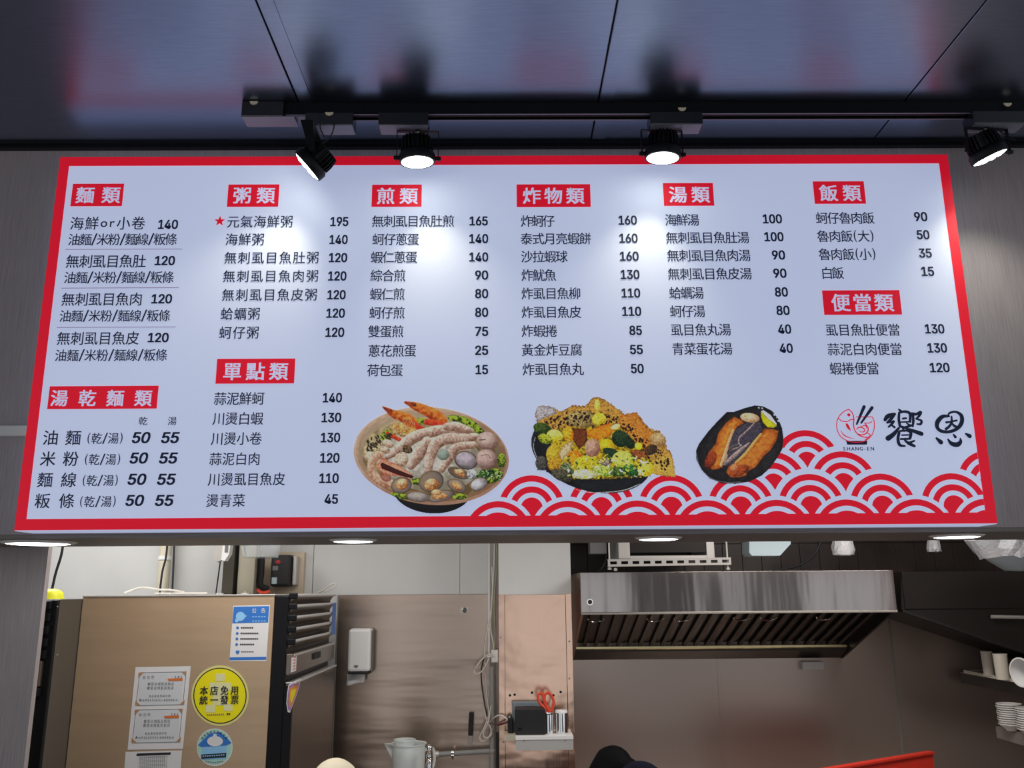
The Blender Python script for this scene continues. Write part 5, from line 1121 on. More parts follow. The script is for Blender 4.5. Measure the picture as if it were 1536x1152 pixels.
M['palewhite'] = mat('certificate_paper', (0.60, 0.62, 0.65), 0.6)
cert(0, 0); cert(-25, 246)
ns = at_thing('notice_sheet', 'white sheet with a black bar, lowest on the bronze fridge side', 'notice', 215, 1300)
sheet(ns, Q((38, 1046), (410, 1036), (385, 1330), (12, 1340)), M['paper'], 0)
sheet(ns, Q((112, 1056), (336, 1048), (334, 1064), (108, 1073)), M['ink'], 1, 'black_bar', 'black bar')
for a_, b_ in (((128, 1078), (312, 1072)),): sheet(ns, Q(a_, b_, (b_[0], b_[1]+2.5), (a_[0], a_[1]+2.5)), M['inkgrey'], 1, 'frame_line')
for a_, b_ in (((128, 1078), (120, 1250)), ((310, 1072), (300, 1250))): sheet(ns, Q(a_, (a_[0]+2.5, a_[1]), (b_[0]+2.5, b_[1]), b_), M['inkgrey'], 1, 'frame_line')
for j in range(8):
    for k in range(13): sheet(ns, Q((134+k*13, 1084+j*9-k*0.4), (143+k*13, 1084+j*9-k*0.4), (143+k*13, 1088+j*9-k*0.4), (134+k*13, 1088+j*9-k*0.4)), M['inkgrey'], 1, 'print_mark')
# yellow round sticker
ys = at_thing('round_sticker', 'large round yellow sticker with black lettering on the bronze fridge side', 'sticker', 660, 872)
sheet(ys, disc_px(660, 675, 189, 200), M['yelpale']); sheet(ys, disc_px(660, 675, 176, 185), M['ink'], 1, 'black_ring'); sheet(ys, disc_px(660, 675, 169, 178), M['yel'], 2, 'yellow_disc')
for b4 in ((630, 530, 692, 580), (592, 588, 732, 640), (612, 620, 712, 740), (566, 735, 628, 785), (686, 730, 742, 775)):
    sheet(ys, Q((b4[0], b4[1]), (b4[2], b4[1]), (b4[2], b4[3]), (b4[0], b4[3])), M['palegrey'], 3+0.2*b4[0]/700 , 'pale_block', 'pale grey printed block')
ptext(ys, '本店免用', 528, 786, 640, 58, M['ink'], 0.02, 6); ptext(ys, '統一發票', 526, 786, 702, 58, M['ink'], 0.02, 6)
for k in range(9): sheet(ys, Q((575+k*13, 795-k*0.4), (584+k*13, 795-k*0.4), (584+k*13, 804-k*0.4), (575+k*13, 804-k*0.4)), M['brownink'], 5, 'print_mark')
for k in range(2): sheet(ys, Q((705+k*13, 790), (715+k*13, 790), (715+k*13, 800), (705+k*13, 800)), M['ink'], 5, 'print_mark')
# teal round sticker with a house
ts = at_thing('round_sticker', 'smaller round teal and blue sticker showing a house, under the yellow one', 'sticker', 625, 1138)
sheet(ts, disc_px(625, 1016, 118, 124), M['paper']); sheet(ts, disc_px(625, 1012, 113, 116), M['tealp'], 1, 'teal_disc')
sheet(ts, Q((545, 1010), (705, 1002), (700, 1090), (540, 1098)), M['bluepale'], 2, 'house_wall')
sheet(ts, Q((515, 1000), (590, 925), (660, 915), (738, 985), (700, 1003), (540, 1012)), M['bluep'], 3, 'house_roof', 'blue roof')
sheet(ts, disc_px(628, 975, 52, 34, 24), M['paper'], 4, 'white_cloud', 'white cloud shape'); sheet(ts, Q((612, 950), (620, 925), (640, 930), (636, 955)), M['paper'], 5, 'white_cloud')
sheet(ts, Q((538, 1062), (703, 1052), (700, 1080), (538, 1090)), M['ink'], 4, 'dark_band', 'navy band')
for k in range(10): sheet(ts, Q((546+k*15, 1070-k), (555+k*15, 1070-k), (555+k*15, 1078-k), (546+k*15, 1078-k)), M['bluepale'], 5, 'print_mark')
for k in range(9):
    a_ = math.radians(215+k*13.5); sheet(ts, disc_px(625+97*math.cos(a_), 1012+100*math.sin(a_), 8, 8, 8), M['greyrubber'], 3, 'print_mark')
for k in range(8): sheet(ts, Q((565+k*15, 1112-abs(k-3.5)*2), (575+k*15, 1112-abs(k-3.5)*2), (575+k*15, 1119-abs(k-3.5)*2), (565+k*15, 1119-abs(k-3.5)*2)), M['inkgrey'], 2, 'print_mark')

# ------------------------------------------------------------------ tissue dispenser
YD = YW-0.018
a, b_ = at(521, 1008, YD-0.1), at(557, 943, YD-0.1)
td = thing('tissue_dispenser', 'white wall-mounted paper tissue dispenser on the steel sheet', 'dispenser', ((a.x+b_.x)/2, YD, a.z))
obj('cover', MB().box(a.x, b_.x, YD-0.11, YD-0.012, a.z, b_.z, 0.014), M['white'], td)
obj('back_case', MB().box(a.x-0.001, b_.x+0.003, YD-0.0115, YD-0.0005, a.z-0.004, b_.z+0.002, 0.004).box(b_.x+0.0002, b_.x+0.004, YD-0.09, YD-0.012, a.z, b_.z-0.01), M['inkgrey'], td)
obj('slot_lip', MB().box(a.x+0.002, b_.x-0.002, YD-0.108, YD-0.02, a.z-0.010, a.z-0.0005, 0.003), M['blackmatte'], td)
cx_ = at(534, 1000, YD-0.11)
sm = [(cx_.x+0.012*math.cos(t_), YD-0.1115, cx_.z+0.008*math.sin(t_)) for t_ in [math.pi*k/10 for k in range(11)]]+[(cx_.x, YD-0.1115, cx_.z-0.008)]
obj('window', MB().prism(sm, (0, 0.001, 0)), M['inkgrey'], td, label='small grey fan-shaped window')
tp = MB(); n_ = 10
for i in range(n_):
    pass
x0_, x1_ = at(521, 1012, YD-0.06).x, at(548, 1012, YD-0.06).x
g = []; 
for i in range(7):
    for j in range(6):
        u = i/6; v = j/5; g.append((x0_+(x1_-x0_)*u-0.006*v, YD-0.06+0.006*math.sin(u*7+v*3), a.z-0.008-(0.040+0.018*(1-u))*v*1.1))
tp.add(g, [(i*6+j, i*6+j+1, (i+1)*6+j+1, (i+1)*6+j) for i in range(6) for j in range(5)], True)
tw_ = obj('tissue', tp, M['paper'], td, clean=False); md = tw_.modifiers.new('thick', 'SOLIDIFY'); md.thickness = 0.0008

# ------------------------------------------------------------------ wires at the wall corner
YC = YW-0.05
tr6 = at(735, 900, YW-0.02)
pp = thing('conduit', 'slim grey steel corner conduit between the sheet and the column', 'conduit', (at(738, 900, YC).x, YW-0.03, 0))
a = at(739, 900, YC); obj('channel', MB().box(a.x-0.014, a.x+0.016, YW-0.040, YW-0.0185, 0.02, 2.79, 0.002), M['steeldark'], pp)  # dark upright strip in the wall corner
obj('cable_duct', MB().box(a.x-0.024, a.x-0.0142, YW-0.034, YW-0.0185, at(738, 990, YC).z, 2.79, 0.001), M['white'], pp)
def wr(pts, r, m, label, Y=YC-0.03): return cable('wall_wire', [at(x, y, Y+0.006*(i % 2)) for i, (x, y) in enumerate(pts)], r, m, label, 'wire')
wr([(742, 800), (741, 850), (738, 900), (736, 940), (740, 965), (741, 980)], 0.0035, M['cable_white'], 'white wire running straight down into the socket')
wr([(738, 850), (739, 900), (732, 940), (727, 975), (728, 1000), (730, 1040), (733, 1068), (728, 1090)], 0.0035, M['cable_white'], 'pale wire bowing left of the socket down to the coil')
wr([(745, 800), (744, 860), (741, 905), (743, 950), (741, 975)], 0.003, mat('green_grey_wire', (0.30, 0.32, 0.22), 0.5), 'greenish grey wire beside the white wire', YC-0.04)
wr([(740, 981), (729, 984), (719, 994), (712, 1005), (714, 1011), (722, 1008), (730, 996), (733, 988)], 0.0035, M['cable_white'], 'loop of white wire bulging left of the socket', YC-0.055)
wr([(727, 985), (722, 1005), (723, 1030), (727, 1056), (731, 1075)], 0.003, M['cable_black'], 'black wire hanging from the socket to the coil', YC-0.045)
wr([(737, 1058), (733, 1075), (727, 1090), (720, 1105), (723, 1112), (732, 1108), (738, 1095), (741, 1085)], 0.0038, M['cable_white'], 'coil of white wire at the bottom, outer loop', YC-0.06)
wr([(726, 1062), (730, 1080), (736, 1092), (737, 1102), (729, 1107), (725, 1100), (732, 1085), (735, 1070)], 0.0036, M['cable_white'], 'coil of white wire at the bottom, inner loop', YC-0.075)
cable('wall_wire', [at(735, 1083, YC-0.08), at(742, 1076, 4.40), at(750, 1073, 4.36), at(757, 1076, 4.34), at(762, 1080, 4.33)], 0.0036, M['cable_white'], 'white wire arching from the coil to the black box', 'wire')
cable('wall_wire', [at(737, 1085, YC-0.09), at(748, 1087, 4.38), at(758, 1084, 4.34), at(764, 1083, 4.33)], 0.005, mat('dark_red_wire', (0.12, 0.03, 0.04), 0.4), 'dark red wire running from the coil to the black box', 'wire')
a, b_ = at(737, 994, YC-0.04), at(747.5, 975, YC-0.04)
so = thing('wall_socket', 'white plastic socket box where the wires plug in', 'socket', ((a.x+b_.x)/2, YC-0.03, a.z))
obj('socket_box', MB().box(a.x, b_.x, YC-0.035, YC+0.009, a.z, b_.z, 0.004), M['white'], so)
obj('plug', MB().box(a.x-0.022, a.x-0.0005, YC-0.028, YC-0.008, (a.z+b_.z)/2-0.008, (a.z+b_.z)/2+0.010, 0.004), M['white'], so)
# grey pipe and tap
zj = at(613, 1117, 4.30).z
a = at(737, 1060, YC-0.02); b_ = at(735, 1126, YC-0.02)
pz = thing('water_pipe', 'grey plastic water pipe coming down the corner and turning left', 'pipe', (a.x, YW-0.09, 0.9))
xw = at(737, 1128, 4.60).x; zw = at(650, 1127, 4.60).z
obj('riser', MB().cyl((xw+0.005, 4.60, zj-0.2195), (xw+0.005, 4.60, at(738, 1000, 4.60).z), 0.013, n=14), M['pvc'], pz)
xl_ = at(652, 1130, 4.60).x; zl_ = at(652, 1132, 4.60).z
obj('branch', MB().cyl((xl_, 4.60, zl_), (xw-0.008, 4.60, zl_+0.013), 0.012, n=14), M['pvc'], pz)
obj('elbow', MB().ball((xw+0.005, 4.60, zl_+0.013), 0.0175), M['pvc'], pz)
q = at(679, 1128, 4.60); obj('pipe_clip', MB().cyl((q.x-0.006, 4.60, zl_+0.005), (q.x+0.006, 4.60, zl_+0.005), 0.017, n=14).cyl((q.x, 4.60, zl_-0.02), (q.x, 4.60, zl_+0.028), 0.005, n=8), M['chrome'], pz)
q = at(654, 1131, 4.60); obj('union', MB().cyl((q.x-0.014, 4.60, zl_+0.001), (q.x+0.014, 4.60, zl_+0.001), 0.017, n=14), M['galv'], pz)
q = at(644, 1122, 4.20)
tp_ = thing('tap', 'chrome tap knob standing in front of the measuring jug', 'tap', (q.x, 4.20, q.z-0.16))
obj('tap_knob', MB().ball(q, 0.0145), M['chrome'], tp_)
obj('tap_body', MB().lathe([(0.006, -0.01), (0.008, -0.022), (0.013, -0.030), (0.014, -0.040), (0.008, -0.050), (0.012, -0.058), (0.015, -0.07), (0.015, -0.16), (0, -0.16)], q, n=18), M['chrome'], tp_)
q2 = at(648, 1150, 4.40); obj('spout', MB().tube(smooth_pts([(q.x, 4.21, q.z-0.12), (q.x, 4.12, q.z-0.10), (q.x, 4.06, q.z-0.13)], 5), 0.009, 10), M['chrome'], tp_)
# measuring jug
q = at(613, 1117, 4.30); kx = 4.30/F; R = 24*kx
zj = q.z
jg = thing('measuring_jug', 'frosted plastic measuring jug with a scoop inside, bottom centre', 'jug', (q.x, 4.30, zj-0.22))
obj('jug_wall', MB().lathe([(R*0.86, -0.22), (R*0.9, -0.215), (R*0.98, 0), (R*1.06, 0.004), (R*1.06, 0.007), (R*0.95, 0.005), (R*0.86, -0.212), (0, -0.212), (0, -0.22), (R*0.86, -0.22)], (q.x, 4.30, zj), n=40), M['jug'], jg)
obj('jug_spout', MB().prism([(q.x-R*0.96, 4.275, zj+0.005), (q.x-R*1.42, 4.295, zj+0.006), (q.x-R*1.42, 4.305, zj+0.006), (q.x-R*0.96, 4.325, zj+0.005)], (0.005, 0, -0.003)).prism([(q.x-R*1.42, 4.298, zj+0.004), (q.x-R*0.95, 4.298, zj+0.004), (q.x-R*0.95, 4.298, zj-0.06)], (0, 0.004, 0)), M['jug'], jg)
obj('jug_handle', MB().tube(smooth_pts([(q.x+R*0.9, 4.33, zj-0.03), (q.x+R*1.35, 4.37, zj-0.03), (q.x+R*1.4, 4.375, zj-0.10), (q.x+R*0.85, 4.33, zj-0.16)], 6), 0.007, 10), M['jug'], jg)
sc = thing('scoop_cup', 'small clear cup standing inside the measuring jug', 'cup', (q.x-0.02, 4.30, zj-0.10))
obj('cup_wall', MB().lathe([(R*0.45, -0.10), (R*0.60, 0.018), (R*0.64, 0.018), (R*0.64, 0.022), (R*0.57, 0.020), (R*0.43, -0.096), (0, -0.096), (0, -0.10), (R*0.45, -0.10)], (q.x-R*0.25, 4.31, zj), n=28), M['jug'], sc)
# knife on the wall
a = at(705, 1067, 4.66)
kn = thing('knife', 'knife with black handle hanging on the steel sheet', 'knife', (a.x, 4.67, a.z-0.19))
hpts = [at(x, y, 4.665) for x, y in ((703.8, 1069), (711, 1069), (710.5, 1085), (709.5, 1103), (702.3, 1103), (702.8, 1085))]
obj('handle', MB().prism([(p_.x, 4.655, p_.z) for p_ in hpts], (0, 0.018, 0)), M['blackmatte'], kn)
hpts = [at(x, y, 4.665) for x, y in ((703.2, 1103.5), (708.5, 1103.5), (707.5, 1119), (702.5, 1119))]
obj('blade', MB().prism([(p_.x, 4.664, p_.z) for p_ in hpts], (0, 0.002, 0)), M['steel'], kn)

# ------------------------------------------------------------------ shelf on the column with black box, scissors, tins
zs_ = at(815, 1103, 4.22).z
xs0, xs1 = at(757, 1103, 4.30).x, at(860, 1103, 4.20).x
xm = at(773, 1103, 4.20).x
sf = thing('wall_shelf', 'small white metal shelf fixed to the warm steel column', 'shelf', ((xs0+xs1)/2, 4.3, zs_-0.05))
obj('shelf_board', MB().box(xm, xs1, 4.20, 4.3955, zs_-0.016, zs_, 0.001), M['white'], sf)
obj('shelf_apron', MB().box(xm+0.002, xs1-0.001, 4.203, 4.206, zs_-0.060, zs_-0.0165), M['galv'], sf)
obj('shelf_end', MB().box(xs0, xm-0.001, 4.27, 4.3955, zs_-0.03, zs_-0.004, 0.001), M['cream'], sf)
for px in (786, 848):
    p_ = at(px, 1111, 4.20); obj('screw', MB().lathe([(0, -0.002), (0.004, -0.0015), (0.004, 0), (0, 0)], (p_.x, 4.2028, p_.z), 'Y', 10), M['steeldark'], sf)
a, b_ = at(773, 1100, 4.23), at(818, 1063, 4.23)
bx = thing('black_box', 'black rectangular box standing on the small column shelf', 'box', ((a.x+b_.x)/2, 4.28, zs_+0.0005))
obj('case', MB().box(a.x, b_.x, 4.23, 4.33, zs_+0.0005, b_.z, 0.005), M['blackmatte'], bx)
obj('button', MB().box(a.x+0.012, a.x+0.03, 4.2285, 4.2302, zs_+0.02, zs_+0.032, 0.0005), M['black'], bx)
a, b_ = at(768.5, 1068, 4.345), at(812, 1053, 4.345)
bk = thing('black_tray', 'dark grey box with slotted top behind the black box', 'box', ((a.x+b_.x)/2, 4.36, zs_+0.0005))
obj('case', MB().box(a.x, b_.x, 4.34, 4.39, zs_+0.0005, b_.z, 0.003), M['greyrubber'], bk)
p_ = at(793, 1060, 4.34); obj('slot', MB().box(p_.x-0.028, p_.x+0.028, 4.3385, 4.3402, p_.z-0.004, p_.z+0.003), M['black'], bk)
a = at(766, 1082, 4.33)
ad = thing('plug_adapter', 'black plug adapter at the left end of the column shelf', 'adapter', (a.x, 4.33, zs_-0.004))
obj('plug_body', MB().box(a.x-0.014, a.x+0.010, 4.31, 4.35, zs_-0.0035, a.z+0.016, 0.004), M['blackmatte'], ad)
obj('plug_pin', MB().cyl((a.x-0.004, 4.33, a.z+0.012), (a.x-0.004, 4.33, a.z+0.024), 0.006, n=10), M['galv'], ad)
def tin(name, px, pz0, pz1, rpx, Y, label, lid):
    p_ = at(px, pz0, Y); r = rpx*Y/F; h = at(px, pz1, Y).z-zs_-0.0005
    t_ = thing(name, label, 'container', (p_.x, Y, zs_+0.0005))
    obj('body', MB().lathe([(0, 0), (r, 0), (r, h-0.006 if lid else h), (r*0.96, h-0.006 if lid else h), (r*0.96, 0.003), (0, 0.003)], (p_.x, Y, zs_+0.0005), n=28), M['chrome'], t_)
    if lid:
        obj('lid', MB().lathe([(0, h+0.002), (r*0.9, h+0.001), (r*1.02, h-0.004), (r*1.02, h-0.012), (r*1.002, h-0.012), (r*1.002, h-0.0058), (0, h-0.0058)], (p_.x, Y, zs_+0.0005), n=28), M['white'], t_, label='pale shaker lid')
        for k in range(6): obj('hole', MB().lathe([(0, 0.0006), (0.0022, 0.0006), (0.0022, 0), (0, 0)], (p_.x+0.015*math.cos(k), Y+0.015*math.sin(k*1.05), zs_+0.0027+h), n=8), M['black'], t_)
    return p_, r, h
p1, r1, h1 = tin('steel_cup', 823, 1100, 1071, 7.6, 4.28, 'plain steel cup holding the red scissors', False)
tin('shaker_tin', 842.5, 1100, 1065, 8.8, 4.28, 'steel shaker tin with pale lid, right of the scissors', True)
# scissors, handles up
sx = thing('scissors', 'red-handled kitchen scissors standing in the steel cup', 'scissors', (p1.x, 4.27, zs_+0.01))
def sp(x, y, Y=4.272): return at(720+x/7.578, 1000+y/7.578, Y)
for nm, loop, Y in (('left', [(745, 520), (735, 470), (695, 430), (665, 380), (662, 325), (688, 303), (715, 320), (728, 380), (765, 470), (790, 520)], 4.270),
                    ('right', [(790, 520), (775, 470), (738, 400), (736, 330), (760, 298), (795, 310), (832, 370), (835, 430), (815, 490), (800, 520)], 4.276)):
    obj('handle', MB().tube(smooth_pts([sp(x, y, Y) for x, y in loop], 5), 0.0062, 8, closed=False), M['redhandle'], sx, label='red handle')
for xs_, Y in (((755, 790), 4.270), ((770, 805), 4.275)):
    pts = [sp(xs_[0], 515, Y), sp(xs_[1], 515, Y), Vector((p1.x+0.008, Y, zs_+0.012)), Vector((p1.x, Y, zs_+0.012))]
    obj('blade', MB().prism(pts, (0, 0.002, 0)), M['chrome'], sx)

# ------------------------------------------------------------------ extractor hood
YH0, YH1 = 4.24, 4.985
A0, A1 = at(872, 917, YH0), at(1346, 917, YH0)
zh1 = at(1100, 857, YH0).z; zh0 = (A0.z+A1.z)/2; zhb = at(1100, 989, YH1).z
X0, X1 = A0.x, A1.x
hd = thing('extractor_hood', 'large stainless steel extractor hood with baffle filters', 'hood', ((X0+X1)/2, (YH0+YH1)/2, zhb))
obj('front_panel', MB().box(X0, X1, YH0, YH0+0.012, zh0, zh1, 0.0015), M['hoodsteel'] if 'hoodsteel' in M else M['steel'], hd)
obj('front_lip', MB().box(X0, X1, YH0-0.004, YH0+0.016, zh0-0.010, zh0-0.0005, 0.001), M['steeldark'], hd)
obj('top_panel', MB().box(X0, X1, YH0+0.0125, YH1, zh1-0.006, zh1), M['steel'], hd)
for u in (X0-0.0, X1-0.012):
    obj('side_panel', MB().prism([(u, YH0+0.0125, zh0-0.004), (u, YH0+0.0125, zh1-0.007), (u, YH1, zh1-0.007), (u, YH1, zhb)], (0.012, 0, 0)), M['hooddark'] if u > 1 else M['steelwarmglow'], hd)
# inclined filter bed
def bed(t): return (YH0+0.02+(YH1-0.03-YH0-0.02)*t, zh0-0.006+(zhb+0.02-zh0)*t)
ya, za_ = bed(0); yb, zb3 = bed(0.86)
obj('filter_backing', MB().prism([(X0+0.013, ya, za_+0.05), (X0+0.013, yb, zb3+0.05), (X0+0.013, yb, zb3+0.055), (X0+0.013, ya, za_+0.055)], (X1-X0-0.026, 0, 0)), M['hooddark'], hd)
nb = 24
for k in range(nb):
    x = X0+0.035+(X1-X0-0.07)*(k+0.5)/nb; w = (X1-X0-0.07)/nb*0.20
    pr = [(-w, 0.0), (-w*0.8, -0.012), (w*0.8, -0.012), (w, 0.0)]
    vs = []; 
    for (yy, zz) in ((ya, za_+0.042), (yb, zb3+0.042)):
        vs += [(x+u, yy, zz+v) for u, v in pr]
    obj('baffle', MB().add(vs, [(0, 1, 2, 3), (7, 6, 5, 4), (0, 4, 5, 1), (1, 5, 6, 2), (2, 6, 7, 3), (3, 7, 4, 0)]), M['baffle'], hd)
obj('filter_rail', MB().prism([(X0+0.02, yb+0.001, zb3+0.030), (X0+0.02, yb+0.016, zb3+0.024), (X0+0.02, yb+0.016, zb3+0.012), (X0+0.02, yb+0.001, zb3+0.020)], (X1-X0-0.04, 0, 0)), M['railglow'], hd, label='lower rail with the yellowish reflected glow put into its colour')
y2, z2_ = bed(0.885)
obj('grease_gutter', MB().prism([(X0+0.013, y2, z2_+0.01), (X0+0.013, YH1-0.001, zhb+0.004), (X0+0.013, YH1-0.001, zhb+0.04), (X0+0.013, y2, z2_+0.03)], (X1-X0-0.026, 0, 0)), M['hooddark'], hd)
def bpx(px, t):
    yy, zz = bed(t); return Vector((at(px, 930, yy).x, yy, zz+0.024))
for px in (894, 983, 1024, 1113, 1154, 1238):
    c0 = bpx(px, 0.14); rr = 0.040
    pts = [c0+Vector((rr*math.cos(a_), 0.035*-math.sin(a_)*-1, -0.012-0.010*math.sin(a_)*0)) for a_ in [math.pi*k/8 for k in range(9)]]
    pts = [p_+Vector((0, 0, -0.5*(p_.y-c0.y))) for p_ in pts]
    obj('filter_handle', MB().tube(pts, 0.0035, 7), M['chrome'], hd)
q = at(885, 903, YH0); obj('knob', MB().lathe([(0, -0.012), (0.008, -0.012), (0.010, 0), (0, 0)], (q.x, YH0-0.0002, q.z), 'Y', 16), M['blackmatte'], hd, label='black knob')
obj('knob_plate', MB().lathe([(0.011, -0.0008), (0.015, -0.0008), (0.015, 0), (0.011, 0), (0.011, -0.0008)], (q.x, YH0-0.0002, q.z), 'Y', 20), M['chrome'], hd)
a, b_ = at(1204, 1005, YR-0.04), at(1235, 992, YR-0.04)
sb = thing('junction_box', 'small steel junction box on the wall beneath the hood', 'junction box', ((a.x+b_.x)/2, YR-0.02, a.z))
obj('box_body', MB().box(a.x, b_.x, YR-0.05, YR-0.0006, a.z, b_.z, 0.003), M['galv'], sb); obj('cover_screw', MB().lathe([(0, -0.002), (0.003, -0.002), (0.003, 0), (0, 0)], ((a.x+b_.x)/2, YR-0.0502, (a.z+b_.z)/2), 'Y', 10), M['steeldark'], sb)

# joints of the right-hand steel wall: raised cover strips
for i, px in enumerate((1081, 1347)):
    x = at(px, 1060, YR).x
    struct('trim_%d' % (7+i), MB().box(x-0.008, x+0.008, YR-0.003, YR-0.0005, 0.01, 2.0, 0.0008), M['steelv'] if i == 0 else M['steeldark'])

# dark tiles above the hood
tw_bed = thing('tiled_strip', 'dark brown tiled wall strip above the extractor hood', 'wall tiles', (1.7, YR-0.01, 2.0))
zt0, zt1 = at(1100, 862, YR).z, 2.79
obj('mortar_bed', MB().box(xcol1+0.02, XRW-0.001, YR-0.006, YR-0.0006, zt0-0.02, zt1), M['dark'], tw_bed)
x = xcol1+0.03; tw0 = 28.5*YR/F
r0 = [(zt0-0.018, zt0+0.168), (zt0+0.172, zt0+0.36)]
while x+tw0 < XRW-0.003:
    for (za4, zb4) in r0:
        obj('tile', MB().box(x+0.0015, x+tw0-0.0015, YR-0.013, YR-0.0061, za4, zb4, 0.001), M['tile'], tw_bed)
    x += tw0

# perforated channel and the duct above the hood
YK = 4.32
a, b_ = at(912, 850, YK), at(1097, 847, YK); ha = at(912, 839, YK).z-a.z
pc = thing('perforated_channel', 'white perforated steel channel on threaded rods above the hood', 'bracket', ((a.x+b_.x)/2, YK, min(a.z, b_.z)))
L = b_.x-a.x; dz = b_.z-a.z
ch = MB()
ns_ = 11; y0_, y1_ = YK, YK+0.003
def chz(x): return a.z+dz*(x-a.x)/L
bounds = [a.x]
sw, sg_ = L/ns_*0.60, L/ns_
# face with real slots: rails and webs
for (f0, f1) in ((0.0, 0.30), (0.70, 1.0)):
    ch.prism([(a.x, YK, a.z+ha*f0), (b_.x, YK, b_.z+ha*f0), (b_.x, YK, b_.z+ha*f1), (a.x, YK, a.z+ha*f1)], (0, 0.003, 0))
for k in range(ns_+1):
    u0 = a.x+(k*sg_-(sg_-sw)/2 if k else 0); u1 = a.x+(k*sg_+(sg_-sw)/2 if k < ns_ else L)
    ch.prism([(u0, YK, chz(u0)+ha*0.30), (u1, YK, chz(u1)+ha*0.30), (u1, YK, chz(u1)+ha*0.70), (u0, YK, chz(u0)+ha*0.70)], (0, 0.003, 0))
ch.prism([(a.x, YK+0.003, a.z+ha-0.003), (b_.x, YK+0.003, b_.z+ha-0.003), (b_.x, YK+0.003, b_.z+ha), (a.x, YK+0.003, a.z+ha)], (0, 0.035, 0))
ch.prism([(a.x, YK+0.003, a.z), (b_.x, YK+0.003, b_.z), (b_.x, YK+0.003, b_.z+0.003), (a.x, YK+0.003, a.z+0.003)], (0, 0.035, 0))
obj('channel', ch, mat('dull_white_steel', (0.42, 0.41, 0.40), 0.5), pc)
for px in (915, 1093):
    p_ = at(px, 845, YK); obj('threaded_rod', MB().cyl((p_.x, YK+0.02, p_.z-0.03), (p_.x, YK+0.02, 2.79), 0.0045, n=10), M['galv'], pc)
    obj('nut', MB().cyl((p_.x, YK+0.02, p_.z-0.030), (p_.x, YK+0.02, p_.z-0.020), 0.010, n=6), M['galv'], pc)
p_ = at(924, 853, YK); obj('nut', MB().cyl((p_.x, YK+0.02, p_.z-0.01), (p_.x, YK+0.02, p_.z+0.004), 0.009, n=6), M['galv'], pc)
zc_ = at(1000, 838, 4.45).z
du = thing('exhaust_duct', 'galvanised square duct with dark opening above the perforated channel', 'duct', (at(995, 830, 4.5).x, 4.5, zc_))
d0, d1, d2, d3 = at(928, 830, 4.42).x, at(945, 830, 4.42).x, at(1060, 830, 4.42).x, at(1072, 830, 4.42).x
obj('duct_wall', MB().box(d0, d1, 4.42, 4.85, zc_, 2.79, 0.002), M['galv'], du); obj('duct_wall', MB().box(d2, d3, 4.42, 4.85, zc_, 2.79, 0.002), M['galv'], du)
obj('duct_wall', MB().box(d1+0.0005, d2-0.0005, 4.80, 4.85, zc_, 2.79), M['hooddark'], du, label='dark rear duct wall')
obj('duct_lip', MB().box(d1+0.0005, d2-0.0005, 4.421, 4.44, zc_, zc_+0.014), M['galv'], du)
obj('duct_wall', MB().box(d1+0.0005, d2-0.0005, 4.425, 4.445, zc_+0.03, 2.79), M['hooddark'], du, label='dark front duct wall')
a, b_ = at(885, 831, 4.5), at(910, 815, 4.5)
jb = thing('junction_box', 'small dark junction box hanging left of the perforated channel', 'junction box', ((a.x+b_.x)/2, 4.55, a.z))
obj('box_body', MB().box(a.x, b_.x, 4.5, 4.6, a.z, a.z+0.12, 0.004), M['inkgrey'], jb); obj('conduit_stub', MB().cyl((a.x+0.02, 4.55, a.z+0.121), (a.x+0.02, 4.55, 2.79), 0.01, n=10), M['pvc'], jb)
cable('hanging_cable', [at(908, 815, 4.6), at(910, 835, 4.6), at(905, 850, 4.6), at(897, 858, 4.6)], 0.005, M['cable_black'], 'black cable sagging left of the perforated channel')
cable('hanging_cable', [at(1232, 812, 4.85), at(1222, 832, 4.85), at(1205, 845, 4.85), at(1190, 851, 4.85), at(1160, 856, 4.85)], 0.006, M['cable_black'], 'black cable sagging right of the perforated channel above the hood')
q0 = [at(x, y, 4.4) for x, y in ((1124, 812), (1124, 829), (1128, 833.5), (1170, 833.5), (1186, 816), (1186, 812))]
lb = thing('light_fixture', 'pale blue-grey metal light fixture hanging right of the duct', 'light fixture', (q0[2].x+0.06, 4.45, q0[2].z))
obj('housing', MB().prism([(p_.x, 4.40, p_.z) for p_ in q0], (0, 0.14, 0)), M['bluewhite'], lb)
obj('bracket', MB().box(q0[0].x+0.02, q0[0].x+0.04, 4.45, 4.47, q0[0].z+0.001, 2.79), M['galv'], lb)
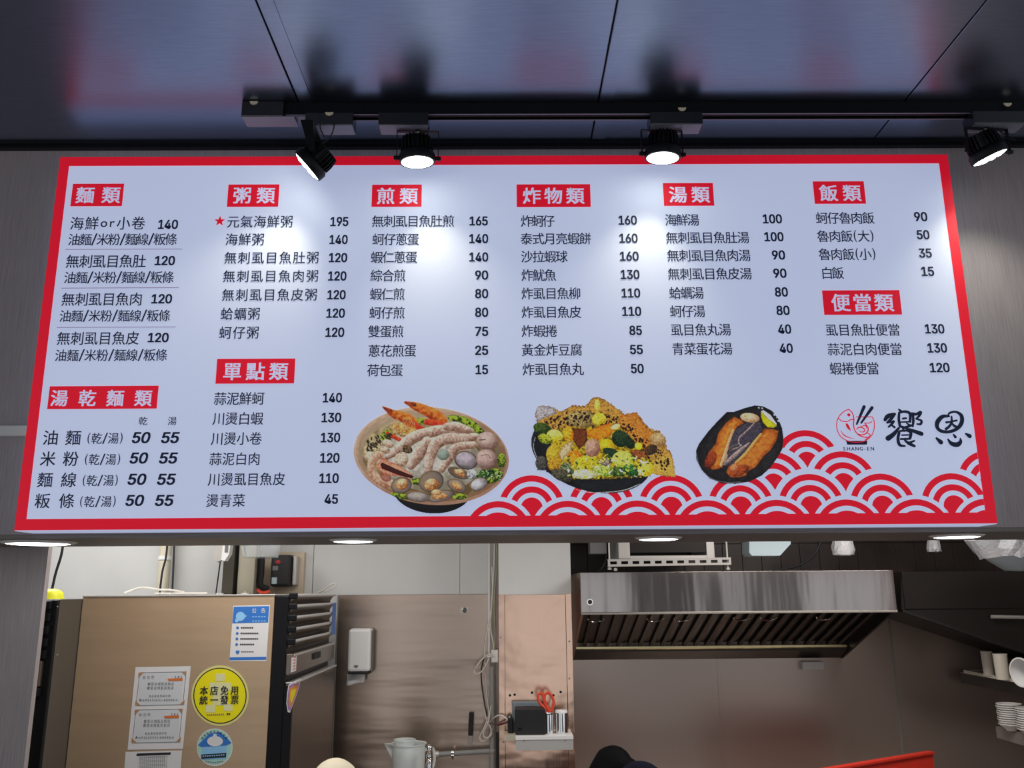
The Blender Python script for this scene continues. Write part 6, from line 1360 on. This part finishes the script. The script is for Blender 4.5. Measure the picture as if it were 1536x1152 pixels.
# lamp bulbs wrapped in clear film
M['film'] = mat('crinkled_clear_film', (0.75, 0.76, 0.80), 0.18, trans=0.35, ior=1.35, bump=1.0, bscale=(90, 90, 90))
def wrapped(px, py, rpx, hpx, Y, label):
    p_ = at(px, py, Y); r = rpx*Y/F; h = hpx*Y/F
    t_ = thing('wrapped_lamp', label, 'lamp', (p_.x, Y, p_.z))
    mb = MB(); rr_ = random.Random(int(px)); n = 18; prof = [(0.0, 0.0), (0.55, 0.0), (0.92, 0.06), (1.0, 0.4), (0.9, 0.8), (0.8, 1.3), (0.35, 2.2), (0.2, 3.0)]
    v = []
    for (pr_, ph) in prof:
        for k in range(n):
            a_ = 2*math.pi*k/n; q_ = pr_*r*(1+0.10*rr_.uniform(-1, 1)); v.append((p_.x+q_*math.cos(a_), Y+q_*math.sin(a_), p_.z+ph*h+0.004*rr_.uniform(0, 1)))
    mb.add(v, [(j*n+k, j*n+(k+1) % n, (j+1)*n+(k+1) % n, (j+1)*n+k) for j in range(len(prof)-1) for k in range(n)], False)
    obj('film_wrap', mb, M['film'], t_); obj('lamp_body', MB().lathe([(0, 0.3*h), (r*0.6, 0.3*h), (r*0.6, 1.5*h), (r*0.2, 3*h), (0, 3*h)], p_, n=18), M['white'], t_)
    obj('lamp_cord', MB().cyl((p_.x, Y, p_.z+3*h+0.005), (p_.x, Y, 2.79), 0.005, n=8), M['cable_black'], t_)
wrapped(1266, 834, 17, 18, 4.5, 'lamp wrapped in clear film hanging over the middle of the hood')
wrapped(1402, 829, 10, 12, 4.6, 'smaller film-wrapped lamp hanging at the right end of the hood')
# large pale dish with film, top right
q = at(1530, 857, 3.9)
pd = thing('pale_dish', 'large pale blue lamp shade with film edge at the right edge of the hatch', 'lamp shade', (q.x, 3.9, q.z))
R = 58*3.9/F
obj('shade', MB().lathe([(0, 0.0), (R*0.35, 0.004), (R*0.75, 0.055), (R*1.08, 0.125), (R*1.10, 0.135), (R*0.74, 0.065), (0, 0.010)], (q.x, 3.9, q.z), n=40), M['bluewhite'], pd)
mb = MB(); rr_ = random.Random(3); n = 40; v = []
for (pr_, ph) in ((0.86, 0.070), (1.0, 0.105), (1.16, 0.15), (1.20, 0.19)):
    for k in range(n):
        a_ = 2*math.pi*k/n; j_ = 1+0.04*rr_.uniform(-1, 1); v.append((q.x+R*pr_*j_*math.cos(a_), 3.9+R*pr_*j_*math.sin(a_), q.z+ph-0.012+0.006*rr_.uniform(-1, 1)))
mb.add(v, [(j*n+k, j*n+(k+1) % n, (j+1)*n+(k+1) % n, (j+1)*n+k) for j in range(3) for k in range(n)])
obj('film_edge', mb, M['film'], pd, clean=False); obj('cord', MB().cyl((q.x, 3.9, q.z+0.011), (q.x, 3.9, 2.79), 0.006, n=8), M['cable_black'], pd)

# ------------------------------------------------------------------ second, dark hood on the right
prf = [at(1352, 858, 4.40), at(1650, 858, 4.40), at(1650, 1028, 4.40), at(1352, 914, 4.40)]
prf[1].x = prf[2].x = XRW-0.002
h2 = thing('dark_hood', 'dark hood with a slanting lower edge against the right wall', 'hood', (2.5, 4.6, prf[2].z))
obj('end_panel', MB().prism([(p_.x, 4.40, p_.z) for p_ in prf], (0, 0.012, 0)), M['hooddark'], h2)
zl = at(1450, 921, 4.40).z
obj('upper_band', MB().box(prf[0].x-0.002, XRW-0.0025, 4.392, 4.3995, prf[3].z+0.002, prf[0].z, 0.001), M['hooddark'], h2)
obj('hood_shell', MB().prism([(p_.x, 4.4125, p_.z) for p_ in prf], (0, YR-4.43, 0)), M['hooddark'], h2)
dd = (Vector(prf[2])-Vector(prf[3])).normalized()
obj('edge_lip', MB().prism([(prf[3].x, 4.388, prf[3].z), (prf[2].x, 4.388, prf[2].z), (prf[2].x, 4.388, prf[2].z-0.022), (prf[3].x, 4.388, prf[3].z-0.012)], (0, 0.05, 0)), M['dark'], h2)
a, b_ = at(1485, 928, 4.39), at(1560, 924, 4.39)
obj('hand_rail', MB().cyl((a.x, 4.375, at(1485, 925, 4.38).z), (XRW-0.003, 4.375, at(1560, 930, 4.38).z), 0.009, n=12), M['galv'], h2)

# ------------------------------------------------------------------ shelves on the right wall
xsf = at(1441, 1012, 4.93).x
def rshelf(name, ztop, ya_, yb_, label, x_=None):
    t_ = thing('wall_shelf', label, 'shelf', (2.8, (ya_+yb_)/2, ztop-0.05), 'dark steel shelves on the right wall')
    x_ = x_ or xsf
    obj('shelf_board', MB().box(x_, XRW-0.001, ya_, yb_, ztop-0.006, ztop, 0.001), M['steeldark'], t_)
    obj('shelf_lip', MB().box(x_-0.002, x_+0.004, ya_, yb_, ztop-0.055, ztop-0.0065, 0.001).box(x_+0.0045, XRW-0.001, yb_-0.004, yb_, ztop-0.055, ztop-0.0065), M['hooddark'] if name == 'u' else M['steeldark'], t_)
    obj('bracket', MB().prism([(x_+0.05, yb_-0.10, ztop-0.0575), (XRW-0.001, yb_-0.10, ztop-0.0575), (XRW-0.001, yb_-0.10, ztop-0.16)], (0, 0.004, 0)), M['steeldark'], t_)
    return ztop
zu = rshelf('u', at(1441, 1008, 4.93).z, 3.7, 4.93, 'upper dark steel shelf on the right wall carrying white cups')
xs2 = at(1494, 1090, 4.55).x
zl2 = rshelf('l', at(1494, 1089, 4.55).z, 3.6, 4.55, 'lower dark steel shelf on the right wall carrying bowls', xs2)
# tray and cups on the upper shelf
YU = 4.45
a, b_ = at(1447, 1010, 4.8), at(1514, 1010, 4.3)
tray_ = thing('flat_tray', 'cream flat plastic tray on the upper right shelf', 'tray', (a.x+0.2, 4.6, zu+0.0005))
obj('tray_body', MB().prism([(xsf-0.015, 4.86, zu+0.001), (xsf+0.20, 4.88, zu+0.001), (xsf+0.21, 4.25, zu+0.001), (xsf-0.01, 4.25, zu+0.001), (xsf-0.03, 4.45, zu+0.001)], (0, 0, 0.008)), M["ceramic"], tray_)
obj('tray_rim', MB().tube([(xsf-0.015, 4.86, zu+0.013), (xsf+0.20, 4.88, zu+0.013), (xsf+0.21, 4.25, zu+0.013), (xsf-0.01, 4.25, zu+0.013), (xsf-0.03, 4.45, zu+0.013)], 0.004, 6, closed=True), M["ceramic"], tray_)
def cup(px, ptop, rpx, Y, label):
    p_ = at(px, 1000, Y); r = rpx*Y/F; z = zu+0.0095; h = at(px, ptop, Y).z-z
    t_ = thing('cup', label, 'cup', (p_.x, Y, z), 'cups on the upper right shelf')
    obj('cup_wall', MB().lathe([(0, 0), (r*0.92, 0), (r, h), (r*0.93, h), (r*0.86, 0.004), (0, 0.004)], (p_.x, Y, z), n=30), M['ceramic'], t_)
    obj('cup_rim', MB().lathe([(r*1.001, h-0.004), (r*1.03, h-0.003), (r*1.03, h+0.001), (r*0.93, h+0.001), (r*0.93, h+0.0002), (r*1.001, h-0.0002), (r*1.001, h-0.004)], (p_.x, Y, z), n=30), M['ceramic'], t_)
cup(1482, 977, 7.5, 4.62, 'left cream cup standing upright on the upper right shelf'); cup(1502, 981, 9.5, 4.42, 'second cream cup standing upright on the upper right shelf')
# tipped white cups nested, mouth to the left
p_ = at(1520, 1001, 4.15)
for k, lab in enumerate(('outer white cup lying on its side, mouth facing left, upper right shelf', 'second nested white cup lying behind the outer one on the upper right shelf')):
    r = 20.5*4.15/F; z = zu+0.0005+r*1.01
    t_ = thing('white_cup', lab, 'cup', (p_.x+0.03+0.05*k, 4.15, zu+0.001), 'white cups lying on their side')
    rot = Euler((0, math.radians(-90), math.radians(14))).to_matrix()
    ax_ = rot @ Vector((0, 0, 1)); o_ = tuple(Vector((p_.x+0.06, 4.15, z))-ax_*0.075*k)
    obj('cup_wall', MB().lathe([(0, -0.10), (r*0.72, -0.10), (r*0.95, 0.03), (r*1.0, 0.03), (r*1.0, 0.036), (r*0.90, 0.036), (r*0.67, -0.095), (0, -0.095)], o_, n=32, rot=rot), M['whitecup'], t_)
# bowl stacks on the lower shelf
bp_ = None
def bowl_stack(px, Y, n, rpx, z0, dzb, words):
    p_ = at(px, 1080, Y); r = rpx*Y/F
    proto = None
    for k in range(n):
        lab = words % ('topmost' if k == n-1 else 'bottom' if k == 0 else ['second', 'third', 'fourth', 'fifth', 'sixth', 'seventh', 'eighth', 'ninth', 'tenth', 'eleventh'][k-1]+' from the bottom')
        if proto is None:
            t_ = thing('bowl', lab, 'bowl', (p_.x, Y, z0), 'stacked bowls on the lower right shelf')
            obj('bowl_wall', MB().lathe([(0, 0.0), (r*0.45, 0.0), (r*0.50, 0.006), (r*0.88, dzb*0.9+0.012), (r*0.99, dzb*0.9+0.020), (r*0.99, dzb*0.9+0.023), (r*0.84, dzb*0.9+0.0175), (r*0.45, 0.010), (0, 0.010)], (p_.x, Y, z0), n=36), M['bowl'], t_)
            obj('bowl_rim', MB().lathe([(r*0.992, dzb*0.9+0.019), (r*1.03, dzb*0.9+0.0195), (r*1.03, dzb*0.9+0.0235), (r*0.992, dzb*0.9+0.0235), (r*0.992, dzb*0.9+0.019)], (p_.x, Y, z0), n=36), M['whitecup'], t_)
            proto = t_
        else:
            t_ = copy_tree(proto); t_.location = (p_.x+0.002*math.sin(k*2.1), Y+0.002*math.cos(k*1.7), z0+dzb*k); t_['label'] = lab
ya_ = at(1512, 1092, 4.35); hgt = at(1512, 1053, 4.35).z-zl2
bowl_stack(1516, 4.40, 10, 16, zl2+0.0005, (hgt-0.035)/10, 'grey-white bowl, %s of the left stack on the lower right shelf')
bowl_stack(1546, 4.24, 10, 18, zl2+0.0005, (hgt-0.035)/10, 'grey-white bowl, %s of the right stack on the lower right shelf')

# ------------------------------------------------------------------ red tray at the bottom right, standing on its long edge, turned away to the right
c0 = at(1258, 1151, 3.95); c1 = atz(1401, 1127.5, c0.z)
dv_ = (Vector((c1.x, c1.y, 0))-Vector((c0.x, c0.y, 0))).normalized(); nv_ = Vector((-dv_.y, dv_.x, 0)); upv = Vector((0, 0, 1))
zt_, zb_r = c0.z, 0.9405; c0 = Vector((c0.x, c0.y, 0))-dv_*0.12; c1 = Vector((c1.x, c1.y, 0)); LT = (c1-c0).length
cr = thing('red_tray', 'bright red plastic tray standing on edge on the worktop, bottom right', 'tray', ((c0.x+c1.x)/2, (c0.y+c1.y)/2, zb_r))
def rb(u0, u1, n0, n1, z0_, z1_, tap=0.0):
    q_ = [c0+dv_*u0+nv_*n0, c0+dv_*u1+nv_*n0, c0+dv_*u1+nv_*n1, c0+dv_*u0+nv_*n1]
    lo = [c0+dv_*(u0+tap)+nv_*n0, c0+dv_*(u1-tap)+nv_*n0, c0+dv_*(u1-tap)+nv_*n1, c0+dv_*(u0+tap)+nv_*n1]
    return MB().add([p_+upv*z0_ for p_ in lo]+[p_+upv*z1_ for p_ in q_], [(3, 2, 1, 0), (4, 5, 6, 7), (0, 1, 5, 4), (1, 2, 6, 5), (2, 3, 7, 6), (3, 0, 4, 7)])
obj('tray_panel', rb(0.004, LT-0.004, 0.004, 0.012, zb_r, zt_-0.009), M['red'], cr)
obj('rim', rb(0, LT, -0.003, 0.034, zt_-0.0088, zt_), M['red'], cr); obj('rim', rb(LT-0.008, LT-0.0002, 0.0125, 0.034, zb_r, zt_-0.009), M['red'], cr)
obj('rim', rb(0.0002, 0.008, 0.0125, 0.034, zb_r, zt_-0.009), M['red'], cr)
for k in range(5): obj('rib', rb(LT*(k+1)/6-0.003, LT*(k+1)/6+0.003, 0.0015, 0.0038, zb_r+0.02, zt_-0.02), M['red'], cr)
# worktop under the hood (below the frame) and shelf holding the sink things
wk = thing('worktop', 'steel worktop along the kitchen back wall, below the frame', 'worktop', (1.6, 4.6, 0))
obj('top', MB().box(xcol1+0.01, XRW-0.002, 4.05, YR-0.004, 0.90, 0.94, 0.003), M['steel'], wk); obj('carcass', MB().box(xcol1+0.02, XRW-0.004, 4.10, YR-0.006, 0.0005, 0.899), M['steeldark'], wk)
sk = thing('sink_unit', 'steel sink unit below the steel sheet, below the frame', 'sink', (-0.45, 4.4, 0))
zjg = zj-0.2205
obj('top', MB().box(at(520, 1100, 4.4).x, xcol0-0.012, 4.05, YW-0.045, zjg-0.04, zjg-0.0005, 0.003), M['steel'], sk); obj('carcass', MB().box(at(525, 1100, 4.4).x, xcol0-0.014, 4.10, YW-0.05, 0.0005, zjg-0.041), M['steeldark'], sk)
# ------------------------------------------------------------------ cooks, bending over their work; only the crowns of their heads reach into the frame
def skin_body(name, joints, bones, mat_, parent, root=0, sub=2):
    me = bpy.data.meshes.new(name); me.from_pydata([j[0] for j in joints], bones, [])
    o = bpy.data.objects.new(name, me); C.objects.link(o)
    o.modifiers.new('skin', 'SKIN').use_smooth_shade = True
    sv = me.skin_vertices[0].data
    for i, j in enumerate(joints):
        r = j[1]; sv[i].radius = (r, r) if not isinstance(r, tuple) else r
        sv[i].use_root = (i == root)
    s_ = o.modifiers.new('sub', 'SUBSURF'); s_.levels = sub; s_.render_levels = sub
    dg = bpy.context.evaluated_depsgraph_get(); dg.update()
    m2 = bpy.data.meshes.new_from_object(o.evaluated_get(dg), depsgraph=dg); o.modifiers.clear(); o.data = m2
    bpy.data.meshes.remove(me)
    m2.materials.clear(); m2.materials.append(mat_); o.parent = parent; o['_org'] = list(parent['_org'])
    for p_ in m2.polygons: p_.use_smooth = True
    return o
def head_mesh(name, c, s, rot, parent):
    """one surface: skull, jaw, nose, brow, ears; face towards local -y"""
    V = []; Fc = []; n, m_ = 40, 28
    for j in range(m_+1):
        t = math.pi*j/m_
        for i in range(n):
            a = 2*math.pi*i/n
            x, y, z = math.sin(t)*math.cos(a), math.sin(t)*math.sin(a), math.cos(t)
            X_, Y_, Z_ = x*0.076, y*0.096, z*0.118
            if z < 0:
                k = -z; X_ *= 1-0.32*k; Y_ *= 1-0.14*k
                if y < 0: Y_ -= 0.010*k
            fr_ = max(0, -y)
            g = math.exp(-((x*0.076)**2)/(2*0.010**2))
            Y_ -= 0.022*fr_*g*math.exp(-((Z_+0.018)**2)/(2*0.013**2))+0.010*fr_*g*math.exp(-((Z_-0.005)**2)/(2*0.016**2))
            Y_ -= 0.006*fr_*math.exp(-((Z_+0.055)**2)/(2*0.008**2))*math.exp(-((x*0.076)**2)/(2*0.020**2))
            for sx in (-1, 1):
                Y_ += 0.008*fr_*math.exp(-((X_-sx*0.031)**2+(Z_-0.006)**2)/(2*0.010**2))
                e = math.exp(-((Z_+0.004)**2)/(2*0.018**2))*math.exp(-((Y_-0.010)**2)/(2*0.009**2))
                if sx*x > 0.85: X_ += sx*0.018*e
            V.append(Vector(c)+rot @ (Vector((X_, Y_, Z_))*s))
    for j in range(m_):
        for i in range(n): Fc.append((j*n+i, (j+1)*n+i, (j+1)*n+(i+1) % n, j*n+(i+1) % n))
    return obj(name, MB().add(V, Fc, True), M['skin'], parent)
def person(label, head_c, scale, tilt, turn, hair_m, cap_m, shirt_m, face_dir=1):
    """standing cook bent forward from the hips; head centre given"""
    hx, hy, hz = head_c; s = scale
    ca, sa = math.cos(turn), math.sin(turn)
    def W_(x, y, z): return (hx+x*ca-y*sa, hy+x*sa+y*ca, z)     # local y towards the back of the cook
    fx_, fy_, _z = W_(0, 0.42*s, 0)
    t = thing('person', label, 'person', (fx_, fy_, 0))
    org = Vector(t['_org'])
    def L(p_): return Vector(p_)-org
    # joints: pelvis, waist, chest, neck base, neck top, shoulders, elbows, wrists, hips, knees, ankles, toes
    zp = 0.90*s
    J = [(L(W_(0, .42*s, zp)), .125*s), (L(W_(0, .33*s, zp+.14*s)), .115*s), (L(W_(0, .20*s, min(hz-.20*s, zp+.30*s))), .135*s), (L(W_(0, .11*s, hz-.15*s)), .065*s), (L(W_(0, .03*s, hz-.07*s)), .055*s)]
    B = [(0, 1), (1, 2), (2, 3), (3, 4)]
    for sx in (-1, 1):
        k = len(J); chz_ = min(hz-.20*s, zp+.30*s)
        J += [(L(W_(sx*.17*s, .17*s, chz_+.03*s)), .058*s), (L(W_(sx*.22*s, .02*s, chz_-.20*s)), .043*s), (L(W_(sx*.12*s, -.18*s, chz_-.25*s)), .030*s)]
        B += [(2, k), (k, k+1), (k+1, k+2)]
        k = len(J)
        J += [(L(W_(sx*.09*s, .42*s, zp-.08*s)), .085*s), (L(W_(sx*.10*s, .38*s, .48*s)), .058*s), (L(W_(sx*.10*s, .43*s, .09*s)), .040*s), (L(W_(sx*.11*s, .28*s, .045*s)), .038*s)]
        B += [(0, k), (k, k+1), (k+1, k+2), (k+2, k+3)]
    body = skin_body('body', J, B, M['skin'], t)
    sh_i = [0, 1, 2, 3, 5, 6, 12, 13]
    mp = {o_: n_ for n_, o_ in enumerate(sh_i)}
    JS = [(J[i][0], J[i][1]*1.12+0.006) for i in sh_i]
    BS = [(mp[a_], mp[b_]) for a_, b_ in B if a_ in mp and b_ in mp]
    JS.append((L(W_(0, .43*s, zp-.17*s)), .175*s)); BS.append((0, len(JS)-1)); JS[0] = (JS[0][0], .165*s); JS[1] = (JS[1][0], .150*s)
    sh_ = skin_body('shirt', JS, BS, shirt_m, t)
    tr_i = [0, 8, 9, 10, 15, 16, 17]; mp = {o_: n_ for n_, o_ in enumerate(tr_i)}
    skin_body('trousers', [(J[i][0], (J[i][1]*1.12+0.005)*(0.72 if i == 0 else 1)) for i in tr_i], [(mp[a_], mp[b_]) for a_, b_ in B if a_ in mp and b_ in mp], M['cloth_dark'], t)
    rot = Euler((tilt, 0, turn)).to_matrix()
    hd_ = head_mesh('head', head_c, 1.0*s, rot, t)
    for sx in (-1, 1):
        obj('eye', MB().ball(Vector(head_c)+rot @ (Vector((sx*0.030, -0.084, 0.004))*s), 0.0095*s, 0.007*s, 0.006*s, 12, 8), M['white'], hd_)
        # hands: palm and five fingers
        wr_ = Vector(J[7 if sx < 0 else 14][0])+org; fwd = Vector(W_(0, -1, 0))-Vector(W_(0, 0, 0)); sd = Vector(W_(1, 0, 0))-Vector(W_(0, 0, 0))
        hb = [(L(wr_), .022*s), (L(wr_+fwd*.045*s), .026*s), (L(wr_+fwd*.085*s-Vector((0, 0, .01))), .024*s)]; bb = [(0, 1), (1, 2)]
        hm = skin_body('hand', hb, bb, M['skin'], t)
        for k in range(5):
            if k < 4:
                b0 = wr_+fwd*.085*s+sd*((k-1.5)*.019*s); ln = (.062, .074, .070, .054)[k]*s
                pts = [b0-fwd*.02, b0+fwd*ln*.45-Vector((0, 0, .012)), b0+fwd*ln*.8-Vector((0, 0, .035)), b0+fwd*ln*.9-Vector((0, 0, .055))]
            else:
                b0 = wr_+fwd*.03*s-sd*sx*.02*s; pts = [b0, b0+fwd*.03*s-sd*sx*.025*s, b0+fwd*.055*s-sd*sx*.030*s-Vector((0, 0, .02))]
            obj('finger', MB().tube(smooth_pts(pts, 4), [.0085*s*(1-0.02*i) for i in range(len(smooth_pts(pts, 4)))], 8), M['skin'], hm)
    c_ = Vector(head_c)
    def dome(f, z0, extra=0.0, n=32, m2=14, lump=0.0, back=0.0):
        v = []; rr_ = random.Random(5)
        for j in range(m2+1):
            tt = (math.pi*z0)*j/m2
            for i in range(n):
                a = 2*math.pi*i/n; w = 1+lump*math.sin(a*5+j)*(j/m2)+(lump*0.6*math.sin(a*9) if lump else 0)
                q_ = Vector((0.080*f*math.sin(tt)*math.cos(a)*w, 0.101*f*math.sin(tt)*math.sin(a)*w+0.004, 0.122*f*math.cos(tt)))
                if back and math.sin(a) < 0.2: q_.z += 0.075*min(1.0, (0.2-math.sin(a)))*max(0, (j/m2-0.45)/0.55); q_.y *= 1-0.10*max(0, (j/m2-0.6))
                if back and math.sin(a) > 0 and j > m2*0.6: q_.z -= back*math.sin(a)*(j/m2-0.6)
                v.append(c_+rot @ (q_*s))
        return v, [(j*n+i, (j+1)*n+i, (j+1)*n+(i+1) % n, j*n+(i+1) % n) for j in range(m2) for i in range(n)]
    v, f_ = dome(1.03, 0.50, lump=0.012, back=0.16)
    hr = obj('hair', MB().add(v, f_, True), M['hair'], t); md = hr.modifiers.new('thick', 'SOLIDIFY'); md.thickness = 0.006
    if cap_m:
        v, f_ = dome(1.15, 0.42, lump=0.018)
        cp_ = obj('cap', MB().add(v, f_, True), cap_m, t); md = cp_.modifiers.new('thick', 'SOLIDIFY'); md.thickness = 0.005
        bd = [c_+rot @ (Vector((0.0905*math.cos(a), 0.113*math.sin(a)+0.004, 0.030))*s) for a in [2*math.pi*i/28 for i in range(28)]]
        obj('cap_band', MB().tube(bd, 0.009*s, 8, closed=True), cap_m, cp_)
    return t
def headpos(px, pytop, Y, s, tilt=0):
    p_ = at(px, pytop, Y); return (p_.x, Y, p_.z-0.128*s)
a = headpos(504, 1137, 3.40, 1.0); person('person in a cream cloth cap, bending, only the cap showing at the bottom', (a[0], a[1], a[2]-0.01), 1.0, 0.35, -0.5, 'hair', M['capcream'], M['cloth_white'])
a = headpos(916, 1117, 3.80, 0.90); person('person with short black hair, bending, at the bottom left of the hood wall', (a[0], a[1], a[2]), 0.90, 0.35, 1.57, 'hair', None, M['cloth_dark'])
a = headpos(963, 1141, 3.30, 0.86); person('person in a dark navy cap, in front of the black-haired person', (a[0], a[1], a[2]-0.01), 0.86, 0.35, -1.57, 'hair', M['capdark'], M['apron'])
